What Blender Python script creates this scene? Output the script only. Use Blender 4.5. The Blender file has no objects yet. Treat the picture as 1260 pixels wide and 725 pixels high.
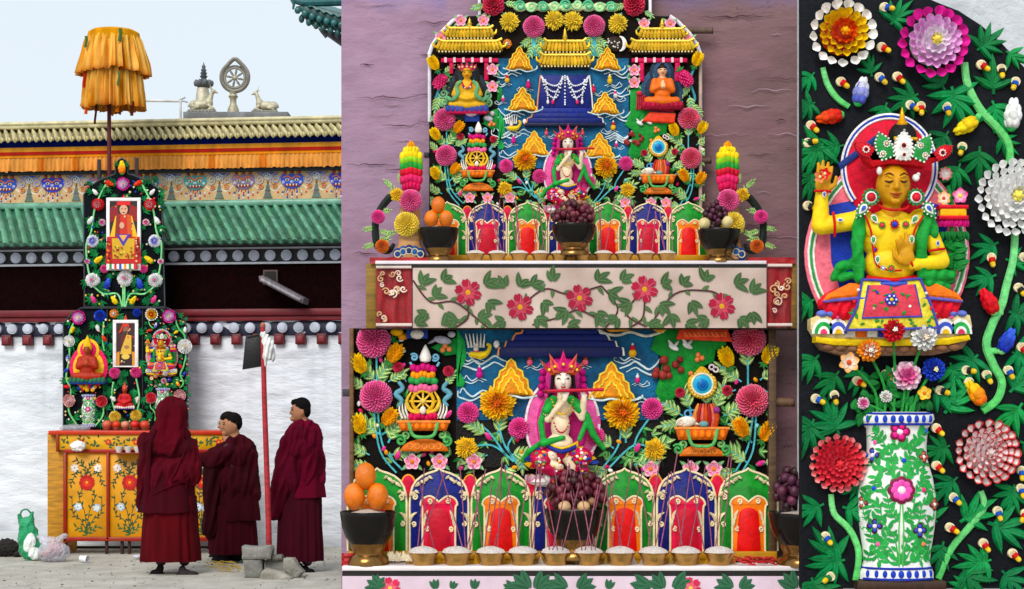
import bpy, bmesh, math, random
import numpy as np
from mathutils import Vector, Matrix, noise
RN = random.Random(11)
pi = math.pi
sin, cos = math.sin, math.cos
F, CAMY, CZ, VH = 2016.0, -16.0, 1.6, 505.0
scene = bpy.context.scene
COL = scene.collection
UVS = {}

def lin(h):
    if isinstance(h, tuple): return h
    h = h.lstrip('#')
    if len(h) == 3: h = ''.join(c * 2 for c in h)
    o = []
    for i in (0, 2, 4):
        c = int(h[i:i + 2], 16) / 255
        o.append(c / 12.92 if c <= .04045 else ((c + .055) / 1.055) ** 2.4)
    l = sum(o) / 3
    return tuple(max(0., min(1., l + (c - l) * 1.13)) for c in o)
def mixc(a, b, t):
    a, b = lin(a), lin(b)
    return tuple(x + (y - x) * t for x, y in zip(a, b))
def jit(c, a=.15):
    k = 1 + RN.uniform(-a, a)
    return tuple(min(1, x * k * (1 + RN.uniform(-a, a) * .3)) for x in lin(c))

class Fr:
    """a plane that stands upright at depth Y; u to the right, v downward, w out of the plane"""
    wz = 0
    def __init__(s, Y, u0=0, v0=0, k=1, mir=1):
        s.Y, s.u0, s.v0, s.k, s.mir = Y, u0, v0, k, mir
        s.sc = F / (Y - CAMY)
    def sub(s, u, v, k, w=0, mir=1):
        q = Fr(s.Y, s.u0 + u * s.k * s.mir, s.v0 + v * s.k, s.k * k, s.mir * mir); q.sc = s.sc; q.Y = s.Y - w * s.k / s.sc
        return q
    def P(s, u, v, w=0):
        return Vector(((s.u0 + u * s.k * s.mir - 630) / s.sc, s.Y - (w - s.wz) * s.k / s.sc, CZ + (VH - s.v0 - v * s.k) / s.sc))
    def L(s, d): return d * s.k / s.sc
    def PA(s, a):
        a = np.asarray(a, float)
        return np.stack([(s.u0 + a[:, 0] * s.k * s.mir - 630) / s.sc, s.Y - (a[:, 2] - s.wz) * s.k / s.sc, CZ + (VH - s.v0 - a[:, 1] * s.k) / s.sc], 1)
class UnitFr:
    def P(s, u, v, w=0): return Vector((u, -w, -v))
    def L(s, d): return d
    def PA(s, a):
        a = np.asarray(a, float)
        return np.stack([a[:, 0], -a[:, 2], -a[:, 1]], 1)
UF = UnitFr()

# ---------------------------------------------------------------- materials
MATS = {}
def nd(nt, t, **kw):
    n = nt.nodes.new(t)
    for k, v in kw.items(): setattr(n, k, v)
    return n
def mat(name, rough=.55, metal=0., var=.18, vscale=9., bump=.25, bscale=60., spec=.4, alpha=1., trans=0., stretch=(1, 1, 1), stain=None, crack=None, sss=0., coat=0., sheen=0.):
    m = bpy.data.materials.new(name); m.use_nodes = True
    nt = m.node_tree; nt.nodes.clear()
    out = nd(nt, 'ShaderNodeOutputMaterial'); b = nd(nt, 'ShaderNodeBsdfPrincipled')
    at = nd(nt, 'ShaderNodeAttribute', attribute_name='Col')
    geo = nd(nt, 'ShaderNodeNewGeometry'); mp = nd(nt, 'ShaderNodeMapping')
    mp.inputs['Scale'].default_value = stretch
    nt.links.new(geo.outputs['Position'], mp.inputs['Vector'])
    n1 = nd(nt, 'ShaderNodeTexNoise'); n1.inputs['Scale'].default_value = vscale; n1.inputs['Detail'].default_value = 5
    nt.links.new(mp.outputs[0], n1.inputs['Vector'])
    mr = nd(nt, 'ShaderNodeMapRange'); mr.inputs['From Min'].default_value = .3; mr.inputs['From Max'].default_value = .7
    mr.inputs['To Min'].default_value = 1 - var; mr.inputs['To Max'].default_value = 1 + var * .6
    nt.links.new(n1.outputs['Fac'], mr.inputs['Value'])
    mul = nd(nt, 'ShaderNodeVectorMath', operation='MULTIPLY')
    nt.links.new(at.outputs['Color'], mul.inputs[0]); nt.links.new(mr.outputs[0], mul.inputs[1])
    colout = mul.outputs[0]
    if stain:
        scol, sscale, lo, hi, amt, sstr = stain
        n3 = nd(nt, 'ShaderNodeTexNoise'); n3.inputs['Scale'].default_value = sscale; n3.inputs['Detail'].default_value = 7; n3.inputs['Roughness'].default_value = .65
        mp3 = nd(nt, 'ShaderNodeMapping'); mp3.inputs['Scale'].default_value = sstr
        nt.links.new(geo.outputs['Position'], mp3.inputs['Vector']); nt.links.new(mp3.outputs[0], n3.inputs['Vector'])
        r3 = nd(nt, 'ShaderNodeMapRange'); r3.inputs['From Min'].default_value = lo; r3.inputs['From Max'].default_value = hi; r3.inputs['To Max'].default_value = amt
        nt.links.new(n3.outputs['Fac'], r3.inputs['Value'])
        mx = nd(nt, 'ShaderNodeMix', data_type='RGBA')
        nt.links.new(r3.outputs[0], mx.inputs['Factor']); nt.links.new(colout, mx.inputs['A']); mx.inputs['B'].default_value = (*lin(scol), 1)
        colout = mx.outputs['Result']
    ck = None
    if crack:
        ccol, cscale, cw, cstr = crack
        n4 = nd(nt, 'ShaderNodeTexNoise'); n4.inputs['Scale'].default_value = cscale; n4.inputs['Detail'].default_value = 6; n4.inputs['Roughness'].default_value = .62; n4.inputs['Distortion'].default_value = .4
        mp4 = nd(nt, 'ShaderNodeMapping'); mp4.inputs['Scale'].default_value = cstr; mp4.inputs['Location'].default_value = (3.3, 1.7, 5.1)
        nt.links.new(geo.outputs['Position'], mp4.inputs['Vector']); nt.links.new(mp4.outputs[0], n4.inputs['Vector'])
        s4 = nd(nt, 'ShaderNodeMath', operation='SUBTRACT'); s4.inputs[1].default_value = .5; nt.links.new(n4.outputs['Fac'], s4.inputs[0])
        a4 = nd(nt, 'ShaderNodeMath', operation='ABSOLUTE'); nt.links.new(s4.outputs[0], a4.inputs[0])
        r4 = nd(nt, 'ShaderNodeMapRange'); r4.inputs['From Min'].default_value = 0; r4.inputs['From Max'].default_value = cw; r4.inputs['To Min'].default_value = 1; r4.inputs['To Max'].default_value = 0
        nt.links.new(a4.outputs[0], r4.inputs['Value'])
        n5 = nd(nt, 'ShaderNodeTexNoise'); n5.inputs['Scale'].default_value = cscale * 1.3; nt.links.new(geo.outputs['Position'], n5.inputs['Vector'])
        r5 = nd(nt, 'ShaderNodeMapRange'); r5.inputs['From Min'].default_value = .5; r5.inputs['From Max'].default_value = .6; r5.inputs['To Max'].default_value = .75; nt.links.new(n5.outputs['Fac'], r5.inputs['Value'])
        ck = nd(nt, 'ShaderNodeMath', operation='MULTIPLY'); nt.links.new(r4.outputs[0], ck.inputs[0]); nt.links.new(r5.outputs[0], ck.inputs[1])
        mx4 = nd(nt, 'ShaderNodeMix', data_type='RGBA'); nt.links.new(ck.outputs[0], mx4.inputs['Factor']); nt.links.new(colout, mx4.inputs['A']); mx4.inputs['B'].default_value = (*lin(ccol), 1); colout = mx4.outputs['Result']
    nt.links.new(colout, b.inputs['Base Color'])
    n2 = nd(nt, 'ShaderNodeTexNoise'); n2.inputs['Scale'].default_value = bscale; n2.inputs['Detail'].default_value = 6; n2.inputs['Roughness'].default_value = .6
    nt.links.new(mp.outputs[0], n2.inputs['Vector'])
    bp = nd(nt, 'ShaderNodeBump'); bp.inputs['Strength'].default_value = bump; bp.inputs['Distance'].default_value = .02
    nt.links.new(n2.outputs['Fac'], bp.inputs['Height']); nt.links.new(bp.outputs[0], b.inputs['Normal'])
    r2 = nd(nt, 'ShaderNodeMapRange'); r2.inputs['To Min'].default_value = max(.05, rough - .12); r2.inputs['To Max'].default_value = min(1, rough + .15)
    nt.links.new(n1.outputs['Fac'], r2.inputs['Value']); nt.links.new(r2.outputs[0], b.inputs['Roughness'])
    b.inputs['Metallic'].default_value = metal
    b.inputs['Specular IOR Level'].default_value = spec
    b.inputs['Alpha'].default_value = alpha
    b.inputs['Transmission Weight'].default_value = trans
    b.inputs['Coat Weight'].default_value = coat
    b.inputs['Sheen Weight'].default_value = sheen
    if sss:
        b.inputs['Subsurface Weight'].default_value = sss; b.inputs['Subsurface Radius'].default_value = (.03, .02, .012); b.inputs['Subsurface Scale'].default_value = 1
    nt.links.new(b.outputs[0], out.inputs[0])
    MATS[name] = m
    return m
mat('butter', .55, var=.28, vscale=20, bump=.6, bscale=38, spec=.22)
mat('butter_smooth', .5, var=.2, vscale=12, bump=.32, bscale=26, spec=.28)
mat('blackboard', .9, var=.35, vscale=30, bump=.8, bscale=90, spec=.15)
mat('paint', .5, var=.22, vscale=10, bump=.2, bscale=40)
mat('cabinet', .42, var=.2, vscale=6, bump=.12, bscale=30, stain=('#7a5a18', 3, .55, .8, .5, (1, 1, .4)))
mat('cloth', .92, var=.3, vscale=5, bump=.3, bscale=60, spec=.1, stretch=(1.6, 1.6, .5))
mat('silk', .5, var=.25, vscale=5, bump=.25, bscale=60, spec=.4, sheen=.2)
mat('print_cloth', .8, var=.12, vscale=5, bump=.2, bscale=20, spec=.2, stretch=(1, 1, .5))
mat('whitewash', .95, var=.10, vscale=2.2, bump=.9, bscale=7, spec=.1, stretch=(1, 1, 3.2), stain=('#aab4c0', 1.6, .5, .8, .45, (1, 1, 4)), crack=('#8a94a0', .7, .003, (.35, 1, 5)))
mat('plaster', .92, var=.16, vscale=2.0, bump=.75, bscale=6, spec=.12, stretch=(1, 1, 2.2), stain=('#8a6070', 1.5, .45, .75, .45, (1, 1, 1.2)), crack=('#4a3038', 1.1, .005, (.55, 1, 3.0)))
mat('rough_white', .95, var=.12, vscale=5, bump=1.0, bscale=14, spec=.1, stain=('#9aa0a6', 3, .5, .8, .5, (1, 1, 1)))
mat('twig', 1., var=.6, vscale=26, bump=1., bscale=70, spec=.05, stretch=(1.4, 1, .8))
mat('glaze', .3, var=.35, vscale=7, bump=.2, bscale=25, spec=.5, stain=('#2f5a4b', 5, .5, .75, .6, (1, 1, 1)))
mat('gold_tile', .5, var=.3, vscale=9, bump=.3, bscale=40, spec=.4, stain=('#7c6a3c', 6, .5, .8, .6, (1, 1, 1)))
mat('gold', .32, metal=.55, var=.25, vscale=16, bump=.2, bscale=50)
mat('bronze', .5, metal=.35, var=.3, vscale=14, bump=.3, bscale=50)
mat('brass', .2, metal=.9, var=.3, vscale=12, bump=.08, bscale=30)
mat('lacquer', .22, var=.1, vscale=8, bump=.05, bscale=20, spec=.2, coat=.03)
mat('fruit', .3, var=.35, vscale=9, bump=.35, bscale=110, spec=.45)
mat('wood', .6, var=.4, vscale=6, bump=.35, bscale=30, stretch=(1, 1, 6))
mat('wood_side', .6, var=.4, vscale=6, bump=.35, bscale=30, stretch=(6, 1, 1))
mat('skin', .5, var=.12, vscale=14, bump=.1, bscale=60)
mat('concrete', .95, var=.2, vscale=3.2, bump=.6, bscale=26, spec=.12, stain=('#77756c', 1.4, .48, .75, .6, (1, .5, 1)), crack=('#5c5a54', .8, .004, (1, .6, 1)))
mat('stone', .95, var=.3, vscale=8, bump=.9, bscale=22, spec=.15, stain=('#6b665c', 5, .5, .75, .6, (1, 1, 1)))
mat('plastic_film', .15, var=.1, vscale=8, bump=.5, bscale=25, spec=.6, alpha=.45)
mat('photo_print', .25, var=.08, vscale=6, bump=.02, bscale=10, spec=.5)
mat('grain', .9, var=.2, vscale=60, bump=1., bscale=160, spec=.2)

# ---------------------------------------------------------------- mesh builder
def cat(pts, n):
    if n <= 1: return [Vector(p) for p in pts]
    P = [Vector(p) for p in pts]; out = []
    for i in range(len(P) - 1):
        a = P[max(i - 1, 0)]; b = P[i]; c = P[i + 1]; d = P[min(i + 2, len(P) - 1)]
        for j in range(n):
            t = j / n
            out.append(.5 * ((2 * b) + (c - a) * t + (2 * a - 5 * b + 4 * c - d) * t * t + (3 * b - a - 3 * c + d) * t ** 3))
    out.append(P[-1]); return out
def p3(p): return (p[0], p[1], p[2] if len(p) > 2 else 0)
def offset(pts, d):
    n = len(pts)
    A = sum(pts[i][0] * pts[(i + 1) % n][1] - pts[(i + 1) % n][0] * pts[i][1] for i in range(n))
    sg = 1 if A > 0 else -1
    out = []
    for i in range(n):
        p0, p1, p2 = pts[i - 1], pts[i], pts[(i + 1) % n]
        e1 = Vector((p1[0] - p0[0], p1[1] - p0[1])); e2 = Vector((p2[0] - p1[0], p2[1] - p1[1]))
        if e1.length < 1e-9 or e2.length < 1e-9: out.append(p1); continue
        e1.normalize(); e2.normalize()
        nn = Vector((-(e1.y + e2.y), e1.x + e2.x))
        if nn.length < 1e-6: out.append(p1); continue
        nn.normalize()
        c = max(.5, nn.dot(Vector((-e1.y, e1.x))))
        nn *= sg * d / c
        out.append((p1[0] + nn.x, p1[1] + nn.y))
    return out

class MB:
    def __init__(s, fr=UF): s.fr = fr; s.v = []; s.f = []; s.c = []
    def add(s, vs, fs, col):
        o = len(s.v); s.v += [tuple(p) for p in vs]; s.f += [tuple(i + o for i in f) for f in fs]
        if isinstance(col, list): s.c += [lin(c) for c in col]
        else: s.c += [lin(col)] * len(vs)
    def grid(s, fn, nu, nv, col, wrap=False):
        """fn(i,j) -> point; nu columns, nv rows; col colour or fn(i,j)"""
        vs = [fn(i, j) for j in range(nv) for i in range(nu)]
        cs = [col(i, j) for j in range(nv) for i in range(nu)] if callable(col) else col
        fs = []
        for j in range(nv - 1):
            for i in range(nu if wrap else nu - 1):
                k = (i + 1) % nu
                fs.append((j * nu + i, j * nu + k, (j + 1) * nu + k, (j + 1) * nu + i))
        s.add(vs, fs, cs)
    def ell(s, c, r, col, n=12, m=8, a=0, half=False, col2=None):
        c = p3(c)
        if not hasattr(r, '__len__'): r = (r, r, r)
        vs, fs, cs = [], [], []
        ca, sa = cos(a), sin(a)
        for j in range(m + 1):
            ph = pi * j / m
            for i in range(n):
                th = 2 * pi * i / n
                x, y, z = r[0] * sin(ph) * cos(th), -r[1] * cos(ph), r[2] * sin(ph) * sin(th)
                if half and z < 0: z *= .1
                vs.append((c[0] + x * ca - y * sa, c[1] + x * sa + y * ca, c[2] + z))
                cs.append(mixc(col, col2, j / m) if col2 else lin(col))
        for j in range(m):
            for i in range(n):
                k = (i + 1) % n
                fs.append((j * n + i, j * n + k, (j + 1) * n + k, (j + 1) * n + i))
        s.add(vs, fs, cs)
    def tube(s, pts, r, col, n=7, sm=1, flat=1., col2=None, cap=True):
        P = cat([p3(p) for p in pts], sm); N = len(P)
        rs = r if hasattr(r, '__len__') else [r] * 2
        def rad(t):
            x = t * (len(rs) - 1); i = min(int(x), len(rs) - 2); return rs[i] + (rs[i + 1] - rs[i]) * (x - i)
        up = Vector((0, 0, 1)); vs, cs, fs = [], [], []
        for i in range(N):
            d = P[min(i + 1, N - 1)] - P[max(i - 1, 0)]
            if d.length < 1e-9: d = Vector((0, 1, 0))
            d.normalize()
            a = d.cross(up)
            if a.length < .05: a = d.cross(Vector((1, 0, 0)))
            a.normalize(); b = a.cross(d).normalized()
            rr = rad(i / max(1, N - 1))
            for j in range(n):
                th = 2 * pi * j / n
                q = P[i] + a * rr * cos(th) + b * rr * flat * sin(th)
                vs.append(q); cs.append(mixc(col, col2, i / max(1, N - 1)) if col2 else lin(col))
        for i in range(N - 1):
            for j in range(n):
                k = (j + 1) % n
                fs.append((i * n + j, i * n + k, (i + 1) * n + k, (i + 1) * n + j))
        if cap: fs += [tuple(range(n)), tuple((N - 1) * n + j for j in range(n))]
        s.add(vs, fs, cs)
    def poly(s, pts, w0, w1, col, bev=0., side=None, back=True):
        n = len(pts); top = pts; vs = [(p[0], p[1], w0) for p in pts]; fs = []
        if bev:
            vs += [(p[0], p[1], w1 - bev * .8) for p in pts]; top = offset(pts, bev)
            vs += [(p[0], p[1], w1) for p in top]; L = 3
        else:
            vs += [(p[0], p[1], w1) for p in pts]; L = 2
        for l in range(L - 1):
            for i in range(n):
                k = (i + 1) % n
                fs.append((l * n + i, l * n + k, (l + 1) * n + k, (l + 1) * n + i))
        fs.append(tuple((L - 1) * n + i for i in range(n)))
        if back: fs.append(tuple(range(n)))
        s.add(vs, fs, col)
    def box(s, u0, v0, u1, v1, w0, w1, col, bev=0.):
        s.poly([(u0, v0), (u1, v0), (u1, v1), (u0, v1)], w0, w1, col, bev)
    def ring(s, c, r, tr, col, n=28, m=6, rv=None, a0=0, a1=2 * pi):
        c = p3(c); rv = rv or r
        full = abs(a1 - a0 - 2 * pi) < 1e-6
        N = n if full else n + 1
        s.grid(lambda i, j: (c[0] + (r + tr * cos(2 * pi * j / m)) * cos(a0 + (a1 - a0) * i / n), c[1] + (rv + tr * cos(2 * pi * j / m)) * sin(a0 + (a1 - a0) * i / n), c[2] + tr * sin(2 * pi * j / m)), N, m + 1, col, wrap=full)
    def lathe(s, cu, wc, prof, col, n=24, kw=1., cols=None, fold=None):
        """prof: (radius, v) pairs about a vertical axis"""
        def fn(i, j):
            th = 2 * pi * i / n; r, v = prof[j]
            if fold: r, v = fold(r, v, th, j)
            return (cu + r * cos(th), v, wc + r * kw * sin(th))
        s.grid(fn, n, len(prof), (lambda i, j: cols[j]) if cols else col, wrap=True)
    def spiral(s, c, r, turns, tr, col, a0=0, dr=1, n=18, tail=None):
        c = p3(c); pts = []
        for i in range(n + 1):
            t = i / n; a = a0 + dr * 2 * pi * turns * t
            pts.append((c[0] + r * (.15 + .85 * t) * cos(a), c[1] + r * (.15 + .85 * t) * sin(a), c[2]))
        if tail: pts.append(tail)
        s.tube(pts, [tr * .8, tr, tr * .7], col, n=6)
    def petal(s, b, d, nrm, L, W, cup, curl, c0, c1, rows=4, cols=4, rnd=.75, ce=None):
        b, d, nrm = Vector(b), Vector(d).normalized(), Vector(nrm)
        sd = d.cross(nrm).normalized(); nrm = sd.cross(d).normalized()
        def fn(i, j):
            t = j / rows; x = -1 + 2 * i / cols
            wp = max(.0, sin(pi * min(1, (.07 + .90 * t)) ** rnd)) ** .55
            return b + d * L * t + sd * W * .5 * x * wp + nrm * (curl * L * t * t + cup * W * (x * x * wp * .6 + .0))
        def cf(i, j):
            t = j / rows; x = abs(-1 + 2 * i / cols)
            c = mixc(c0, c1, t)
            if ce and (x > (.85 if rows < 5 else .7) or j >= rows - (rows > 4)): c = mixc(c, ce, .6 if rows < 5 else .95)
            return c
        s.grid(fn, cols + 1, rows + 1, cf)
    def lance(s, b, ang, L, W, h, col, bend=0., rows=5, col2=None):
        """pointed puffed leaflet lying on the plane with a raised midrib"""
        b = p3(b); col2 = col2 or mixc(col, '#000000', .35)
        vs, cs, fs = [], [], []
        for j in range(rows + 1):
            t = j / rows; a = ang + bend * t
            x = b[0] + L * t * cos(ang + bend * t * .5); y = b[1] + L * t * sin(ang + bend * t * .5)
            w = W * .5 * (sin(pi * min(1., .12 + .88 * t) ** .8) ** .8)
            nx, ny = -sin(a), cos(a); z = b[2] + h * (.4 + sin(pi * t) * .6)
            for k, (o, zz, cc) in enumerate(((-1, b[2], col2), (-.5, z * .75 + b[2] * .25, col), (0, z * .8 + b[2] * .2, col2), (.5, z, col), (1, b[2], col2))):
                vs.append((x + nx * w * o, y + ny * w * o, zz)); cs.append(lin(cc))
        for j in range(rows):
            for k in range(4):
                fs.append((j * 5 + k, j * 5 + k + 1, (j + 1) * 5 + k + 1, (j + 1) * 5 + k))
        s.add(vs, fs, cs)
    def build(s, name, m='butter', parent=None, label=None, category=None, group=None, kind=None, smooth=True, ang=40, clipv=None, loc=None):
        W = s.fr.PA(s.v)
        me = bpy.data.meshes.new(name)
        if parent is not None: o0 = WLOC[parent.name]
        elif loc is not None: o0 = np.array(loc)
        else: o0 = np.array([(W[:, 0].min() + W[:, 0].max()) / 2, (W[:, 1].min() + W[:, 1].max()) / 2, W[:, 2].min()])
        if s.fr is UF and parent is None and loc is None: o0 = np.zeros(3)
        me.from_pydata((W - o0).tolist(), [], s.f)
        at = me.color_attributes.new('Col', 'FLOAT_COLOR', 'POINT')
        ca = np.ones((len(s.c), 4), np.float32); ca[:, :3] = np.array(s.c, np.float32)
        at.data.foreach_set('color', ca.ravel())
        bm = bmesh.new(); bm.from_mesh(me)
        if clipv is not None:
            z = s.fr.P(0, clipv, 0).z - o0[2]
            g = bm.verts[:] + bm.edges[:] + bm.faces[:]
            bmesh.ops.bisect_plane(bm, geom=g, plane_co=(0, 0, z), plane_no=(0, 0, 1), clear_outer=True)
        bmesh.ops.recalc_face_normals(bm, faces=bm.faces[:])
        bm.to_mesh(me); bm.free()
        if smooth:
            me.shade_smooth(); me.set_sharp_from_angle(angle=math.radians(ang))
        me.materials.append(MATS[m])
        o = bpy.data.objects.new(name, me); COL.objects.link(o)
        if parent is not None: o.parent = parent
        else: o.location = o0.tolist()
        WLOC[o.name] = o0
        tag(o, label, category, group, kind)
        return o
WLOC = {}
def tag(o, label=None, category=None, group=None, kind=None):
    if label: o['label'] = label
    if category: o['category'] = category
    if group: o['group'] = group
    if kind: o['kind'] = kind
    return o
def thing(name, label, category, loc, group=None):
    o = bpy.data.objects.new(name, None); COL.objects.link(o); o.empty_display_size = .05
    o.location = loc; WLOC[o.name] = np.array(loc)
    return tag(o, label, category, group)
def reuse(proto, parent, name=None):
    """copy a built mesh child onto another thing that has the same local layout"""
    c = proto.copy(); COL.objects.link(c); c.parent = parent
    return c

# ---------------------------------------------------------------- blobs: soft continuous bodies
def blob(fr, prims, vox, name, m='butter', parent=None, smooth=4, fold=None, sharp=None, **kw):
    """prims: ('c',p0,r0,p1,r1,col) tapered capsule, ('e',c,(rx,ry,rz),col[,angle]) ellipsoid, ('x', MB) extra closed mesh"""
    b = MB(UF)
    loc = []
    for p in prims:
        if p[0] == 'c':
            _, a, ra, c, rc, col = p; a, c = Vector(p3(a)), Vector(p3(c))
            d = c - a; n = 6; pts = [a - d.normalized() * ra * .95 if d.length > 1e-6 else a] ; rs = [ra * .3]
            dn = d.normalized() if d.length > 1e-6 else Vector((0, 1, 0))
            for q, rr, sg in ((a, ra, -1), (c, rc, 1)):
                angs = (-75, -50, -25, 0) if sg < 0 else (0, 25, 50, 75)
                for g in angs:
                    pts_ = q + dn * rr * sin(math.radians(g)); pts.append(pts_); rs.append(rr * cos(math.radians(g)))
            pts = pts[1:]; rs = rs[1:]
            vs, fs = [], []
            up = Vector((0, 0, 1)); ax = dn.cross(up)
            if ax.length < .05: ax = dn.cross(Vector((1, 0, 0)))
            ax.normalize(); bx = ax.cross(dn).normalized(); N = 14
            for q, rr in zip(pts, rs):
                for j in range(N): vs.append(q + ax * rr * cos(2 * pi * j / N) + bx * rr * sin(2 * pi * j / N))
            for i in range(len(pts) - 1):
                for j in range(N):
                    k = (j + 1) % N; fs.append((i * N + j, i * N + k, (i + 1) * N + k, (i + 1) * N + j))
            fs += [tuple(range(N))[::-1], tuple((len(pts) - 1) * N + j for j in range(N))]
            b.add(vs, fs, col)
        elif p[0] == 'e':
            b.ell(p[1], p[2], p[3], n=18, m=12, a=p[4] if len(p) > 4 else 0)
    me = bpy.data.meshes.new('tmp'); me.from_pydata([tuple(v) for v in b.v], [], b.f)
    bm = bmesh.new(); bm.from_mesh(me); bmesh.ops.recalc_face_normals(bm, faces=bm.faces[:]); bm.to_mesh(me); bm.free()
    o = bpy.data.objects.new('tmp', me); COL.objects.link(o)
    md = o.modifiers.new('r', 'REMESH'); md.mode = 'VOXEL'; md.voxel_size = vox
    ms = o.modifiers.new('s', 'SMOOTH'); ms.iterations = smooth; ms.factor = .5
    ev = o.evaluated_get(bpy.context.evaluated_depsgraph_get()); em = ev.to_mesh()
    n = len(em.vertices); V = np.empty(n * 3); em.vertices.foreach_get('co', V); V = V.reshape(-1, 3)
    NV = np.empty(n * 3); em.vertices.foreach_get('normal', NV); NV = NV.reshape(-1, 3)
    faces = [tuple(p.vertices) for p in em.polygons]
    ev.to_mesh_clear(); bpy.data.objects.remove(o); bpy.data.meshes.remove(me)
    # UF maps (u,v,w)->(u,-w,-v) only when built; here coordinates are still local
    best = np.full(n, 1e9); C = np.zeros((n, 3))
    for p in prims:
        if p[0] == 'c':
            a, c = np.array(p3(p[1]), float), np.array(p3(p[3]), float); ab = c - a
            t = np.clip(((V - a) @ ab) / max(1e-9, ab @ ab), 0, 1)
            d = np.linalg.norm(V - a - t[:, None] * ab, axis=1) - (p[2] + (p[4] - p[2]) * t); col = p[5]
        else:
            c = np.array(p3(p[1]), float); r = np.array(p[2] if hasattr(p[2], '__len__') else (p[2],) * 3, float)
            q = V - c; ang = p[4] if len(p) > 4 else 0
            if ang:
                ca, sa = cos(-ang), sin(-ang); q = np.stack([q[:, 0] * ca - q[:, 1] * sa, q[:, 0] * sa + q[:, 1] * ca, q[:, 2]], 1)
            d = (np.linalg.norm(q / r, axis=1) - 1) * r.min(); col = p[3]
        k = d < best; best[k] = d[k]; C[k] = lin(col)
    if fold:
        for i in range(n):
            V[i] += NV[i] * fold(*V[i])
    mb = MB(fr); mb.v = [tuple(x) for x in V]; mb.f = faces; mb.c = [tuple(x) for x in C]
    return mb.build(name, m, parent, ang=180, **kw)
def nz(x, y, z): return noise.noise(Vector((x, y, z)))
# ---------------------------------------------------------------- flowers (unit radius, shared meshes)
GREEN, DGREEN, LGREEN = '#1f8a3c', '#0c5a2c', '#6fc36a'
KIT = {}
def fl_cup(rings, cen):
    """dahlia made from rings of scooped petals; returns list of (part name, MB, label)"""
    out = []
    for pn, rs in rings:
        b = MB()
        for (r, n, L, W, lift, ca, cb, ce) in rs:
            for i in range(n):
                a = 2 * pi * (i + RN.uniform(-.12, .12)) / n + r * 9
                d = Vector((cos(a), sin(a), lift + RN.uniform(-.08, .08)))
                b.petal((cos(a) * (r - L * .5), sin(a) * (r - L * .5), .12 + .5 * (1 - r) + RN.uniform(-.02, .02)), d, (-cos(a) * lift * .8, -sin(a) * lift * .8, 1), L * RN.uniform(.92, 1.06), W * RN.uniform(.86, .96), .62, .2, jit(ca, .08), jit(cb, .06), ce=ce, cols=8, rows=7, rnd=1.75)
        out.append((pn, b))
    c = MB(); c.ell((0, 0, .66), (.09, .09, .12), cen)
    for i in range(6):
        a = i * 1.05; c.ell((.1 * cos(a), .1 * sin(a), .62), .05, jit(cen))
    out.append(('center', c))
    base = MB(); base.ell((0, 0, .1), (.62, .62, .36), mixc(rings[-1][1][0][5], '#000000', .35)); out.append(('calyx', base))
    return out
def fl_pom(c0, c1, ce=None, n=130, L=.34, W=.2, top=None, cen=None, ragged=0.):
    b = MB(); g = pi * (3 - 5 ** .5)
    for i in range(n):
        f = (i + .5) / n; ph = math.radians(4 + 92 * f ** .62); th = i * g
        nr = Vector((sin(ph) * cos(th), sin(ph) * sin(th), cos(ph)))
        tg = Vector((cos(ph) * cos(th), cos(ph) * sin(th), -sin(ph)))
        base = Vector((nr.x * (1 - L * .9), nr.y * (1 - L * .9), nr.z * (.74 - L * .55)))
        d = nr * .9 + tg * (.55 + .3 * f) + Vector((RN.uniform(-1, 1), RN.uniform(-1, 1), RN.uniform(-1, 1))) * ragged
        k = (.62 + .38 * f) * RN.uniform(1 - .1 - ragged * .4, 1.06 + ragged * .3)
        q = max(0., min(1., (f - .1) / .22)); ca = c0 if top is None else mixc(top, c0, q)
        b.petal(base, d, nr - tg * .7, L * k, W * k, .6, .2, mixc(ca, '#000000', .08 if min(lin(c0)) > .5 else .2), jit(c1 if top is None else mixc(top, c1, q), .12), ce=ce, rows=3, cols=4)
    parts = [('petals', b)]
    k = MB(); k.ell((0, 0, .1), (.62, .62, .4), mixc(c0, '#000000', .5))
    parts.append(('calyx', k))
    if cen:
        c = MB()
        for i in range(9):
            a = i * 2.4; c.ell((.05 * i ** .5 * cos(a) * 1.3, .05 * i ** .5 * sin(a) * 1.3, .72), .07, jit(cen, .2))
        parts.append(('center', c))
    return parts
def fl_simple(c0, c1, cen, n=5, leaves=True, ce=None):
    b = MB()
    for i in range(n):
        a = 2 * pi * i / n - pi / 2
        b.petal((cos(a) * .15, sin(a) * .15, .12), (cos(a), sin(a), .25), (0, 0, 1), .85, .95 * 5 / n ** .97, .25, -.05, c0, c1, ce=ce, rows=5, cols=6)
    c = MB(); c.ell((0, 0, .25), (.24, .24, .2), cen)
    out = [('petals', b), ('center', c)]
    if leaves:
        l = MB()
        for a in (-2.5, -.65, .7, 2.45): l.lance((.5 * cos(a), .5 * sin(a), 0), a, 1.1, .5, .15, '#4f9a55', col2='#a8cfa0')
        out.append(('leaf', l))
    return out
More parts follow.
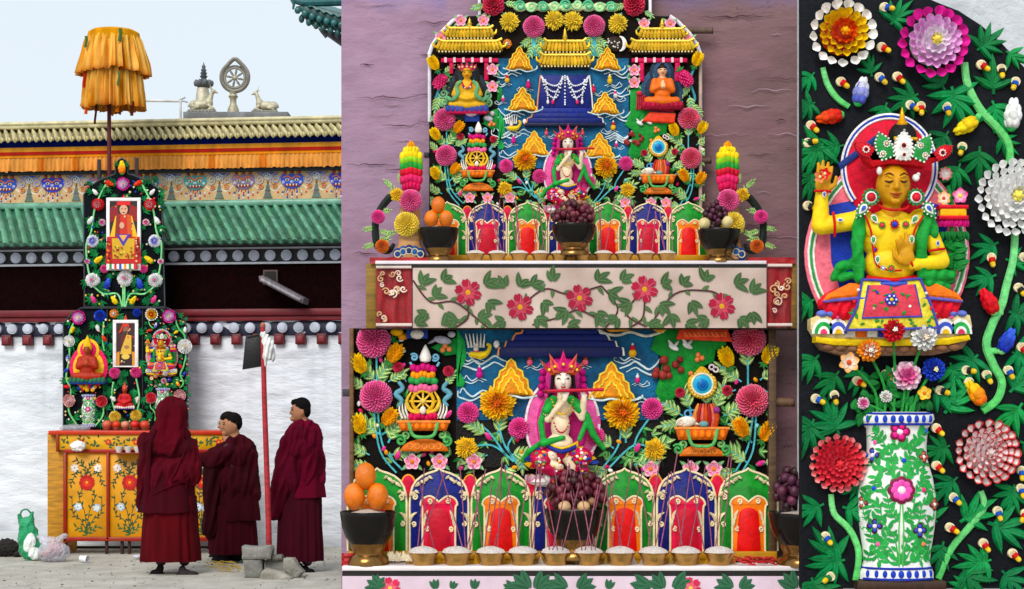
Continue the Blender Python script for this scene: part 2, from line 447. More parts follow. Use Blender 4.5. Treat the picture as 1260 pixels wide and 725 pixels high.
def fl_bud(c0, c1, sep, rows=4):
    """closed bud that points up (v negative): fat scales over a pointed core, cupped by broad sepals"""
    b = MB()
    b.ell((0, -.02, .22), (.46, .78, .4), c0, col2=None, n=14, m=10)
    for (yy, n, rr, c) in ((.45, 5, .44, mixc(c0, c1, .1)), (.1, 5, .5, mixc(c0, c1, .3)), (-.25, 4, .42, mixc(c0, c1, .75)), (-.6, 3, .3, c1)):
        for i in range(n):
            a = 2 * pi * i / n + yy * 5
            b.ell((cos(a) * rr * .5, yy, .24 + sin(a) * rr * .48), (rr * .66, .42, rr * .6), jit(c, .04), n=12, m=8)
    g = MB()
    for i in range(5):
        a = 2 * pi * i / 5 + .3
        g.petal((0, .95, .15), (cos(a) * .75, -.75, sin(a) * .6), (-cos(a), -.5, -sin(a) + .01), .95, .8, .4, .12, sep, mixc(sep, '#ffffff', .15), rows=5, cols=6, rnd=1.0)
    g.ell((0, .78, .18), (.32, .3, .28), sep)
    return [('petals', b), ('sepals', g)]
def fl_tuft(c0, c1, sep):
    b = MB()
    for i in range(58):
        a = i * 2.4; t = (i + .5) / 58
        r = .5 * sin(pi * (.1 + .85 * t)) ** .7
        b.petal((cos(a) * r * .6, .75 - 1.35 * t, .15 + abs(sin(a)) * r * .6), (cos(a) * .8, -.75, sin(a) * .6 + .2), (-cos(a) * .2, -.2, 1), .5, .24, .4, .1, jit(c0, .15), jit(c1, .15), rows=3, cols=2)
    b.ell((0, 0, .1), (.42, .75, .35), c0)
    g = MB()
    for i in range(4): g.lance((0, .8, .1), pi / 2 + (-1.2, -.4, .4, 1.2)[i], .5, .22, .1, sep)
    return [('petals', b), ('sepals', g)]
def kit():
    W, Y, O = '#f4f2ee', '#f3d32a', '#f06a28'
    KIT['wyo'] = fl_cup([('outer_petals', [(.86, 17, .3, .34, .35, W, '#ffffff', None)]), ('middle_petals', [(.62, 16, .3, .26, .5, '#d9a818', Y, None), (.48, 13, .28, .24, .7, '#d9a818', Y, None)]), ('inner_petals', [(.34, 11, .26, .22, .9, '#c94318', O, None), (.2, 8, .24, .2, 1.2, '#c94318', O, None)])], '#f4b63c')
    KIT['magenta'] = fl_cup([('outer_petals', [(.86, 18, .32, .34, .35, '#c81f86', '#ee49ac', None)]), ('middle_petals', [(.64, 17, .3, .26, .5, '#d98fd0', '#f2b8e6', None), (.5, 15, .28, .24, .7, '#dda0d6', '#f0c4e8', None)]), ('inner_petals', [(.36, 12, .26, .2, .9, '#efd3ec', '#fbeefa', None), (.2, 8, .24, .18, 1.2, '#f1e6ef', '#ffffff', None)])], '#f0d468')
    KIT['white'] = fl_cup([('outer_petals', [(.88, 24, .26, .24, .35, '#f4f3f2', '#fdfcfb', None)]), ('middle_petals', [(.72, 22, .26, .22, .5, '#f4f3f2', '#fdfcfb', None), (.56, 18, .26, .2, .65, '#f4f3f2', '#fdfcfb', None)]), ('inner_petals', [(.4, 14, .26, .18, .9, '#f8f7f6', '#ffffff', None), (.24, 10, .24, .16, 1.2, '#eceae8', '#ffffff', None)])], '#f2e070')
    KIT['coral'] = fl_cup([('outer_petals', [(.88, 20, .24, .26, .3, '#e85a66', '#f8a8a6', None)]), ('middle_petals', [(.74, 20, .28, .24, .5, '#cc3444', '#ee5a62', None), (.58, 18, .28, .22, .65, '#cc3444', '#ee5660', None)]), ('inner_petals', [(.42, 15, .28, .2, .9, '#cc3444', '#ee5660', None), (.25, 10, .26, .18, 1.2, '#cc3444', '#f06a72', None)])], '#e2464f')
    KIT['redwhite'] = fl_cup([('outer_petals', [(.87, 20, .3, .3, .4, '#f3eeec', '#f8f4f2', '#d01230')]), ('middle_petals', [(.68, 17, .3, .27, .5, '#f2e4e4', '#fbf8f6', '#d01230'), (.52, 14, .28, .24, .7, '#efdcde', '#fbf8f6', '#c80f2c')]), ('inner_petals', [(.36, 11, .27, .2, .9, '#efdcde', '#fbf8f6', '#c80f2c'), (.22, 8, .25, .17, 1.2, '#e5c0c4', '#f7f2f0', '#c80f2c')])], '#e9d4d2')
    KIT['pinkdahlia'] = fl_pom('#c8106a', '#f04696', ce='#fac0d6', n=150, top='#d6187a')
    KIT['redpinkdahlia'] = fl_pom('#c81850', '#ee4a7c', ce='#fac2cc', n=150, top='#e01a50')
    KIT['pinkpom'] = fl_pom('#d01878', '#f652a2', ce='#f98cbc', n=90, L=.4, W=.28)
    KIT['redrose'] = fl_pom('#8f0f28', '#d61f4a', ce='#ee6a86', n=70, L=.5, W=.5)
    KIT['yellowdahlia'] = fl_pom('#e0b418', '#f8d83a', ce='#faf0a0', n=130)
    KIT['orangedahlia'] = fl_pom('#b5420c', '#e8742a', ce='#f4a05a', n=90, L=.4, W=.28)
    KIT['marigold'] = fl_pom('#ee9a10', '#fcbc20', ce='#ffd848', n=150, L=.5, W=.24, top='#e06a18', ragged=.35, cen='#d8601e')
    KIT['marigold2'] = fl_pom('#eeb010', '#fcc822', ce='#fce060', n=90, L=.5, W=.2, ragged=.45)
    KIT['yellowaster'] = fl_pom('#e8bc14', '#fad428', ce='#f9ea80', n=80, L=.55, W=.2, ragged=.3)
    KIT['bluewhite'] = fl_pom('#e8e8f0', '#f6f6fa', n=90, L=.45, W=.24, top='#1838d8')
    KIT['redpom'] = fl_pom('#c01020', '#e82838', n=80, L=.4, W=.25, top='#f2b0b8')
    KIT['bluepom'] = fl_pom('#16288f', '#2f52d0', n=80, L=.42, W=.26)
    KIT['whitepom'] = fl_pom('#efeff0', '#faf8f6', n=90, L=.4, W=.26, cen='#e06aa0')
    KIT['pinkblossom'] = fl_simple('#f2a3bf', '#d8236e', '#f08a3a', ce='#f7c6d6')
    KIT['redsimple'] = fl_simple('#f2f2f2', '#d42232', '#f3efe6', n=9, leaves=False)
    KIT['redsmall'] = fl_pom('#b80f28', '#dc2440', n=40, L=.5, W=.4, cen='#f1ece2')
    KIT['whitesmall'] = fl_pom('#c9c7c4', '#f3f1ec', n=34, L=.55, W=.42, cen='#f0d8c0')
    KIT['orangesmall'] = fl_pom('#e86a14', '#f5a02a', n=40, L=.5, W=.4, top='#f6efe0', cen='#f6f0e0')
    KIT['pinkrose'] = fl_pom('#e0559a', '#f8e6ee', n=30, L=.6, W=.6, top='#ea6aa6')
    KIT['bluesmall'] = fl_pom('#1c2f9f', '#3a5ad8', n=40, L=.5, W=.42, cen='#f2e9b0')
    KIT['pinksimple'] = fl_simple('#f7c0d8', '#e0408a', '#f7e060', leaves=False)
    KIT['orangesimple'] = fl_simple('#f8f0e0', '#f0a040', '#e05a20', n=6, leaves=False)
    KIT['yellowsimple'] = fl_simple('#f8e070', '#f0b428', '#e07a20', n=5, leaves=False)
    KIT['bud_redorange'] = fl_bud('#c22418', '#e85a2c', '#4fc26a')
    KIT['bud_blue'] = fl_bud('#2640b8', '#f0f0f4', '#3fae5a')
    KIT['bud_yellow'] = fl_bud('#e6c01e', '#f3dc4a', '#35a35e')
    KIT['bud_white'] = fl_bud('#dcdcda', '#f6f5f2', '#3fae5a')
    KIT['bud_red'] = fl_bud('#c2182c', '#e0303e', '#7fd07f')
    KIT['bud_blue2'] = fl_bud('#1c2f9f', '#4a68d8', '#8fd890')
    KIT['bud_sun'] = fl_bud('#ec6a1c', '#f6d23a', '#4fbf5a')
    KIT['bud_pink'] = fl_bud('#c8247a', '#f0609c', '#4fa35a')
    KIT['tuft_yellow'] = fl_tuft('#f0b414', '#fcdc3c', '#3f8f46')
    KIT['tuft_orange'] = fl_tuft('#f09a10', '#fcc02c', '#3f8f46')
    KIT['tuft_pink'] = fl_tuft('#c81f6a', '#f05a90', '#3f8f46')
kit()
PROTO = {}
def flower(fr, kind, u, v, r, label, group=None, w=2, rot=None, cat_='flower', name='flower', clipv=None, squash=1.):
    """every flower is a thing: petals (and a centre) as parts, meshes shared among flowers of one kind"""
    loc = fr.P(u, v, w); t = thing(name, label, cat_, loc, group)
    s = fr.L(r); t.scale = (s, s * squash, s)
    t.rotation_euler = (0, rot if rot is not None else RN.uniform(0, 6.28), 0)
    if clipv is not None:
        for pn, b in KIT[kind]:
            o = MB(Fr0(fr, u, v, w, r, squash)); o.v, o.f, o.c = b.v, b.f, b.c
            c = o.build(pn, 'butter', None, clipv=(clipv - v) / r, loc=tuple(loc))
            c.parent = t; c.location = (0, 0, 0); t.scale = (1, 1, 1); t.rotation_euler = (0, 0, 0)
        return t
    if kind not in PROTO:
        PROTO[kind] = []
        for pn, b in KIT[kind]:
            c = b.build(pn, 'butter', None, loc=(0, 0, 0)); c.parent = t; PROTO[kind].append(c)
    else:
        for p in PROTO[kind]:
            c = p.copy(); COL.objects.link(c); c.parent = t
    return t
class Fr0:
    def __init__(s, fr, u, v, w, r, sq): s.fr, s.u, s.v, s.w, s.r, s.sq = fr, u, v, w, r, sq
    def P(s, u, v, w=0): return s.fr.P(s.u + u * s.r, s.v + v * s.r, s.w + w * s.r * s.sq)
    def PA(s, a):
        a = np.asarray(a, float); return s.fr.PA(np.stack([s.u + a[:, 0] * s.r, s.v + a[:, 1] * s.r, s.w + a[:, 2] * s.r * s.sq], 1))

# ---------------------------------------------------------------- leaves and small relief shapes
def palm_leaf(b, u, v, ang, L, col=None, n=5):
    """hand shaped leaf: pointed leaflets fan out from a short stalk"""
    c = mixc(jit(col or '#17854a', .3), RN.choice(['#0d5a34', '#2fa050', '#1a7a3c']), RN.uniform(0, .6)); L *= RN.uniform(.9, 1.2)
    for k in range(n):
        o = (k - (n - 1) / 2)
        a = ang + o * .55 + RN.uniform(-.07, .07)
        t = abs(o) / n
        bx, by = u + cos(ang) * L * (.28 * (1 - t * 1.7)), v + sin(ang) * L * (.28 * (1 - t * 1.7))
        b.lance((bx, by, 1), a, L * (.78 - .3 * t), L * .235, L * .11 + 1.2, jit(c, .08), bend=RN.uniform(-.3, .3))
    b.tube([(u - cos(ang) * L * .1, v - sin(ang) * L * .1, 1), (u + cos(ang) * L * .35, v + sin(ang) * L * .35, 2)], L * .045, mixc(c, '#000000', .2), n=5)
def sprig(b, u, v, ang, L, stem='#5fb7c0'):
    """little twig with plump leaflets that turn cream at their tips"""
    b.tube([(u, v, 2), (u + cos(ang) * L * .9, v + sin(ang) * L * .9, 3)], L * .035, stem, n=5)
    for k in range(9):
        t = .2 + .8 * (k // 2) / 4; sd = 1 if k % 2 else -1
        a = ang + sd * (.85 - .1 * t) if k < 8 else ang
        bx, by = u + cos(ang) * L * t * .85, v + sin(ang) * L * t * .85
        b.lance((bx, by, 2.5), a, L * .36 * RN.uniform(.85, 1.1), L * .15, L * .09, '#3f9a44' if k % 3 else '#5cae4c', col2='#dfe6a8')
def wavy(b, u0, v0, u1, amp, col, tr=1.3, n=3, w=3, v1=None):
    v1 = v0 if v1 is None else v1
    pts = []
    for i in range(n * 4 + 1):
        t = i / (n * 4); pts.append((u0 + (u1 - u0) * t, v0 + (v1 - v0) * t + amp * sin(t * n * 2 * pi), w))
    b.tube(pts, tr, col, n=6, sm=3)
def cloud_line(b, u, v, L, tr, col, dr=1):
    pts = [(u + dr * L * x, v + L * y, 3) for x, y in ((-.5, .05), (-.42, -.1), (-.3, .04), (-.15, .14), (0, .06), (.15, -.03), (.3, .05), (.5, .12))]
    b.tube(pts, [tr * .6, tr, tr * .6], col, n=6, sm=4)
    pts = [(u + dr * L * x, v + L * y, 3) for x, y in ((-.55, -.02), (-.55, .14), (-.4, .2), (-.2, .26), (0, .18), (.15, .1), (.35, .2))]
    b.tube(pts, [tr * .6, tr, tr * .5], col, n=6, sm=4)
def pearl_row(b, pts, n, r, col, sm=6):
    P = cat([p3(p) for p in pts], sm)
    for i in range(n):
        t = i / max(1, n - 1) * (len(P) - 1); k = min(int(t), len(P) - 2)
        q = P[k].lerp(P[k + 1], t - k); b.ell(q, r, col, n=8, m=5)
def ellipse_pts(c, ru, rv, n=32, a0=0, a1=2 * pi):
    full = abs(a1 - a0 - 2 * pi) < 1e-6
    return [(c[0] + ru * cos(a0 + (a1 - a0) * i / (n if full else n - 1)), c[1] + rv * sin(a0 + (a1 - a0) * i / (n if full else n - 1))) for i in range(n)]
def stemleaf_motif(b, path, leaves, w, stem, leaf, tr=.8, n=10):
    """painted vine: a stem with pairs of flat leaves"""
    P = cat([p3((p[0], p[1], w)) for p in path], 5)
    b.tube(P, tr, stem, n=5, flat=.3)
    for i in range(n):
        k = int((i + .5) / n * (len(P) - 1)); d = P[k + 1] - P[k]; a = math.atan2(d.y, d.x)
        sd = 1 if i % 2 else -1
        b.lance((P[k].x, P[k].y, w), a + sd * RN.uniform(.6, 1.1), leaves * RN.uniform(.8, 1.2), leaves * .42, .35, leaf, rows=4)
def flat_flower(b, u, v, r, w, c0, c1, cen, n=6, h=.5):
    for i in range(n):
        a = 2 * pi * i / n + .3
        b.poly(ellipse_pts((0, 0), 1, 1, 8) and [(u + r * (.55 + .45 * x) * cos(a) - r * .36 * y * sin(a), v + r * (.55 + .45 * x) * sin(a) + r * .36 * y * cos(a)) for x, y in ((-1.1, 0), (-.4, -.7), (.5, -.9), (1, -.4), (.8, 0), (1, .4), (.5, .9), (-.4, .7))], w, w + h * (1 + .02 * i), jit(c0, .12))
    for i in range(n):
        a = 2 * pi * i / n + .3 + pi / n
        b.poly([(u + r * (.35 + .3 * x) * cos(a) - r * .24 * y * sin(a), v + r * (.35 + .3 * x) * sin(a) + r * .24 * y * cos(a)) for x, y in ((-1.1, 0), (0, -.8), (1, 0), (0, .8))], w, w + h * (1.4 + .02 * i), jit(c1, .12))
    b.ell((u, v, w + h * 1.3), (r * .2, r * .2, h * .8), cen, n=8, m=5)

# ---------------------------------------------------------------- seated figures, 100 units tall, base centre at (0,0)
def seated(fr, u, v, k, name, label, skin, robe, w=3, hat='crown', hatc='#c92432', arms='lap', halo=None, halo2=None, scarf=None, base='#d8263c', base2='#f0c84a', vox=2.2, parent=None, mir=1, group=None, child_label=None):
    f = fr.sub(u, v, k, w, mir)
    t = thing(name, label, 'statue', f.P(0, 0), group)
    if halo:
        h = MB(f)
        h.poly(ellipse_pts((0, -42), 47, 54, 28), -2, 2, halo, 1); h.poly(ellipse_pts((0, -42), 38, 42, 28), 1, 3.5, halo2 or '#f4efe4', 1)
        h.poly(ellipse_pts((0, -84), 27, 28, 24), 2, 5, halo2 or '#f4efe4', 1); h.poly(ellipse_pts((0, -84), 20, 21, 24), 4, 6.5, halo, 1)
        h.build('halo', 'butter', t)
    b = MB(f)
    b.poly([(-46, -4), (-40, -14), (40, -14), (46, -4), (40, 0), (-40, 0)], 0, 20, base2, 2)
    for i in range(9): b.ell((-40 + i * 10, -10, 18), (6, 8, 5), jit(base, .15), n=8, m=6)
    b.build('lotus_base', 'butter', t)
    vx = vox
    if arms == 'pray': A = [('c', (-17, -62, 14), 7.5, (-22, -42, 18), 7, robe), ('c', (-22, -42, 18), 6.5, (-4, -50, 26), 4.5, robe), ('c', (17, -62, 14), 7.5, (22, -42, 18), 7, robe), ('c', (22, -42, 18), 6.5, (4, -50, 26), 4.5, robe), ('c', (-2, -48, 27), 4, (-1, -60, 27), 2.6, skin), ('c', (2, -48, 27), 4, (1, -60, 27), 2.6, skin)]
    elif arms == 'up': A = [('c', (-17, -62, 14), 7.5, (-38, -56, 14), 7, skin), ('c', (-38, -56, 14), 6.5, (-38, -76, 16), 4.5, skin), ('e', (-38, -82, 17), (4.5, 6.5, 3), skin), ('c', (17, -62, 14), 7.5, (27, -40, 16), 7, skin), ('c', (27, -40, 16), 6.5, (8, -40, 24), 4.5, skin), ('e', (4, -44, 25), (4, 6.5, 3.5), skin)]
    else: A = [('c', (-17, -62, 14), 7.5, (-26, -40, 16), 7.5, robe), ('c', (-26, -40, 16), 7, (-7, -30, 25), 5, robe), ('c', (17, -62, 14), 7.5, (26, -40, 16), 7.5, robe), ('c', (26, -40, 16), 7, (7, -30, 25), 5, robe), ('e', (0, -29, 27), (8, 4.5, 5), skin)]
    P = [('e', (0, -52, 11), (19, 22, 11), robe if arms != 'up' else skin), ('e', (0, -34, 12), (18, 14, 12), robe), ('c', (-31, -20, 12), 9, (2, -19, 18), 8, robe), ('c', (31, -20, 12), 9, (-2, -17, 18), 8, robe), ('e', (0, -20, 10), (38, 9, 12), robe),
         ('c', (0, -70, 13), 6, (0, -76, 14), 6, skin), ('e', (0, -84, 15), (9.5, 12, 10), skin), ('c', (0, -86, 24), 1.2, (0, -82.5, 25.5), 1.8, skin), ('e', (-9.5, -84, 14), (1.8, 4, 2), skin), ('e', (9.5, -84, 14), (1.8, 4, 2), skin)] + A
    bo = blob(f, P, vx, 'body', 'butter_smooth', t, smooth=3)
    c = MB(f)
    for sg in (-1, 1):
        c.tube([(sg * 7, -86.5, 22.3), (sg * 4.5, -85.8, 24.3), (sg * 2.2, -86.2, 24.8)], .6, '#2a1208', n=5)
        c.tube([(sg * 7, -90, 21.8), (sg * 4.5, -91, 23.5), (sg * 2, -90, 24.5)], .5, '#2a1208', n=5)
    c.tube([(-3, -78.4, 24), (0, -78, 24.6), (3, -78.4, 24)], .9, '#b0302a', n=5); c.build('face_paint', 'butter_smooth', bo)
    c = MB(f)
    if hat == 'crown':
        c.ell((0, -96, 11), (9, 9, 9), '#15100e')
        for i in range(5):
            a = (i - 2) * .55; x = 13 * sin(a)
            pts = [(x + 5 * p + 9 * sin(a) * q * .9, -91 - 14 * q * (1 - .1 * abs(i - 2))) for p, q in ((-.8, 0), (-.8, .6), (0, 1.2), (.8, .6), (.8, 0))]
            c.poly(pts, 12 + 8 * cos(a), 15 + 9 * cos(a), hatc, .6); c.ell((x + 5 * sin(a), -97, 15 + 9 * cos(a)), 2, '#f3e6a0', n=7, m=5)
        c.tube([(-12, -91, 14), (0, -91.5, 25), (12, -91, 14)], 2, '#e8b83a', sm=3)
    elif hat == 'pointed': c.lathe(0, 13, [(10.5, -84), (11.5, -90), (9, -99), (4, -112), (0, -121)], hatc, n=16, kw=.8)
    elif hat == 'lotus':
        for i in range(7):
            a = (i - 3) * .42; c.petal((12 * sin(a), -90, 13 + 6 * cos(a)), (sin(a) * .9, -1, .1), (0, .1, 1), 20, 10, .2, .1, mixc(hatc, '#000000', .2), hatc)
    else: c.ell((0, -90, 13.5), (10, 8.5, 10.5), '#15100e'); c.ell((0, -99, 13), (4.5, 4, 4.5), '#15100e')
    c.build('headdress' if hat != 'hair' else 'hair', 'butter', t)
    if scarf:
        c = MB(f)
        for sg in (-1, 1):
            c.tube([(sg * 12, -68, 20), (sg * 22, -56, 24), (sg * 19, -38, 27), (sg * 32, -28, 22), (sg * 42, -34, 16), (sg * 44, -22, 12)], [3.5, 4.5, 3], scarf, n=7, sm=4, flat=.6)
        c.build('scarf', 'butter', t)
        c = MB(f); c.tube([(-11, -68, 19), (-6, -56, 23.5), (0, -52, 24.5), (6, -56, 23.5), (11, -68, 19)], 1.3, '#c81f2c', sm=4)
        for i in range(7):
            a = (i - 3) * .4; c.ell((10 * sin(a), -52 - 9 * (1 - cos(a)) , 24), 1.9, ('#c81f2c', '#2a41ac', '#f2f0ec')[i % 3], n=7, m=5)
        c.build('necklace', 'butter', t)
    return t
# ---------------------------------------------------------------- the black board relief (close board, and the same design small on the courtyard board)
def hand(b, u, v, w, ang, L, col, spread=.16, side=1, curl=(0, 0, 0, 0)):
    """palm, four unequal fingers and a thumb as capsules for a blob list"""
    dx, dy = cos(ang), sin(ang); nx, ny = -sin(ang), cos(ang)
    b.append(('e', (u + dx * L * .22, v + dy * L * .22, w), (L * .3, L * .24, L * .13), col, ang))
    for k, (ln, o) in enumerate(((.42, -.17), (.5, -.06), (.47, .06), (.36, .17))):
        a = ang + (k - 1.5) * spread
        p0 = (u + dx * L * .4 + nx * o * L, v + dy * L * .4 + ny * o * L, w)
        c = curl[k]
        p1 = (p0[0] + cos(a) * ln * L * .55, p0[1] + sin(a) * ln * L * .55, w + L * .06 + c * L * .2)
        p2 = (p1[0] + cos(a) * ln * L * .5 * (1 - 1.5 * c), p1[1] + sin(a) * ln * L * .5 * (1 - 1.5 * c), w + L * .04 + c * L * .3)
        b += [('c', p0, L * .07, p1, L * .062, col), ('c', p1, L * .062, p2, L * .05, col)]
    t0 = (u + dx * L * .1 + nx * side * L * .2, v + dy * L * .1 + ny * side * L * .2, w)
    t1 = (t0[0] + dx * L * .15 + nx * side * L * .16, t0[1] + dy * L * .15 + ny * side * L * .16, w + L * .08)
    t2 = (t1[0] + dx * L * .22, t1[1] + dy * L * .22, w + L * .12)
    b += [('c', t0, L * .09, t1, L * .07, col), ('c', t1, L * .07, t2, L * .055, col)]

def bead_disc(b, u, v, w, r, cols, beads=10, bc='#f2f0ec'):
    for i, c in enumerate(cols):
        b.ell((u, v, w + i * r * .12), (r * (1 - i / len(cols) * .75), r * (1 - i / len(cols) * .75), r * .3), c, n=12, m=6)
    if beads:
        for i in range(beads):
            a = 2 * pi * i / beads; b.ell((u + r * cos(a), v + r * sin(a), w + r * .15), r * .2, bc, n=6, m=4)
def drop(b, u, v, w, r, ang, c0, c1, c2, beads=12):
    def sh(k):
        return [(u + k * r * (x * cos(ang) - y * sin(ang)), v + k * r * (x * sin(ang) + y * cos(ang))) for x, y in ((1.6, 0), (.9, .45), (.2, .7), (-.5, .6), (-.9, 0), (-.5, -.6), (.2, -.7), (.9, -.45))]
    b.poly(sh(1), w, w + r * .3, c0, r * .1); b.poly(sh(.7), w, w + r * .45, c1, r * .08); b.poly(sh(.38), w, w + r * .6, c2, r * .06)
    P = sh(1.05); pearl_row(b, [(p[0], p[1], w + r * .25) for p in P + P[:1]], beads, r * .13, '#f2f0ec', 2)

def deity_four(fr, where, fine=True):
    loc = fr.P(1097, 436, 0)
    t = thing('deity_statue', 'yellow skinned seated deity with jewelled red crown, relief ' + where, 'statue', loc)
    SK, FC = '#f2d048', '#cc9428'
    vx = fr.L(1.1 if fine else 3.2)
    vxl = 1.25 if fine else 2.6
    # halo
    h = MB(fr)
    def egg(k): return [(1097 + k * 103 * cos(a) * (1 - .08 * max(0, -sin(a))), 308 + k * 120 * sin(a)) for a in [2 * pi * i / 44 for i in range(44)]]
    h.poly(egg(1), 1, 7, '#ee7c8c', 3)
    for k, c in ((.955, '#f3f1ee'), (.925, '#2f9a4a'), (.895, '#f3f1ee')):
        h.tube([(p[0], p[1], 7) for p in egg(k) + egg(k)[:1]], 1.5, c, n=6)
    h.poly([(1024, 250), (1100, 235), (1172, 252), (1168, 330), (1150, 362), (1040, 362), (1027, 320)], 6, 9, '#2a41ac', 2)
    h.build('body_halo', 'butter', t)
    h = MB(fr)
    h.poly(ellipse_pts((1098, 204), 59, 66, 40), 7, 12, '#d42a40', 3)
    for k, c in ((1.0, '#f3f1ee'), (.965, '#2d45b0'), (.925, '#f3f1ee')):
        h.tube([(1098 + 59 * k * cos(a), 204 + 66 * k * sin(a), 12) for a in [pi * .78 + i * pi * 1.44 / 40 for i in range(41)]], 1.7, c, n=6)
    h.poly([(1034, 199), (1086, 160), (1092, 166), (1037, 207)], 10, 15, '#26387a', 1)
    h.build('head_halo', 'butter', t)
    # throne
    th = MB(fr)
    th.poly([(1005, 420), (1194, 417), (1186, 429), (1150, 437), (1040, 438), (1012, 430)], 2, 24, '#7b5c4a', 3)
    th.poly([(1004, 414), (1030, 417), (1100, 418), (1165, 416), (1192, 411), (1194, 418), (1168, 424), (1100, 426), (1028, 425), (1004, 421)], 2, 30, '#ecc838', 2)
    th.poly([(998, 392), (1012, 386), (1182, 384), (1194, 388), (1197, 402), (1192, 412), (1165, 416), (1100, 418), (1030, 417), (1004, 414), (998, 404)], 2, 27, '#e2cf98', 2)
    for i in range(11): th.ell((1020 + i * 15.5, 427 + 3 * sin(pi * i / 10), 22), (8.5, 5, 6), jit('#8a6248', .25))
    for cu in (1013, 1031, 1163, 1182):
        for k, c in ((14, '#f3f1ee'), (11, '#4a5cc0' if cu in (1031, 1163) else '#2f9f4a'), (7, '#f3f1ee'), (4.4, '#e8b83a' if cu in (1031, 1163) else '#d84a6a')):
            th.poly(ellipse_pts((cu, 411), k, k * 1.35, 14, pi, 2 * pi), 26, 34 - k * .35, c)
    for i, c in enumerate(('#e0d8d0', '#e8722c', '#f3f1ee', '#2a41ac', '#d93a4a', '#f3f1ee', '#2f8f45', '#e9d9a0')):
        th.box(1040 + i * 13.6, 402, 1052 + i * 13.6, 415, 26, 30, c, 1)
    th.build('throne', 'butter', t)
    # legs under the robe
    rb = [('e', (1050, 374, 18), (42, 22, 18), '#d8263c'), ('e', (1145, 372, 18), (42, 22, 18), '#d8263c'), ('e', (1097, 372, 20), (55, 24, 18), '#d8263c'),
          ('c', (1030, 380, 18), 17, (1090, 388, 20), 14, '#d8263c'), ('c', (1165, 378, 18), 17, (1105, 388, 20), 14, '#d8263c'), ('e', (1097, 388, 14), (92, 13, 16), '#c41f36')]
    blob(fr, rb, vxl * 1.2, 'robe', 'butter', t, smooth=3, fold=lambda x, y, w: 1.3 * sin(x * .55 + y * .2) * (1 if y > 368 else .2))
    for sg, cu in ((-1, 1052), (1, 1143)):
        ob = MB(fr)
        ob.poly([(cu - sg * 24, 350), (cu + sg * 8, 349), (cu + sg * 34, 362), (cu + sg * 40, 371), (cu - sg * 4, 368), (cu - sg * 28, 366)], 22, 38, '#ee7b3a', 5)
        ob.tube([(cu - sg * 26, 367, 38), (cu, 368, 40), (cu + sg * 40, 371, 32)], 2, '#6a62b8'); ob.build('sash', 'butter', t)
    ob = MB(fr)
    for u_ in (1012, 1022, 1172, 1184): ob.ell((u_, 386, 24), (7, 4.5, 8), '#6a7ac8')
    for u_ in (1060, 1138, 1170, 1030): ob.ell((u_, 391, 32), 2.2, '#e05aa0')
    ob.build('hem_bead', 'butter', t)
    ap = MB(fr)
    ap.poly([(1058, 345), (1129, 344), (1143, 378), (1151, 404), (1038, 407), (1052, 378)], 28, 41, '#e8d85a', 2)
    ap.poly([(1066, 352), (1122, 351), (1131, 390), (1058, 392)], 40, 43, '#d9505e', 1)
    for pts in ([(1058, 345), (1052, 378), (1038, 407)], [(1129, 344), (1143, 378), (1151, 404)], [(1038, 407), (1095, 406), (1151, 404)], [(1058, 345), (1094, 347), (1129, 344)], [(1066, 352), (1058, 392), (1131, 390), (1122, 351)]):
        ap.tube([(p[0], p[1], 42) for p in pts], 1.6, '#4d4fae', n=6)
    for i in range(26):
        a = RN.uniform(0, 6.28); e = RN.choice([(1049, 366), (1046, 388), (1139, 372), (1143, 392), (1060, 399), (1080, 399), (1100, 399), (1120, 398), (1136, 398)])
        ap.lance((e[0] + RN.uniform(-5, 5), e[1] + RN.uniform(-5, 5), 42), a, 6, 3, 1.5, '#3d9a4a')
    for i in range(20):
        ap.lance((1094 + RN.uniform(-26, 26), 372 + RN.uniform(-15, 15), 43), RN.uniform(0, 6.28), 6, 3, 1.5, '#3d9a4a')
    for k in range(6):
        a = k * pi / 3; ap.ell((1093 + 5.5 * cos(a), 370 + 5 * sin(a), 45), (3, 3, 2), '#3a4cc0'); ap.ell((1093 + 5.5 * cos(a), 370 + 5 * sin(a), 46.5), (1.3, 1.3, 1), '#f3f1ee')
    ap.ell((1093, 370, 46), 2.4, '#f0d050')
    for u_, v_, c in ((1072, 381, '#f0a0a8'), (1116, 378, '#f3f1ee'), (1076, 361, '#3a4cc0'), (1048, 372, '#d93a4a'), (1142, 380, '#d93a4a'), (1053, 358, '#f3f1ee'), (1136, 362, '#f3f1ee')): ap.ell((u_, v_, 43), 2, c)
    ap.build('apron', 'butter', t)
    # body
    bd = [('e', (1097, 290, 22), (39, 33, 19), SK), ('e', (1097, 325, 22), (33, 26, 18), SK), ('e', (1080, 283, 33), (18, 14, 9), SK), ('e', (1114, 283, 33), (18, 14, 9), SK),
          ('c', (1097, 262, 26), 12, (1097, 250, 28), 11, FC), ('e', (1061, 269, 22), (15, 13, 14), SK), ('e', (1134, 269, 22), (15, 13, 14), SK),
          ('c', (1054, 271, 24), 12, (1012, 278, 24), 11, SK), ('c', (1010, 277, 24), 11.5, (1011, 240, 28), 8, SK),
          ('c', (1139, 274, 24), 11.5, (1158, 320, 28), 10, SK), ('c', (1158, 322, 30), 10, (1120, 327, 40), 7.5, SK),
          ('e', (1098, 229, 32), (21, 26, 20), FC), ('e', (1098, 241, 36), (15, 14, 15), FC), ('c', (1098, 224, 51), 2.2, (1097.5, 233, 54), 3.2, FC), ('e', (1097.5, 234.5, 53), (4.2, 2.4, 3), FC),
          ('e', (1097.5, 250, 48), (6, 4, 4), FC), ('c', (1088, 219.5, 50), 1.6, (1094, 221, 51.5), 1.4, FC), ('c', (1102, 221, 51.5), 1.4, (1108, 219.5, 50), 1.6, FC)]
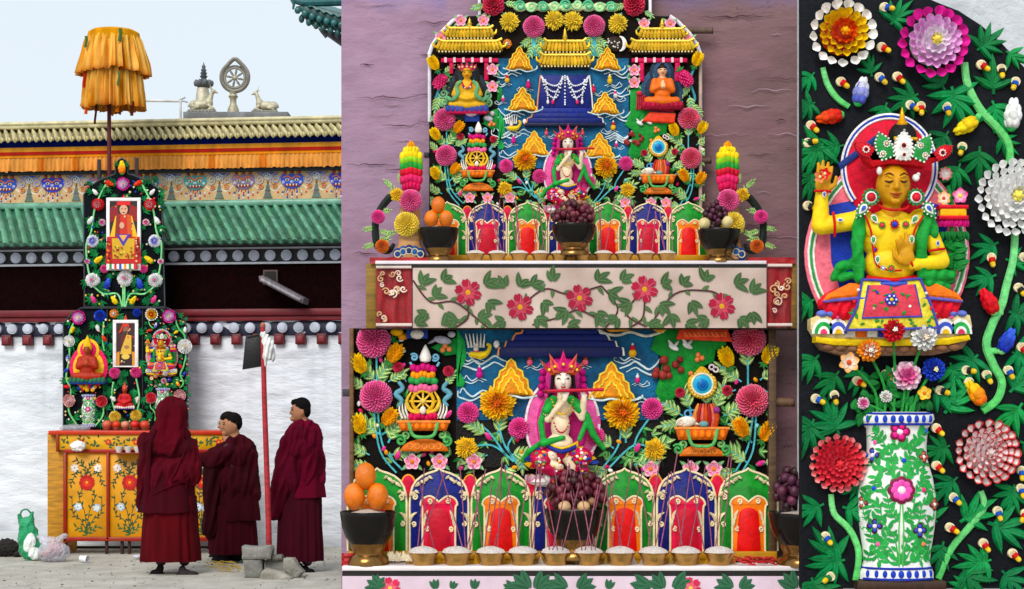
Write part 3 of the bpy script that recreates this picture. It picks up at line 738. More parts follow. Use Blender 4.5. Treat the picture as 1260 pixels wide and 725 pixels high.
    hand(bd, 1011, 236, 30, -pi / 2 + .12, 40, FC, side=1, spread=.08)
    hand(bd, 1113, 326, 44, -pi / 2 - .18, 42, FC, side=-1, spread=.12, curl=(.35, .3, 0, 0))
    bo_ = blob(fr, bd, vxl, 'body', 'butter_smooth', t, smooth=4)
    fc = MB(fr)
    for sg in (-1, 1):
        fc.tube([(1098 + sg * 14, 225, 47.5), (1098 + sg * 9, 227.2, 50.8), (1098 + sg * 4, 225.5, 52)], [.4, 1.4, .4], '#3a1a08', n=5, sm=3)
        fc.tube([(1098 + sg * 15, 219, 47.5), (1098 + sg * 9, 216.5, 50.4), (1098 + sg * 3.5, 219.5, 52.5)], [.4, 1.1, .5], '#3a1a08', n=5, sm=3)
        fc.tube([(1098 + sg * 14, 230.5, 48.5), (1098 + sg * 9, 232, 50.8)], [.2, .5], '#8a5c18', n=5)
    fc.tube([(1089.5, 240.4, 50.4), (1094, 241.8, 52.3), (1097.5, 242.2, 52.8), (1101, 241.8, 52.3), (1105.5, 240.4, 50.4)], [.5, 1.5, .5], '#9c3a20', n=6, sm=3)
    fc.tube([(1093, 244.2, 51.2), (1097.5, 245.6, 52), (1102, 244.2, 51.2)], [.4, 1.1, .4], '#b04a28', n=6, sm=3)
    fc.build('face_paint', 'butter_smooth', bo_)
    # scarf
    G = '#23933a'
    sc = [('c', (1058, 260, 34), 7, (1053, 300, 36), 8.5, G), ('c', (1053, 300, 36), 8.5, (1056, 342, 34), 7, G), ('c', (1052, 322, 32), 6, (1033, 330, 26), 7, G), ('c', (1033, 330, 26), 6, (1027, 340, 24), 5, G), ('c', (1028, 342, 24), 5, (1050, 340, 30), 5, G),
          ('c', (1143, 262, 32), 6.5, (1147, 288, 34), 6, G), ('c', (1140, 266, 34), 7, (1130, 296, 40), 8, G), ('c', (1130, 296, 40), 8, (1134, 336, 34), 7, G), ('c', (1136, 340, 34), 8, (1168, 338, 26), 7.5, G), ('c', (1140, 348, 32), 7, (1164, 352, 24), 6, G)]
    blob(fr, sc, vxl, 'scarf', 'butter', t, smooth=3, fold=lambda x, y, w: 1.1 * sin(x * .42 + y * .16 + 3 * nz(x * .04, y * .04, 1)) + .5 * nz(x * .15, y * .15, w * .1))
    # crown
    cr = MB(fr)
    cr.poly([(1060, 182), (1070, 196), (1096, 190), (1126, 191), (1150, 193), (1157, 186), (1150, 200), (1134, 208), (1112, 205), (1090, 204), (1070, 208), (1061, 200), (1056, 188)], 26, 50, '#c92432', 4)
    cr.ell((1110, 170, 30), (18, 20, 14), '#17120f'); cr.tube([(1110, 172, 32), (1110, 157, 32)], [13, 11], '#15100e', n=14)
    cr.tube([(1096, 173, 45), (1124, 174, 45)], 2.2, '#d8b03a')
    co_ = cr.build('crown', 'butter', t)
    fin = MB(fr); fin.lathe(1109, 32, [(0, 156), (7, 158), (8, 154), (5, 151), (5.5, 149), (3, 147), (3.4, 144), (2.2, 139), (0, 132)], '#e8a82c', n=14); fin.build('crown_finial', 'gold', co_)
    def plaque(u, v, r, ang, c, inner):
        p = MB(fr)
        pts = [(u + r * (x * cos(ang) - y * sin(ang)), v + r * (x * sin(ang) + y * cos(ang))) for x, y in ((0, -1.5), (.6, -.8), (.75, 0), (.55, .9), (-.55, .9), (-.75, 0), (-.6, -.8))]
        p.poly(pts, 42, 54, c, 2)
        pearl_row(p, [(q[0], q[1], 53) for q in pts + pts[:1]], 20, r * .1, '#f2f0ec' if c != '#c92432' else '#d04050', 1)
        for (o, rr) in inner:
            cu, cv = u - sin(ang) * -o * r, v + cos(ang) * o * r
            bead_disc(p, cu, cv, 54, rr, ('#f2f0ec', '#7a1420', '#e8d8a0') if c == '#2f8f45' else ('#f2f0ec', '#c01a2c', '#15100e'), 9)
        p.build('crown_plaque', 'butter', co_)
    plaque(1106, 187, 15, 0.04, '#ece8e2', [(-.25, 4.4), (.5, 3.2)])
    plaque(1083, 187, 14, -.35, '#2f8f45', [(-.45, 3.8), (.5, 3.8)])
    plaque(1129, 189, 14, .45, '#2f8f45', [(-.45, 3.6), (.5, 3.6)])
    plaque(1060, 188, 10, -1.0, '#c92432', [(0, 4)])
    plaque(1153, 192, 10, 1.0, '#c92432', [(0, 4)])
    # jewellery
    jw = MB(fr)
    for u_, ud, ad in ((1068, 1059, 2.2), (1123, 1138, .95)):
        q = MB(fr); bead_disc(q, u_, 245, 44, 9.5, ('#2f8f45', '#f2f0ec', '#c01a2c', '#d93a4a'), 13, '#3f7f4a'); drop(q, ud, 258, 43, 9, ad, '#2f8f45', '#f2f0ec', '#4a62c0'); q.build('shoulder_disc', 'butter', t)
    q = MB(fr); q.ell((1078, 213, 46), (3.5, 5, 3), '#f0eeea'); q.build('earring', 'butter', t); q = MB(fr); q.ell((1123, 221, 44), (4.5, 4.5, 3), '#f0eeea'); q.ell((1126, 217, 44), 2.5, '#f0eeea'); q.build('earring', 'butter', t)
    jw.tube([(1075, 252, 40), (1085, 259, 46), (1097, 261, 48), (1110, 259, 46), (1118, 252, 40)], 1.6, '#c81f2c', sm=4)
    jw.tube([(1060, 264, 42), (1068, 285, 44), (1071, 310, 44), (1076, 328, 43), (1092, 334, 42), (1106, 334, 43)], 1.3, '#c81f2c', sm=4)
    jw.tube([(1132, 268, 44), (1121, 285, 46), (1118, 302, 46)], 1.3, '#c81f2c', sm=4)
    bead_disc(jw, 1097, 278, 44, 5.2, ('#c81f2c', '#2a41ac', '#3a55c8'), 10, '#c81f2c')
    for u_, v_ in ((1082, 279), (1111, 278), (1093, 332)): bead_disc(jw, u_, v_, 43, 4.2, ('#2f8f45', '#c81f2c', '#e05060'), 9, '#3f9f4a')
    drop(jw, 1072, 270, 43, 5, 1.0, '#f2f0ec', '#2f8f45', '#58b060'); drop(jw, 1122, 271, 44, 5, 2.2, '#f2f0ec', '#2f8f45', '#58b060')
    drop(jw, 1071, 296, 44, 4.5, 1.57, '#f2f0ec', '#2f8f45', '#58b060'); drop(jw, 1117, 296, 47, 4.5, 1.57, '#f2f0ec', '#2f8f45', '#58b060'); drop(jw, 1076, 320, 44, 4.2, 1.57, '#f2f0ec', '#2f8f45', '#58b060')
    bead_disc(jw, 1073, 309, 44, 3.4, ('#c81f2c', '#2a41ac'), 9, '#c81f2c'); bead_disc(jw, 1083, 331, 44, 2.6, ('#2a41ac', '#f2f0ec'), 8)
    jw.build('necklace', 'butter', t); jw = MB(fr)
    for (u0, v0, u1, v1, w_) in ((1024, 262, 1026, 292, 38), (1001, 236, 1021, 237, 38), (1141, 310, 1160, 307, 41), (1113, 318, 1121, 333, 46)):
        jw.tube([(u0, v0, w_ - 4), ((u0 + u1) / 2, (v0 + v1) / 2, w_ + 1), (u1, v1, w_ - 4)], 1.7, '#c81f2c', sm=3)
    for u_, v_, a in ((1031, 272, 0), (1012, 240, 1.57), (1151, 300, 1.57)): drop(jw, u_, v_, 39, 3.2, a, '#f2f0ec', '#3a4cc0', '#6a7ad0', 10)
    jw.build('bracelet', 'butter', t); jw = MB(fr)
    jw.tube([(1066, 342, 30), (1097, 346, 42), (1128, 341, 30)], 3, '#c81f2c', sm=3); jw.tube([(1064, 347, 30), (1097, 351, 43), (1130, 346, 30)], 3, '#4d5fc0', sm=3)
    jw.build('belt', 'butter', t)
    fl = MB(fr)
    for u_, v_, c in ((1006, 220, '#f08a60'), (1012, 216, '#d82a38')):
        for k in range(5):
            a = k * 1.257; fl.petal((u_ + cos(a), v_ + sin(a), 42), (cos(a), sin(a), .3), (0, 0, 1), 7, 6, .3, 0, c, c)
        fl.ell((u_, v_, 44), 2, '#f4e0a0')
    fl.tube([(1174, 345, 18), (1178, 320, 20), (1172, 290, 22), (1175, 262, 22), (1168, 228, 22)], 2.4, '#1f8a3c', sm=4)
    for k in range(16):
        v_ = 292 + k * 3.6; fl.lance((1176 + RN.uniform(-3, 3), v_, 22), RN.choice([-.4, .1, 2.8, 3.4]) + RN.uniform(-.2, .2), 17, 11, 7, '#1d8438')
    fl.build('flower_staff', 'butter', t); fl = MB(fr)
    for k in range(9): fl.lance((1160 + k * 3.6, 285, 26), pi / 2 + RN.uniform(-.4, .4), 12, 7, 5, '#1d7434')
    for k in range(9): fl.lance((1157 + k * 4.1, 279, 27), -pi / 2 + RN.uniform(-.6, .6), 13, 8, 6, '#e0358a', col2='#c02070')
    fl.build('lotus', 'butter', t); fl = MB(fr)
    fl.box(1156, 256, 1188, 268, 18, 34, '#f0b42c', 2); fl.box(1154, 253, 1190, 257.5, 18, 36, '#d9303c', 2); fl.box(1154, 266, 1190, 270.5, 18, 36, '#d9303c', 2)
    fl.build('book', 'butter', t)
    fo = thing_child = None
    for kind, u_, v_, r in (('pinksimple', 1181, 241, 10), ('orangesimple', 1161, 244, 9), ('redsimple', 1163, 214, 9)):
        for pn, b in KIT[kind]:
            o = MB(Fr0(fr, u_, v_, 28, r, .6)); o.v, o.f, o.c = b.v, b.f, b.c
            if fo is None: fo = o.build('staff_blossom', 'butter', t)
            else: o.build('staff_blossom', 'butter', t)
    return t

def vase(fr, where, fine=True):
    t = thing('vase', 'white vase with painted green vines, ' + where, 'vase', fr.P(1105, 714, 0))
    prof = [(0, 509), (40, 507), (45, 510), (46, 516), (43, 521), (38, 527), (37, 545), (37, 560), (40, 572), (45, 588), (48, 610), (48, 630), (46, 650), (43, 672), (41, 690), (43, 698), (46, 704), (46, 712), (42, 714), (0, 714)]
    b = MB(fr)
    def fold(r, v, th, j):
        return r * (1 + .012 * sin(th * 5 + v * .05)), v
    b.lathe(1103, 0, prof, '#eeeeea', n=40, kw=.55, fold=fold); b.build('body', 'butter_smooth', t)
    def rad(v):
        for (r0, v0), (r1, v1) in zip(prof[1:], prof[2:]):
            if v0 <= v <= v1 and v1 > v0: return r0 + (r1 - r0) * (v - v0) / (v1 - v0)
        return 40
    def on(x, v, e=.6):
        r = rad(v); th = max(-1, min(1, x / r))
        return (1103 + x, v, r * .55 * (1 - th * th) ** .5 + e)
    for v0, v1 in ((509, 522), (698, 711)):
        bd = MB(fr)
        for e in (v0, v1): bd.tube([on(x, e, .6) for x in range(-43, 44, 6)], 1.5, '#26389e', n=6)
        for k in range(-4, 5):
            x = k * 9.6; q = on(x, (v0 + v1) / 2, .3); bd.ell(q, (3.6 * (1 - abs(k) * .09), 4.6, 1.5), '#2a44b4')
        bd.build('painted_band', 'butter_smooth', t)
    m = MB(fr)
    def leafp(x, v, a, L):
        q = on(x, v)
        pts = [(x + L * i / 4 * cos(a) + s * L * .24 * sin(pi * min(1, .15 + .8 * i / 4)) * -sin(a), v + L * i / 4 * sin(a) + s * L * .24 * sin(pi * min(1, .15 + .8 * i / 4)) * cos(a)) for s, rng in ((1, range(5)), (-1, range(4, -1, -1))) for i in rng]
        m.add([on(px, pv, .9) for px, pv in pts], [tuple(range(len(pts)))], jit('#2f9a48', .2))
    def vine(pts):
        P = cat([p3(p) for p in pts], 6)
        m.tube([on(p.x, p.y, .5) for p in P], .8, '#3fa552', n=5)
        for i in range(1, len(P) - 1, 2 if fine else 3):
            d = P[i + 1] - P[i]; a = math.atan2(d.y, d.x)
            for sd in (-1, 1):
                if RN.random() < .85: leafp(P[i].x, P[i].y, a + sd * RN.uniform(.6, 1.3), RN.uniform(7.5, 11.5))
    for sg in (-1, 1):
        vine([(sg * 2, 695), (sg * 14, 672), (sg * 30, 668), (sg * 36, 650), (sg * 30, 636)])
        vine([(sg * 3, 690), (sg * 8, 660), (sg * 22, 640), (sg * 26, 620), (sg * 38, 612)])
        vine([(sg * 4, 590), (sg * 18, 575), (sg * 28, 584), (sg * 34, 600)])
        vine([(sg * 3, 570), (sg * 14, 556), (sg * 22, 540), (sg * 32, 530)])
        vine([(sg * 32, 562), (sg * 18, 566), (sg * 8, 580)])
        vine([(sg * 38, 690), (sg * 34, 676), (sg * 24, 690)]); vine([(sg * 4, 640), (sg * 14, 626), (sg * 18, 606), (sg * 30, 590)]); vine([(sg * 2, 552), (sg * 9, 545), (sg * 24, 556), (sg * 33, 572)]); vine([(sg * 12, 690), (sg * 22, 678), (sg * 20, 662), (sg * 12, 652)]); vine([(sg * 40, 640), (sg * 44, 622), (sg * 40, 604)])
        m.tube([on(sg * 2, 694), on(sg * 3, 650), on(sg * 1, 615)], .9, '#5fb55f', n=5)
    def pf(x, v, r, c0, c1, n):
        for k in range(n):
            a = 2 * pi * k / n
            q = on(x + r * .6 * cos(a), v + r * .6 * sin(a), 1); m.ell(q, (r * .42, r * .42, 1.3), c0, n=8, m=5)
            q = on(x + r * .5 * cos(a), v + r * .5 * sin(a), 1.8); m.ell(q, (r * .28, r * .28, 1.2), c1, n=8, m=5)
        m.ell(on(x, v, 2), (r * .3, r * .3, 1.6), '#f6e8f0', n=8, m=5)
    pf(0, 602, 17, '#7a1f3c', '#ea62b4', 8); pf(-1, 531, 13, '#7a1f3c', '#e03c8c', 5)
    for x, v in ((-31, 646), (23, 651), (-32, 560)): pf(x, v, 9.5, '#3a1430', '#3f4fb8', 4)
    for x, v in ((30, 562), (43, 620), (-45, 618)): pf(x, v, 8, '#5a2430', '#c05a48', 4)
    for x, v, c in ((-29, 544, '#f06aa8'), (-27, 668, '#f06aa8'), (28, 668, '#ee8a60'), (-32, 600, '#2f4fc0'), (4, 566, '#2f4fc0'), (33, 530, '#3f6fd0'), (28, 602, '#e2467f')): m.ell(on(x, v, 1), (3, 3, 1.2), c, n=8, m=5)
    m.build('painted_vine', 'butter_smooth', t)
    return t

CAPS = [(1090, 12, .5, 0), (1085, 60, .7, 1), (1036, 104, .6, 1), (1082, 97, .8, 0), (1103, 99, .7, 1), (1119, 132, .4, 0), (1133, 133, 1.6, 1), (1163, 136, 1.2, 0), (1207, 83, .8, 1), (1229, 90, 1.8, 2), (1246, 103, 1.8, 0), (1182, 184, 1.8, 3), (998, 155, 1, 1), (995, 176, 0, 2),
        (996, 253, .2, 2), (1218, 321, 1.3, 1), (1253, 357, 1.2, 2), (1259, 320, .8, 0), (1257, 428, 1, 1), (1241, 458, 1, 0), (1055, 470, .4, 1), (1089, 463, .9, 1), (1158, 481, .6, 2), (1192, 470, .6, 3), (1006, 491, .3, 0), (1028, 487, 1.5, 2), (1153, 529, .9, 1), (1152, 576, .6, 1), (1257, 580, 1.4, 0), (1255, 602, 1.5, 0), (1175, 613, 1.0, 0), (1169, 652, .6, 1), (1225, 632, 1.3, 0), (1017, 662, 1, 0), (1017, 709, 2.6, 3), (1211, 672, 1, 1), (1246, 684, .9, 1), (1257, 636, 2.2, 1), (1189, 455, .4, 2), (1215, 462, 1.3, 3)]
def vial(fr, u, v, ang, c, label, group):
    u += RN.uniform(-2, 2); v += RN.uniform(-2, 2); ang += RN.uniform(-.25, .25)
    t = thing('butter_cup', label, 'ornament', fr.P(u, v, 1), group)
    d = (cos(ang), sin(ang))
    a = MB(fr); a.tube([(u - d[0] * 3, v - d[1] * 3, 2), (u - d[0] * 2, v - d[1] * 2, 6)], [6, 5.4], '#eadbb0', n=14); a.ring((u - d[0] * 2.4, v - d[1] * 2.4, 6), 4.9, 1.0, '#f2e6c2', n=14); a.build('rim', 'butter', t)
    a = MB(fr); a.tube([(u - d[0] * 1, v - d[1] * 1, 6), (u + d[0] * 3.5, v + d[1] * 3.5, 8)], 4.3, ('#1f4fa8', '#c01f2a', '#171717', '#1d6a3a')[c], n=12); a.build('body', 'butter', t)
    a = MB(fr); a.tube([(u + d[0] * 3, v + d[1] * 3, 7), (u + d[0] * 7, v + d[1] * 7, 9)], [3.2, 3.4], '#e8bf3a', n=10); a.ell((u + d[0] * 7, v + d[1] * 7, 9), 3.2, '#eccb58', n=8, m=6); a.build('tip', 'butter', t)
LEAVES4 = [(1098, 28, -.9, 30), (1000, 92, 2.3, 32), (1072, 92, -1.8, 30), (1000, 128, 2.6, 34), (1090, 130, 1.9, 34), (1126, 118, 2.6, 36), (1160, 108, -2.2, 32), (1172, 112, 1.3, 44), (1205, 60, -.7, 34), (1222, 112, -1.6, 40), (1222, 128, 1.2, 40), (1165, 165, 2.2, 34), (1205, 185, 1.6, 46), (1230, 170, .8, 30), (1012, 178, 2.4, 46), (1035, 180, 2.9, 40), (998, 215, 1.6, 36), (1180, 205, 1.9, 36), (1225, 300, 2.6, 34), (1240, 320, .2, 30), (1222, 340, 2.7, 34), (1245, 385, .3, 36), (1200, 440, 2.3, 40), (1170, 450, 1.2, 40), (1248, 435, .5, 34), (1000, 370, 2.6, 34), (1005, 440, 2.3, 40), (1030, 460, 2.2, 40), (1060, 455, 1.8, 30),
           (1030, 530, -2.0, 44), (1000, 520, 1.9, 40), (1165, 505, -.9, 44), (1150, 480, .6, 40), (1165, 550, 2.7, 40), (1175, 590, 2.4, 36), (1245, 480, -.8, 46), (1255, 500, 2.2, 40), (1247, 600, 1.8, 34), (1010, 622, 2.7, 34), (1040, 625, .3, 34), (1185, 640, -.6, 46), (1160, 670, 1.8, 34), (1030, 690, -2.2, 44), (1035, 690, 2.9, 40), (1215, 690, 2.9, 46), (1220, 645, .3, 46), (1185, 700, .9, 44), (1235, 705, .8, 40), (1000, 715, 1.2, 40), (1150, 640, -2.4, 30), (1058, 600, 2.8, 24), (1240, 65, .6, 26), (1258, 260, 1.0, 30), (1258, 545, .4, 34), (1025, 400, 2.8, 24), (1190, 720, 2.4, 34)]
def black_board_relief(fr, where, group, fine=True, board=None, vmax=740):
    lf, vi, em = MB(fr), MB(fr), MB(fr)
    for (u, v, a, L) in LEAVES4: palm_leaf(lf, u, v, a, L, n=RN.choice([5, 5, 7]) if fine else 5)
    lf.v = [(max(986.5, p[0]), p[1], p[2]) for p in lf.v]
    lf.build('foliage', 'butter', board)
    for pts, r in (([(1012, 84), (1018, 105), (1030, 122), (1044, 132)], 4), ([(1186, 78), (1190, 105), (1205, 135), (1228, 160), (1240, 178), (1242, 202)], 5.5), ([(1216, 140), (1205, 142), (1200, 150)], 4), ([(1248, 288), (1246, 320), (1238, 350), (1232, 375), (1220, 400), (1213, 425), (1222, 450), (1232, 470), (1226, 492), (1208, 506)], 5.5), ([(1233, 385), (1222, 384)], 4), ([(1214, 432), (1228, 432)], 4), ([(1022, 608), (1026, 632), (1045, 652), (1056, 680), (1052, 714)], 4.2), ([(1206, 604), (1210, 624), (1195, 645), (1170, 675), (1154, 712)], 4.5)):
        vi = MB(fr); vi.tube([(p[0], p[1], 3) for p in pts], [r * .85, r, r * .9], jit('#7fd287', .12), n=8, sm=5, flat=.8, col2=jit('#5cc468', .1)); vi.build('vine_stem', 'butter', board)
    g = group
    D = lambda k, u, v, r, l, **kw: flower(fr, k, u, v, r, l + ' ' + where, g, name=kw.pop('name', 'dahlia'), **kw)
    D('wyo', 1034, 44, 43, 'white edged yellow dahlia with orange heart')
    D('magenta', 1145, 55, 45, 'magenta edged dahlia with pale pink heart')
    D('white', 1243, 245, 49, 'large all white dahlia')
    D('coral', 1029, 570, 37, 'coral red dahlia beside the vase')
    D('redwhite', 1211, 556, 42, 'red and white speckled dahlia')
    B = lambda k, u, v, r, ang, l: flower(fr, k, u, v, r, l + ' ' + where, 'flower buds ' + where, rot=ang, name='flower_bud', w=3)
    B('bud_redorange', 1020, 145, 17, -1.75, 'orange red bud')
    B('bud_blue', 1058, 114, 18, .25, 'blue bud with white tip')
    B('bud_yellow', 1187, 156, 17, -2.1, 'yellow bud with green sepals')
    B('bud_white', 1244, 142, 20, .1, 'white bud with green sepals')
    B('bud_red', 1215, 372, 18, -.5, 'red bud')
    B('bud_blue2', 1237, 420, 17, .5, 'all blue bud')
    B('bud_sun', 1199, 484, 18, -.6, 'orange bud with yellow tip')
    if True:
        st = MB(fr)
        for u, v in ((1090, 410), (1127, 420), (1063, 434), (1112, 463), (1145, 457), (1040, 447), (1087, 487), (1059, 496), (1133, 484)):
            st.tube([(u, v, 36 if v < 425 else 24 if v < 450 else 10), ((u + 1100) / 2 + 3, (v + 515) / 2, 14), (1100 + (u - 1100) * .4, 514, 14)], 1.8, '#2f8f40', sm=4)
        for i in range(46):
            a = RN.uniform(pi * 1.0, pi * 2.0); rr = RN.uniform(15, 58)
            u, v = 1100 + rr * cos(a) * .95, 512 + rr * sin(a)
            st.lance((u, v, 6 + RN.uniform(0, 8)), RN.uniform(0, 6.28), 14, 10, 3, jit('#1f7d36', .25))
        st.build('bouquet_foliage', 'butter', board)
        S = lambda k, u, v, r, l, n='flower': flower(fr, k, u, v, r, l + ' ' + where, 'flowers in the vase ' + where, w=40 if v < 425 else (30 if v < 450 else 16), name=n)
        S('redsmall', 1090, 408, 15, 'red bouquet flower with pale heart')
        S('whitesmall', 1127, 417, 17, 'white bouquet flower')
        S('orangesmall', 1063, 432, 15, 'orange bouquet flower with white heart')
        S('pinkrose', 1112, 463, 19, 'pink and white bouquet rose')
        S('bluesmall', 1145, 455, 15, 'blue bouquet flower')
        S('orangesimple', 1038, 447, 13, 'orange centred white bouquet flower')
        S('whitesmall', 1087, 488, 8, 'tiny white bouquet rose')
        S('pinkrose', 1059, 496, 8, 'tiny pink bouquet rose')
        S('yellowsimple', 1133, 484, 9, 'small yellow bouquet flower')
    cols = ('blue', 'red', 'black', 'green')
    if fine:
        cnt = {}
        for (u, v, a, c) in CAPS:
            vial(fr, u, v, a, c, f'small cream rimmed {cols[c]} cup with yellow tip stuck ' + where, f'{cols[c]} cups ' + where)
    else:
        for (u, v, a, c) in CAPS:
            em.ell((u, v, 3), 5, ('#1f4fa8', '#c01f2a', '#e0c070', '#eadbb0')[c], n=6, m=4); em.ell((u + 6, v + 3, 3), 4, '#e8cf8a', n=6, m=4)
        em.build('bead_relief', 'butter', board)
# ---------------------------------------------------------------- close black board in front of a white wall
Y4 = -2.75
f4 = Fr(Y4)
w4 = MB(Fr(-2.55)); w4.box(986, -60, 1420, 724, -30, 0, '#c9ccd0'); w4.build('white_wall', 'rough_white', None, 'rough whitewashed wall behind the rounded top of the black board', 'wall')
B4 = thing('flower_board', 'large black board covered in butter flowers with round shoulder, before white wall', 'relief board', f4.P(1140, 724, -8))
b = MB(f4)
outl = [(985, -40), (1110, -40), (1130, -8), (1152, 2), (1180, 13), (1208, 31), (1234, 54), (1262, 84), (1290, 124), (1310, 170), (1318, 230), (1318, 724), (985, 724)]
b.poly(outl, -12, 0, '#191b20', 2); b.build('backing', 'blackboard', B4)
b = MB(f4); b.box(1050, 713, 1158, 724, 0, 26, '#3a2416', 2); b.build('vase_ledge', 'wood_side', B4)
black_board_relief(f4, 'on the large black board', 'dahlias on the large black board', True, B4)
f4d = Fr(Y4 - 28 * (Y4 - CAMY) / F); f4d.wz = 28
deity_four(f4d, 'on the large black board', True)
vase(f4, 'on the large black board', True)
# ---------------------------------------------------------------- the painted altar boards (one whole, one seen close and cut at its top)
def arch(fr, cu, half, vt, vb, c_out, c_in, c_core, label, group):
    t = thing('arch_panel', label, 'arch panel', fr.P(cu, vb, 0), group)
    def og(h, top, k=1.):
        pts = [(cu - h, vb)] + [(cu + h * x, top + (vb - top) * y) for x, y in ((-1, .42), (-.975, .31), (-.9, .215), (-.77, .14), (-.58, .085), (-.36, .05), (-.17, .03), (-.06, .012), (0, -.01))]
        return pts + [(2 * cu - p[0], p[1]) for p in pts[::-1][1:]]
    o = og(half, vt); b = MB(fr); b.poly(o, 4, 10, c_out, 1); i2 = og(half * .78, vt + (vb - vt) * .2); b.poly(i2, 9, 11.5, mixc(c_out, '#000000', .25), 1); b.build('field', 'butter_smooth', t)
    n = MB(fr); hi = half * .56; nt_ = vt + (vb - vt) * .34
    ht = [(cu - hi, vb), (cu - hi * 1.0, nt_ + 16), (cu - hi * 1.12, nt_ + 9), (cu - hi * .95, nt_ + 2), (cu - hi * .5, nt_ - 1), (cu, nt_ + 6)]
    ht = [(p.x, p.y) for p in cat(ht, 4)]; ht = ht + [(2 * cu - p[0], p[1]) for p in ht[::-1][1:]]
    n.poly(ht, 10, 14, c_in, 1)
    hc = hi * .58; ct = nt_ + 13
    core = [(cu - hc * 1.25, vb), (cu - hc * 1.05, ct + 12), (cu - hc * .75, ct + 3), (cu, ct), (cu + hc * .75, ct + 3), (cu + hc * 1.05, ct + 12), (cu + hc * 1.25, vb)]
    n.poly([(p.x, p.y) for p in cat([p3(q) for q in core], 3)], 13, 16, c_core, 1)
    n.build('niche', 'butter_smooth', t)
    m = MB(fr); CR = '#efdfb8'
    m.tube([(p[0], p[1], 10) for p in o], 1.45, CR, n=6); m.tube([(p[0], p[1], 14) for p in ht], 1.3, CR, n=6)
    k = half / 38
    for sg in (-1, 1):
        for (x, y) in ((.62, .1), (.82, .22), (.36, .045)):
            xx, yy = cu + sg * half * x, vt + (vb - vt) * y + 6
            m.lance((xx, yy, 11), pi / 2 - sg * .9 + (0 if sg > 0 else 0), 10 * k, 5 * k, 3, CR)
            m.lance((xx, yy - 2, 11), pi / 2 + sg * 1.0, 7 * k, 4 * k, 3, CR)
        m.spiral((cu + sg * half * .82, vt + (vb - vt) * .34, 12), 4 * k, 1.3, 1.3 * k, CR, dr=sg)
        m.spiral((cu + sg * hi * .55, nt_ + 5, 15), 3.6 * k, 1.3, 1.2 * k, CR, dr=-sg)
        m.spiral((cu + sg * hi * .72, vb - (vb - vt) * .27, 15), 3.4 * k, 1.3, 1.3 * k, CR, dr=sg)
        m.spiral((cu + sg * half * .86, vb - (vb - vt) * .33, 12), 3.4 * k, 1.3, 1.3 * k, CR, dr=-sg)
        for j in range(3):
            m.lance((cu + sg * hi * (.95 - .05 * j), vb - (vb - vt) * (.3 + .06 * j), 14), -pi / 2 + sg * (.25 + .1 * j) * -1, 10 * k, 4 * k, 2.5, CR)
            m.lance((cu + sg * half * .98, vb - (vb - vt) * (.36 + .03 * j), 11), -pi / 2 - sg * (.2 + .4 * j), 11 * k, 4 * k, 2.5, CR)
    m.build('trim', 'butter_smooth', t)
    return t
def mountain(fr, cu, vb, hw, h, label, group, clipv=None):
    t = thing('mountain_relief', label, 'relief mountain', fr.P(cu, vb, 0), group)
    def sh(k):
        L = [(-1, 0), (-.92, -.12), (-.78, -.2), (-.74, -.42), (-.55, -.5), (-.5, -.66), (-.25, -.74), (-.16, -.9), (0, -1)]
        pts = [(cu + x * hw * k, vb + y * h * k - h * (1 - k) * .12) for x, y in L]
        return pts + [(2 * cu - p[0] , p[1]) for p in pts[::-1][1:]]
    b = MB(fr); b.poly(sh(1), 2, 7, '#d9892a', 2); b.poly(sh(.72), 6, 9, '#e9a03a', 1.5); b.poly(sh(.42), 8, 11, '#d98a34', 1)
    b.build('peak', 'butter', t, clipv=clipv)
    b = MB(fr)
    for k, w_ in ((1, 7), (.72, 9), (.42, 11)): b.tube([(p[0], p[1], w_) for p in sh(k)], hw * .055, '#f0cf58', n=6)
    b.tube([(cu - hw * 1.25, vb - 2, 5), (cu - hw * .5, vb + 2, 8), (cu, vb, 8), (cu + hw * .6, vb + 3, 8), (cu + hw * 1.3, vb - 1, 5), (cu + hw * 1.35, vb - 5, 5)], hw * .05, '#cfe6ea', n=6, sm=4)
    b.build('edging', 'butter', t, clipv=clipv)
    return t
def jewel_cloud(b, u, v, s, c1, c2, tail=1):
    cloud_line(b, u + tail * s * .6, v + s * .5, s * 3.4, s * .1, '#d9e6ea', -tail)
    b.ell((u, v, 6), (s * .55, s * .6, s * .4), c1); b.ell((u, v - s * .7, 6), (s * .38, s * .45, s * .35), c2); b.ell((u, v - s * 1.2, 6), (s * .18, s * .25, s * .2), '#f0eadc')
def offering_dome(b, cu, v, hw, h):
    b.poly([(p[0], p[1]) for p in ellipse_pts((cu, v), hw, h, 18, pi, 2 * pi)], 4, 14, '#d9702c', 2)
    for i in range(5): b.ring((cu + (i - 2) * hw * .3, v - h * .4, 14), hw * .11, .7, '#eea25c', n=10, m=4)
def offering_bowl(b, cu, v0, v1, hw):
    b.poly([(cu - hw, v0), (cu + hw, v0), (cu + hw * .86, v1), (cu - hw * .86, v1)], 6, 18, '#c9622a', 2)
    b.tube([(cu - hw * 1.02, v0, 17), (cu + hw * 1.02, v0, 17)], 1.8, '#e89050', n=6)
    for i in range(7): b.ell((cu + (i - 3) * hw * .25, (v0 + v1) / 2, 18), (hw * .11, (v1 - v0) * .38, 3), '#f0823a', n=8, m=6)
    b.tube([(cu - hw * .55, v0 + 1, 20), (cu - hw * .4, v1 + 5, 21), (cu, v1 + 8, 21), (cu + hw * .4, v1 + 5, 21), (cu + hw * .55, v0 + 1, 20)], 2.2, '#5fae62', sm=4)
    for sg in (-1, 1):
        b.spiral((cu + sg * hw * .88, v1 + 12, 12), 7, 1.4, 2, '#4da257', dr=sg); b.spiral((cu + sg * hw * .7, v1 + 5, 12), 5, 1.2, 1.8, '#86c078', dr=-sg)
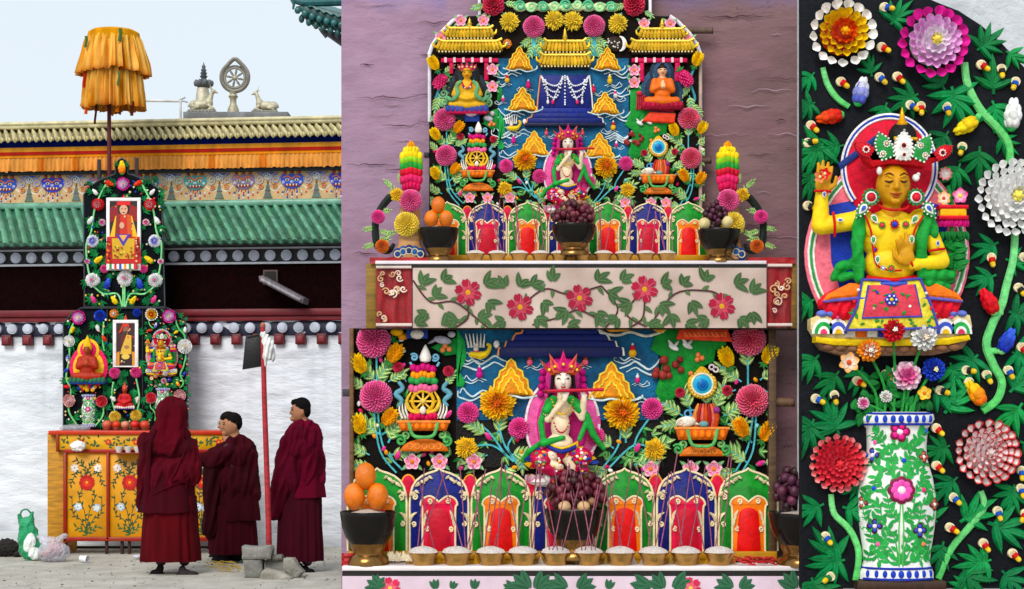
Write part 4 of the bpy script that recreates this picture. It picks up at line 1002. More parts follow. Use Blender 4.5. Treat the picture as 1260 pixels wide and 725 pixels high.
def flute_deity(fr, where):
    t = thing('flute_deity', 'white faced deity playing a red flute under a pink crown ' + where, 'statue', fr.P(692, 592, 2))
    IV = '#ecd6b8'
    h = MB(fr); h.poly(ellipse_pts((692, 522), 47, 60, 36), 1, 6, '#e468a4', 2)
    h.tube([(p[0], p[1], 6) for p in ellipse_pts((692, 522), 45, 58, 36)], 1.8, '#f3e4ea', n=6); h.poly(ellipse_pts((692, 522), 32, 45, 30), 5, 8, '#c83a80', 2)
    h.poly(ellipse_pts((692, 466), 27, 27, 26), 4, 9, '#c2267c', 2); h.poly(ellipse_pts((692, 466), 21, 21, 26), 8, 10.5, '#d84a94', 1)
    for sg in (-1, 1):
        for j in range(4): h.ell((692 + sg * (24 + j), 458 + j * 9, 9), 4.5, '#c0287e', n=8, m=6)
    h.build('halo', 'butter', t)
    P = [('e', (692, 469, 25), (10.2, 14.5, 11), '#f0e2d2'), ('e', (692, 477, 27), (7, 7, 8), '#f0e2d2'), ('c', (692, 466, 35.5), 1.3, (692, 472, 37), 2, '#f0e2d2'), ('c', (692, 482, 20), 6, (691, 492, 18), 7, IV), ('e', (690, 503, 18), (15, 12, 11), IV), ('e', (689, 524, 19), (12, 19, 12), IV), ('e', (688, 545, 20), (17, 12, 14), IV),
         ('c', (677, 497, 20), 5, (673, 516, 24), 4.6, IV), ('c', (673, 516, 24), 4.4, (694, 492, 36), 3.2, IV), ('c', (705, 497, 20), 5, (715, 514, 26), 4.6, IV), ('c', (715, 514, 26), 4.4, (717, 492, 34), 4, IV),
         ('c', (694, 556, 24), 9, (704, 572, 24), 7, IV), ('c', (704, 572, 24), 6.5, (700, 590, 24), 5, IV), ('e', (703, 592, 28), (8, 3.5, 6), IV), ('c', (684, 556, 24), 9, (668, 566, 26), 7, IV), ('c', (668, 566, 26), 6, (688, 574, 28), 5, IV)]
    hand(P, 694, 491, 37, -pi / 2 + .35, 13, '#f2e4d4', side=-1, curl=(.3, .3, .3, .3)); hand(P, 717, 491, 36, -pi / 2 - .2, 12, '#f2e4d4', side=1, curl=(.3, .3, .3, .3))
    blob(fr, P, 1.15, 'body', 'butter_smooth', t, smooth=3)
    c = MB(fr)
    for sg in (-1, 1):
        c.tube([(692 + sg * 7.6, 467.5, 32.6), (692 + sg * 6, 466, 34.8), (692 + sg * 3, 467.5, 35.8)], [.3, .8, .3], '#20100c', n=5, sm=3)
        c.tube([(692 + sg * 8, 462.5, 32), (692 + sg * 6, 460.5, 34), (692 + sg * 2.6, 462.5, 35.6)], [.3, .7, .3], '#20100c', n=5, sm=3)
    c.tube([(689, 476.6, 36.6), (692, 477.4, 37), (695, 476.6, 36.6)], 1, '#b01c30', n=5)
    c.build('face_paint', 'butter_smooth', t)
    c = MB(fr); c.ell((692, 459, 20), (11.2, 11, 11), '#151010'); c.tube([(680, 462, 20), (678, 480, 16), (674, 494, 14)], 2.5, '#151010', sm=3); c.tube([(704, 462, 20), (706, 480, 16), (710, 494, 14)], 2.5, '#151010', sm=3); c.build('hair', 'butter_smooth', t)
    cr = MB(fr)
    for i in range(5):
        a = (i - 2) * .62; x, y, ww = 692 + 11.5 * sin(a), 458 + 2 * abs(i - 2), 20 + 12 * cos(a)
        def q(s_, h_, k=1): return (x + s_ * 5.4 * cos(a * .6) * k + h_ * 19 * sin(a * .85), y - h_ * 24 * cos(a * .6))
        cr.poly([q(-1, 0), q(-1.15, .35), q(-.5, .7), q(0, 1.08), q(.5, .7), q(1.15, .35), q(1, 0)], ww, ww + 4, ('#c85a30', '#e06a50', '#d83a78', '#e06a50', '#c85a30')[i], 1)
        cr.poly([q(-.5, .2), q(0, .85), q(.5, .2)], ww + 3, ww + 6, '#c0306a', .6); cr.ell((*q(0, .35), ww + 6), 2, '#f2d060', n=8, m=5)
    for i in range(11):
        a = (i - 5) * .26; cr.ell((692 + 14 * sin(a), 456 + 1.5 * abs(sin(a)), 20 + 13 * cos(a)), 2.3, '#d8407e' if i % 2 else '#f08ab0', n=8, m=5)
    cr.build('crown', 'butter', t)
    f = MB(fr); f.tube([(668, 482, 40), (741, 480, 40)], 2, '#b81f3c', n=8); f.tube([(668, 482, 40), (672, 482, 40)], 2.6, '#7a1428', n=8); f.build('flute', 'butter_smooth', t)
    G = '#2a9a40'
    P = [('c', (680, 492, 23), 5.5, (672, 505, 27), 6.5, G), ('c', (702, 492, 23), 5.5, (714, 504, 27), 6.5, G), ('c', (674, 494, 24), 4, (665, 520, 24), 4, G), ('c', (665, 520, 24), 4, (668, 543, 26), 3.6, G), ('c', (668, 543, 26), 3.6, (650, 556, 18), 3.6, G), ('c', (650, 556, 18), 3.6, (644, 566, 14), 3.5, G), ('c', (668, 545, 28), 5, (692, 538, 34), 3, G), ('c', (708, 494, 24), 4, (721, 512, 26), 4.2, G), ('c', (721, 512, 26), 4.4, (729, 535, 22), 4.4, G), ('c', (729, 535, 22), 4.4, (742, 552, 16), 3, G), ('c', (722, 516, 24), 3.6, (712, 540, 28), 3, G)]
    blob(fr, P, 1.15, 'scarf', 'butter', t, smooth=3)
    K1, K2 = '#c02a50', '#e8dcc8'
    blob(fr, [('e', (690, 556, 20), (24, 11, 14), K1), ('e', (666, 565, 24), (14, 13, 13), K1), ('e', (714, 562, 24), (14, 12, 13), K1), ('c', (668, 572, 26), 9, (684, 582, 24), 7, K1), ('c', (712, 570, 24), 8, (706, 578, 22), 6, K1)], 1.2, 'trousers', 'butter', t, smooth=3, fold=lambda x, y, w: .8 * nz(x * .2, y * .2, w * .2))
    s = MB(fr)
    for cu_, cv_ in ((666, 565), (714, 562)):
        for i in range(26):
            a, r_ = RN.uniform(0, 6.28), RN.uniform(.1, .95); x_, y_ = r_ * cos(a), r_ * sin(a)
            s.ell((cu_ + 13 * x_, cv_ + 12 * y_, 24 + 13 * (1 - r_ * r_) ** .5), (2.4, 2, 1.2), RN.choice(['#f0ece0', '#e8b83a', '#2a3f9a', '#f0709a', '#2f8f45', '#d8263c']), n=7, m=5)
    for i in range(34):
        a = RN.uniform(0, 2 * pi); rr = RN.uniform(.55, 1); u, v = 690 + 32 * rr * cos(a), 568 + 17 * rr * sin(a)
        if abs(u - 700) < 8 and v > 565: continue
        s.lance((u, v, 22 + 8 * (1 - rr)), a + RN.uniform(-.8, .8), 15, 9, 5, RN.choice(['#d8407e', '#c0243c', '#f0ece0', '#2a3f9a', '#e8b83a', '#e8709a', '#d8407e', '#2f8f45']))
    s.tube([(673, 548, 26), (690, 555, 37), (707, 549, 26)], 3, '#26358a', sm=3); s.tube([(672, 544, 26), (690, 551, 38), (708, 545, 26)], 1.4, '#e8c040', sm=3)
    for i in range(30): s.ell((690 + RN.uniform(-30, 30), 566 + RN.uniform(-14, 14), 33), 1.5, RN.choice(['#f2f0ea', '#f0d060', '#d8263c']), n=6, m=4)
    s.build('skirt', 'butter', t)
    j = MB(fr); pearl_row(j, [(678, 492, 28), (684, 506, 32), (690, 510, 33), (698, 506, 32), (704, 492, 28)], 16, 1.3, '#e8b83a'); pearl_row(j, [(676, 498, 28), (682, 524, 33), (690, 532, 34), (698, 524, 33), (706, 498, 28)], 20, 1.2, '#c0243c')
    for u, v in ((671, 508), (717, 506)): bead_disc(j, u, v, 30, 3, ('#e8b83a', '#c0243c'), 7)
    j.build('necklace', 'butter', t)
    l = MB(fr)
    for i in range(13): l.petal((692 + (i - 6) * 6.5, 592, 16), ((i - 6) * .12, -1, .5), (0, .3, 1), 12, 9, .3, .1, '#e0609a', '#f4eef0')
    l.ell((692, 592, 10), (44, 8, 16), '#efe6e6'); l.build('lotus_base', 'butter', t)
def altar_relief(fr, where, B, clipv=None, close=True):
    """everything both boards show: arches, figures, offerings, flowers; coordinates of the close board"""
    pal = {'g': ('#178a28', '#ee8214', '#dc2010'), 'b': ('#0f1f74', '#d83050', '#c00a38')}
    places = ('first from the courtyard side', 'second from the courtyard side', 'third from the courtyard side', 'behind the middle fruit bowl', 'third from the purple grapes', 'second from the purple grapes', 'beside the purple grapes')
    for i, k in enumerate('gbgbgbg'):
        c = pal[k]; nm = 'green arch with orange niche' if k == 'g' else 'blue arch with pink niche'
        arch(fr, 465 + 75.7 * i, 36, 577, 677, c[0], c[1], c[2], f'{nm}, {places[i]}, {where}', 'arch panels ' + where)
    for i in range(6):
        u = 503 + 75.7 * i; t = thing('heart_ornament', 'red heart shaped ornament between two arches ' + where, 'ornament', fr.P(u, 612, 3), 'red hearts between arches ' + where)
        b = MB(fr); b.poly([(u, 612), (u - 6, 600), (u - 9, 592), (u - 6, 586), (u, 583), (u + 6, 586), (u + 9, 592), (u + 6, 600)], 3, 10, '#d0304a', 2.5); b.build('body', 'butter', t)
        b = MB(fr); b.tube([(u - 8, 592, 9), (u - 5, 586.5, 9), (u, 584, 9), (u + 5, 586.5, 9), (u + 8, 592, 9)], 1.1, '#f0a050', sm=3); b.build('rim', 'butter', t)
    lb = MB(fr); lb.box(431, 677, 953, 688, 0, 22, '#b8862c', 2); lb.build('ledge', 'paint', B)
    sp = MB(fr)
    for u, v, a, L in ((463, 470, -2.3, 34), (463, 470, -.9, 34), (450, 478, -2.6, 28), (478, 470, -.5, 26), (468, 535, -2.6, 40), (470, 535, -.6, 38), (455, 560, -2.7, 34), (480, 560, -.2, 34), (460, 580, -2.9, 36), (478, 545, -1.1, 40), (500, 470, -2.0, 24), (548, 475, -1.0, 22), (452, 412, 2.8, 24), (478, 410, .3, 24),
                       (912, 470, -2.5, 36), (935, 468, -.5, 30), (920, 455, -1.6, 36), (905, 480, 2.9, 36), (940, 480, .2, 30), (925, 545, -2.2, 40), (935, 545, -.7, 38), (920, 570, -2.6, 36), (938, 572, -.3, 32), (905, 580, 3.0, 30),
                       (600, 535, -2.6, 34), (612, 535, -1.4, 34), (600, 560, 2.9, 30), (628, 560, -.2, 32), (622, 572, 1.0, 36), (640, 552, 1.4, 30), (770, 545, -1.6, 36), (755, 552, -2.4, 34), (790, 555, -.4, 36), (780, 572, -.2, 34), (750, 575, 2.6, 34), (735, 590, -1.9, 30),
                       (840, 512, -2.6, 34), (850, 505, -1.9, 38), (880, 505, -1.2, 38), (890, 512, -.5, 34), (838, 520, 3.0, 28), (895, 522, -.1, 28), (868, 500, -1.57, 28)):
        if clipv is None or v - 8 > clipv: sprig(sp, u, v, a + RN.uniform(-.1, .1), L)
    for i in range(70):
        u, v = RN.choice([(RN.uniform(438, 505), RN.uniform(408, 575)), (RN.uniform(895, 948), RN.uniform(408, 580)), (RN.uniform(540, 660), RN.uniform(525, 585)), (RN.uniform(735, 830), RN.uniform(525, 585)), (RN.uniform(820, 900), RN.uniform(480, 575))])
        if clipv is None or v - 12 > clipv:
            a = RN.uniform(0, 6.28)
            for q in range(3): sp.lance((u, v, 1), a + (q - 1) * .8 + RN.uniform(-.2, .2), RN.uniform(9, 15), 4.5, 2.5, jit('#2c8a3e', .35), col2=RN.choice(['#bcd890', '#1a5a2c', '#8fc878']))
    for i in range(34):
        u, v = RN.choice([(RN.uniform(438, 505), RN.uniform(412, 575)), (RN.uniform(895, 948), RN.uniform(412, 580)), (RN.uniform(560, 660), RN.uniform(530, 585)), (RN.uniform(735, 830), RN.uniform(530, 585)), (RN.uniform(500, 560), RN.uniform(555, 585))])
        sp.ell((u, v, 3), (2.6, 3.6, 2.4), RN.choice(['#e04a90', '#f0ece6', '#8fc8d0', '#d8305a', '#f0a040']), n=8, m=6, a=RN.uniform(0, 3))
    for pts in ([(463, 420), (464, 470), (463, 500)], [(465, 505), (472, 550), (495, 578)], [(460, 505), (468, 555), (488, 582)], [(921, 420), (920, 470), (924, 500)], [(926, 510), (920, 550), (905, 580)], [(930, 510), (926, 555), (910, 585)], [(612, 515), (622, 550), (645, 575)], [(576, 515), (600, 530), (622, 560)], [(639, 530), (625, 550), (640, 576)], [(574, 552), (605, 548), (632, 568)], [(765, 520), (760, 550), (738, 580)], [(802, 510), (785, 535), (780, 550)], [(805, 553), (780, 548), (750, 575)]):
        sp.tube([(p[0], p[1], 3) for p in pts], 1.3, '#5fb7c0', n=6, sm=5)
    sp.v = [(min(951, max(432.5, p[0])), p[1], p[2]) for p in sp.v]
    sp.build('foliage', 'butter', B, clipv=clipv)
    fx = lambda k, u, v, r, l, n='dahlia', **kw: flower(fr, k, u, v, r, l + ' ' + where, kw.pop('g', 'flowers ' + where), name=n, w=5, **kw)
    cl = dict(clipv=clipv) if clipv else {}
    fx('pinkdahlia', 460, 420, 22, 'pink dahlia at the board corner above yellow tufts', **cl); fx('pinkdahlia', 463, 488, 21, 'pink dahlia between yellow tufts, wheel side')
    fx('redpinkdahlia', 921, 418, 22, 'pink dahlia next to the red tablet', **cl); fx('redpinkdahlia', 925, 493, 21, 'pink dahlia between yellow tufts, mirror side')
    T = 'yellow flower tuft '
    for k, u, v, r, a, l in (('tuft_yellow', 443, 449, 15, -.5, 'under the corner dahlia, outer'), ('tuft_orange', 486, 436, 15, .6, 'under the corner dahlia, inner'), ('tuft_yellow', 443, 523, 15, -.3, 'at the board edge beside the wheel offering'), ('tuft_orange', 479, 514, 14, .7, 'close beside the wheel offering'), ('tuft_yellow', 893, 441, 15, -.4, 'under the red tablet, inner'), ('tuft_yellow', 945, 437, 15, .5, 'under the red tablet, outer'), ('tuft_orange', 911, 527, 15, -.5, 'close beside the mirror offering'), ('tuft_orange', 942, 532, 15, .5, 'at the board edge beside the mirror offering')):
        fx(k, u, v, r, T + l, 'flower_tuft', rot=a, g='yellow tufts ' + where)
    fx('marigold', 612, 496, 23, 'large shaggy marigold on the wheel side of the flute player', 'marigold'); fx('marigold', 765, 508, 23, 'large shaggy marigold on the mirror side of the flute player', 'marigold')
    fx('marigold2', 574, 551, 15, 'small yellow marigold low on the wheel side', 'marigold'); fx('marigold2', 805, 553, 15, 'small yellow marigold low on the mirror side', 'marigold')
    for u, v, r, l in ((576, 508, 14, 'beside the wheel offering'), (639, 527, 14, 'beside the green scarf, wheel side'), (802, 503, 14, 'beside the mirror offering'), (732, 537, 13, 'beside the green scarf, mirror side')): fx('pinkpom', u, v, r, 'round pink pompon ' + l, 'pompon')
    for u, v, l in ((490, 452, 'wheel offering, outer'), (552, 457, 'wheel offering, inner'), (836, 483, 'mirror offering, inner'), (894, 481, 'mirror offering, outer')): fx('redrose', u, v, 7, 'tiny red rose beside the ' + l, 'rose')
    for i, u in enumerate((507.5, 541, 583.5, 800, 849, 877.5)): fx('pinkblossom', u, 568 if u < 700 else 577, 10.5, 'pink five petalled blossom above the ' + ('first green arch', 'first blue arch', 'gap before the second green arch', 'third green arch', 'last blue arch, inner', 'last blue arch, outer')[i], 'blossom', rot=0)
    for u, v, a, l in ((552, 510, .7, 'beside the wheel'), (601, 537, -.6, 'under the big marigold, wheel side'), (655, 560, .3, 'beside the green scarf end'), (784, 551, .4, 'under the big marigold, mirror side'), (490, 560, .3, 'above the first blue arch'), (935, 570, 1.2, 'low at the board edge')): fx('bud_pink', u, v, 6, 'tiny pink bud ' + l, 'flower_bud', rot=a)
    # wheel offering
    t = thing('wheel_offering', 'golden dharma wheel on an orange bowl with lotus tiers ' + where, 'offering relief', fr.P(523, 556, 2))
    b = MB(fr); offering_dome(b, 523, 555, 29, 15); b.box(512, 540, 534, 548, 4, 10, '#3f7a48', 1); b.build('base', 'butter', t)
    b = MB(fr); offering_bowl(b, 522, 519, 530, 32); b.build('bowl', 'butter', t)
    b = MB(fr); b.ring((521, 494, 10), 13, 2.2, '#e0b040', n=28)
    for i in range(8): a = i * pi / 4; b.tube([(521, 494, 10), (521 + 13 * cos(a), 494 + 13 * sin(a), 10)], 1.2, '#e8c060', n=6); b.ell((521 + 15.5 * cos(a), 494 + 15.5 * sin(a), 10), 1.6, '#e0b040', n=7, m=5)
    b.ell((521, 494, 11), 3.4, '#f0d070')
    for sg in (-1, 1): b.tube([(521 + sg * 4, 508, 10), (521 + sg * 15, 505, 10), (521 + sg * 20, 494, 10), (521 + sg * 14, 482, 10)], [2.4, 2.6, 1], '#e6bc50', sm=4)
    b.ell((521, 505, 14), (4, 5, 3), '#efe8d8'); b.build('wheel', 'butter', t)
    b = MB(fr)
    for v, hw, c, n in ((453, 15, '#d02a7a', 5), (462, 14, '#ee9a3a', 6), (468, 17, '#38a050', 5), (478, 17, '#e8709a', 6), (513, 17, '#d02a5a', 7)):
        for i in range(n): b.ell((521 + (i - (n - 1) / 2) * 2 * hw / n, v + 1.6 * sin(i * 2), 9), (hw * 1.25 / n + 1, 5, 5), jit(c, .1), n=9, m=6)
    b.build('lotus_tier', 'butter', t)
    b = MB(fr); b.lathe(524, 10, [(0, 447), (6, 445), (7.5, 440), (5, 433), (2, 427), (0, 424)], '#eeeae4', n=14)
    for sg in (-1, 1):
        b.spiral((523 + sg * 13, 440, 8), 5, 1.4, 1.6, '#7fb6d0', dr=sg); b.tube([(523 + sg * 18, 446, 8), (523 + sg * 15, 451, 8)], 1.6, '#7fb6d0')
    b.build('jewel', 'butter_smooth', t)
    b = MB(fr)
    for sg in (-1, 1):
        b.tube([(521 + sg * 30, 470, 8), (521 + sg * 25, 478, 8), (521 + sg * 33, 485, 8), (521 + sg * 26, 493, 8), (521 + sg * 30, 500, 8)], [2.2, 3.6, 2], '#6aa2b4', sm=4)
        for j in range(3): b.tube([(521 + sg * (17 + j * 4), 515, 9), (521 + sg * (21 + j * 4), 505, 9), (521 + sg * (22 + j * 3), 496, 9)], [1.6, 1.2, .5], '#efe8dc', sm=3)
    b.build('side_scroll', 'butter', t)
    # mirror offering
    t = thing('mirror_offering', 'blue round mirror in gold frame above an orange bowl ' + where, 'offering relief', fr.P(863, 562, 2))
    b = MB(fr); offering_dome(b, 862, 561, 27, 14); b.box(850, 546, 874, 552, 4, 10, '#d06a2c', 1); b.build('base', 'butter', t)
    b = MB(fr); offering_bowl(b, 862, 527, 541, 33); b.build('bowl', 'butter', t)
    b = MB(fr); b.poly([(863 + 18 * sin(a) * (1 - .25 * (cos(a) > .6)), 473 - 18 * cos(a) * (1 + .22 * max(0, cos(a)) ** 6)) for a in [2 * pi * i / 30 for i in range(30)]], 5, 11, '#dca82c', 2); pearl_row(b, [(863 + 16 * cos(a), 473 + 16 * sin(a), 11) for a in [2 * pi * i / 24 for i in range(25)]], 24, 1.2, '#f2d878', 1); b.ring((863, 473, 11), 13, 1.4, '#f0e6c8'); b.build('mirror_frame', 'butter', t)
    b = MB(fr); b.ell((863, 473, 10), (12.5, 12.5, 3), '#3fa6c8', n=24); b.ell((863, 474, 12), (7.5, 7.5, 2), '#1f6fb0', n=20); b.ell((863, 474, 13.4), (4, 4, 1), '#155a9c', n=16); b.build('mirror_glass', 'lacquer', t)
    b = MB(fr)
    for i in range(7): b.tube([(867 + (i - 3) * 4, 526, 10), (867 + (i - 3) * 4.6, 512, 14), (867 + (i - 3) * 3, 497, 12)], [2.6, 3, 1.2], RN.choice(['#c8502c', '#a02a2a', '#e08a4a', '#d86a5a']), sm=3)
    b.ell((843, 519, 13), (13, 7, 6), '#efe6d6', a=-.15); b.spiral((836, 519, 18), 4, 1.5, 1.2, '#d8c8b0'); b.tube([(850, 519, 13), (860, 523, 13)], [3, 1], '#efe6d6'); b.ring((845, 509, 14), 4, 1.2, '#5f9fc8', n=14); b.ring((851, 508, 14), 3.4, 1.1, '#5f9fc8', n=14); b.ell((880, 505, 14), 4.5, '#8a3a78'); b.ell((864, 522, 16), (6, 4, 4), '#6fa0a0')
    b.build('bowl_fill', 'butter', t)
    # painted sky with little clouds and jewels
    jw_ = [(586, 436, 9, '#d83a7a', '#f0e8d8', -1), (590, 461, 8, '#c82a8a', '#c82a8a', -1), (652, 446, 7, '#d8607a', '#b8502a', 1), (720, 446, 7, '#d8607a', '#b8502a', -1), (778, 435, 9, '#e8b03a', '#c82a3a', -1), (784, 468, 6, '#d83a7a', '#f0e0e8', 1)]
    def one(nm, fn):
        q = MB(fr); fn(q); q.build(nm, 'butter', B, clipv=clipv)
    for a in jw_: one('jewel_cloud', lambda q: jewel_cloud(q, *a))
    for a in ((588, 482, 44, 1.4, '#c8dfe6'), (600, 440, 60, 1.4, '#d8e8ec'), (795, 490, 44, 1.4, '#c8dfe6', -1), (790, 447, 56, 1.5, '#d8e8ec', -1)): one('cloud', lambda q: cloud_line(q, *a))
    sk = MB(fr)
    for i in range(6): sk.tube([(577 + i * 3.6, 428, 5), (575 + i * 3.9 + (i - 2.5) * .8, 411, 6)], [1.6, .6], '#eee8e0', n=5)
    sk.tube([(578, 436, 8), (592, 438, 10), (600, 434, 10), (603, 426, 10), (599, 424, 10)], [3, 5, 3, 2.2, 2], '#e0c040', sm=4); sk.build('swan', 'butter', B, clipv=clipv); one('jewel', lambda q: q.ell((611, 424, 6), (4, 5, 3), '#f0ece6'))
    hl = MB(fr)
    h0 = MB(fr); h0.poly([(x, y) for x, y in ((817, 404), (893, 404), (893, 425), (880, 432), (878, 445), (862, 452), (850, 462), (840, 482), (826, 492), (812, 495), (806, 482), (812, 462), (815, 440), (800, 430), (806, 412))], 1, 6, '#1f8a34', 2)
    h0.build('green_hill', 'butter', B, clipv=clipv)
    h0 = MB(fr); h0.poly([(562, 404), (572, 420), (574, 440), (566, 458), (573, 470), (570, 476), (562, 476)], 1, 7, '#2aa04a', 2); h0.poly([(530, 428), (545, 420), (562, 416), (562, 436), (548, 438), (535, 430)], 1, 6, '#22863a', 2)
    h0.build('green_hill', 'butter', B, clipv=clipv)
    for i in range(11): hl.ell((806 + RN.uniform(-4, 34), 442 + RN.uniform(0, 24), 8), RN.uniform(3, 6), jit('#8a3430', .3), n=8, m=6)
    hl.build('rock_cluster', 'butter', B, clipv=clipv); hl = MB(fr)
    for u, v in ((858, 437), (863, 441), (857, 443), (849, 460), (548, 426), (553, 430), (545, 431)): hl.ell((u, v, 8), 3.4, '#e88a5a', n=9, m=6)
    hl.build('fruit_cluster', 'butter', B, clipv=clipv)
    for u, v in ((828, 428), (845, 426)): hl = MB(fr); hl.ell((u, v, 9), (7, 3.2, 3), '#f0eeea', a=.5); hl.lance((u, v, 9), -2.2, 12, 5, 3, '#f0eeea'); hl.lance((u, v, 9), -.9, 11, 4, 3, '#e8e6e6'); hl.build('crane', 'butter', B, clipv=clipv)
    hl = MB(fr); hl.ring((880, 455, 6), 3, 1.2, '#e8d8dc', n=12); hl.ring((875, 452, 6), 3, 1.2, '#e8d8dc', n=12); hl.build('shell_ring', 'butter', B, clipv=clipv)
    mountain(fr, 629, 487, 27, 45, 'golden mountain behind the large marigold, wheel side, ' + where, 'golden mountains ' + where)
    mountain(fr, 752, 491, 28, 45, 'golden mountain behind the large marigold, mirror side, ' + where, 'golden mountains ' + where)
    flute_deity(fr, where)

def bowl_cup(fr, u, v, r, h, label, group):
    t = thing('offering_cup', label, 'cup', fr.P(u, v + h, 0), group)
    b = MB(fr); b.lathe(u, 0, [(0, v + h), (r * .62, v + h), (r * .66, v + h - 1), (r * .7, v + h * .6), (r * .84, v + h * .25), (r * .98, v + 1), (r, v), (r * .95, v + .3), (r * .8, v + h * .3), (0, v + h * .5)], '#b8925a', n=26); b.build('cup', 'brass', t)
    b = MB(fr); b.lathe(u, 0, [(r * .95, v + .5), (r * .82, v - h * .2), (r * .52, v - h * .36), (r * .2, v - h * .43), (0, v - h * .44)], '#f2e8e2', n=22, fold=lambda rr, vv, th, j: (rr * (1 + .03 * sin(th * 5)), vv + h * .03 * sin(th * 3 + j))); b.build('rice', 'grain', t)
    return t
def fruit_bowl(fr, u, v, r, h, label):
    t = thing('fruit_bowl', label, 'bowl', fr.P(u, v + h, 0))
    b = MB(fr); b.lathe(u, 0, [(r * .9, v + h * .12), (r * .96, v + 1), (r, v), (r * 1.02, v + 1.5), (r, v + h * .1), (r * .95, v + h * .28), (r * .82, v + h * .48), (r * .66, v + h * .6)], '#14110f', n=36); b.build('basin', 'lacquer', t)
    b = MB(fr); b.lathe(u, 0, [(r * .66, v + h * .6), (r * .64, v + h * .66), (r * .6, v + h * .7), (r * .55, v + h * .76), (r * .56, v + h * .8), (r * .7, v + h * .86), (r * .76, v + h * .94), (r * .76, v + h), (0, v + h)], '#8a6840', n=32); b.build('foot', 'brass', t)
    b = MB(fr); b.lathe(u, 0, [(r * .92, v + h * .1), (r * .6, v + h * .02), (r * .3, v - h * .03), (0, v - h * .04)], '#dccfc2', n=24); b.build('rice', 'grain', t)
    return t
def orange(fr, u, v, ru, rv, w, label, group):
    t = thing('orange', label, 'fruit', fr.P(u, v + rv, w), group)
    b = MB(fr); b.lathe(u, w, [(ru * sin(pi * i / 14) * (1 + .05 * cos(pi * i / 14)), v - rv * cos(pi * i / 14)) for i in range(15)], jit('#e07a1c', .06), n=24, fold=lambda r, vv, th, j: (r * (1 + .015 * sin(3 * th)), vv)); b.build('skin', 'fruit', t)
    b = MB(fr); b.ell((u + ru * .15, v - rv * .98, w), (1.4, .8, 1.4), '#6a5a20'); b.build('stem_end', 'fruit', t)
def grapes(fr, u, v, ru, rv, r, label, cols=('#4a1420', '#5a1c2c', '#3a1018', '#6a2c38'), pale=0):
    b = MB(fr); pts = []
    for tries in range(2600):
        a, bb, c = RN.uniform(-1, 1), RN.uniform(-1, 1), RN.uniform(-.3, 1)
        if a * a + bb * bb + c * c > 1: continue
        p = Vector((u + a * ru * (1 - .25 * max(0, -bb)), v + bb * rv, c * ru * .7))
        if all((p - q).length > r * 1.55 for q in pts): pts.append(p)
    for p in pts: b.ell(p, (r * RN.uniform(.9, 1.05), r * RN.uniform(.95, 1.12), r), jit(RN.choice(cols) if RN.random() > pale else '#a8785c', .25), n=12, m=9)
    t = thing('grape_bunch', label, 'fruit', fr.P(u, v + rv, 0)); b.build('grapes', 'fruit', t)
    b = MB(fr)
    for i in range(9): a = RN.uniform(-.9, .9); b.tube([(u + a * 3, v - rv * .2, 0), (u + a * ru * .6, v - rv * RN.uniform(.6, .95), ru * .3)], .8, '#6a5a30', n=5)
    b.build('stalk', 'wood', t)
    return t
# ---------------------------------------------------------------- mauve plaster wall, lower altar (seen close) and upper altar (whole)
YW = -1.72
fw = Fr(YW)
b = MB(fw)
b.grid(lambda i, j: (420 + i * 9.5, -70 + j * 9.5, 1.5 * nz(i * .31, j * .43, 1) + .9 * nz(i * 1.1, j * 1.3, 5)), 66, 86, lambda i, j: mixc(mixc('#a0869a', '#7e6566', min(1, max(0, (i - 14) / 26 + .25 * nz(i * .13, j * .11, 3)))), '#6e6fb0', max(0, min(.75, (9 - j) / 9 + .3 * nz(i * .2, j * .2, 8))) if (i < 14 or i > 40) else 0))  # lilac-to-mauve fade across the wall is uneven light painted into its colour
b.box(421, -60, 1036, 735, -28, -3, '#94748a')
for i in range(110):
    u, v = RN.uniform(424, 985), RN.uniform(4, 320); L = RN.uniform(14, 90); n_ = int(L / 5) + 3
    if 545 < u < 840: continue
    b.tube([(min(1000, u + L * j / n_), v + 3.5 * nz(u + j * .35, v, 1) + 1.5 * nz(u + j * 1.1, v, 4), 2.6 + 1.2 * nz(j * .5, u, 2)) for j in range(n_)], [.15, RN.uniform(.4, .9), .15], RN.choice(['#5a3c46', '#6e4c58', '#b49aa4']), n=4)
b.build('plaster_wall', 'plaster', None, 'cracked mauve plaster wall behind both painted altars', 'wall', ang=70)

# ----- lower altar, seen close
f3 = Fr(-2.0)
B3 = thing('altar_board', 'brightly painted altar board cut straight across its top, on the lower altar', 'relief board', f3.P(692, 688, -8))
b = MB(f3); b.box(431, 404, 953, 690, -10, 0, '#15110f', 1); b.build('backing', 'blackboard', B3)
b = MB(f3); b.box(561, 405, 817, 575, 0, .5, '#120f0e'); b.grid(lambda i, j: (562 + i * 8, 405 + j * 8, 2.2 + .5 * nz(i * .6, j * .6, 2)), 32, 15, lambda i, j: mixc('#0d4164', '#1f6a94', .5 + .9 * nz(i * .35, j * .3, 4))); b.build('painted_sky', 'butter', B3)
b = MB(f3)
for i, (hw, v0, v1) in enumerate(((45, 404, 413), (58, 411, 421), (66, 419, 429), (74, 427, 440))): b.box(690 - hw, v0 + .5, 690 + hw, v1, 2, 8 + i * 1.6, ('#1a2a7a', '#14226e', '#101c62', '#0c144a')[i], 1)
for sg in (-1, 1):
    z = [(690 + sg * x, v, 9) for x, v in ((46, 404), (48, 410), (55, 411), (58, 415), (60, 420), (67, 421), (69, 428), (76, 429), (77, 438))]
    b.tube(z, 1.5, '#e0926a' if sg < 0 else '#e8e4da', n=6)
b.build('painted_steps', 'butter_smooth', B3)
b = MB(f3); b.poly([(835, 405), (893, 405), (900, 421), (831, 418)], 6, 14, '#e4503c', 2); b.box(840, 409, 892, 415, 13, 15, '#f0764c', 1)
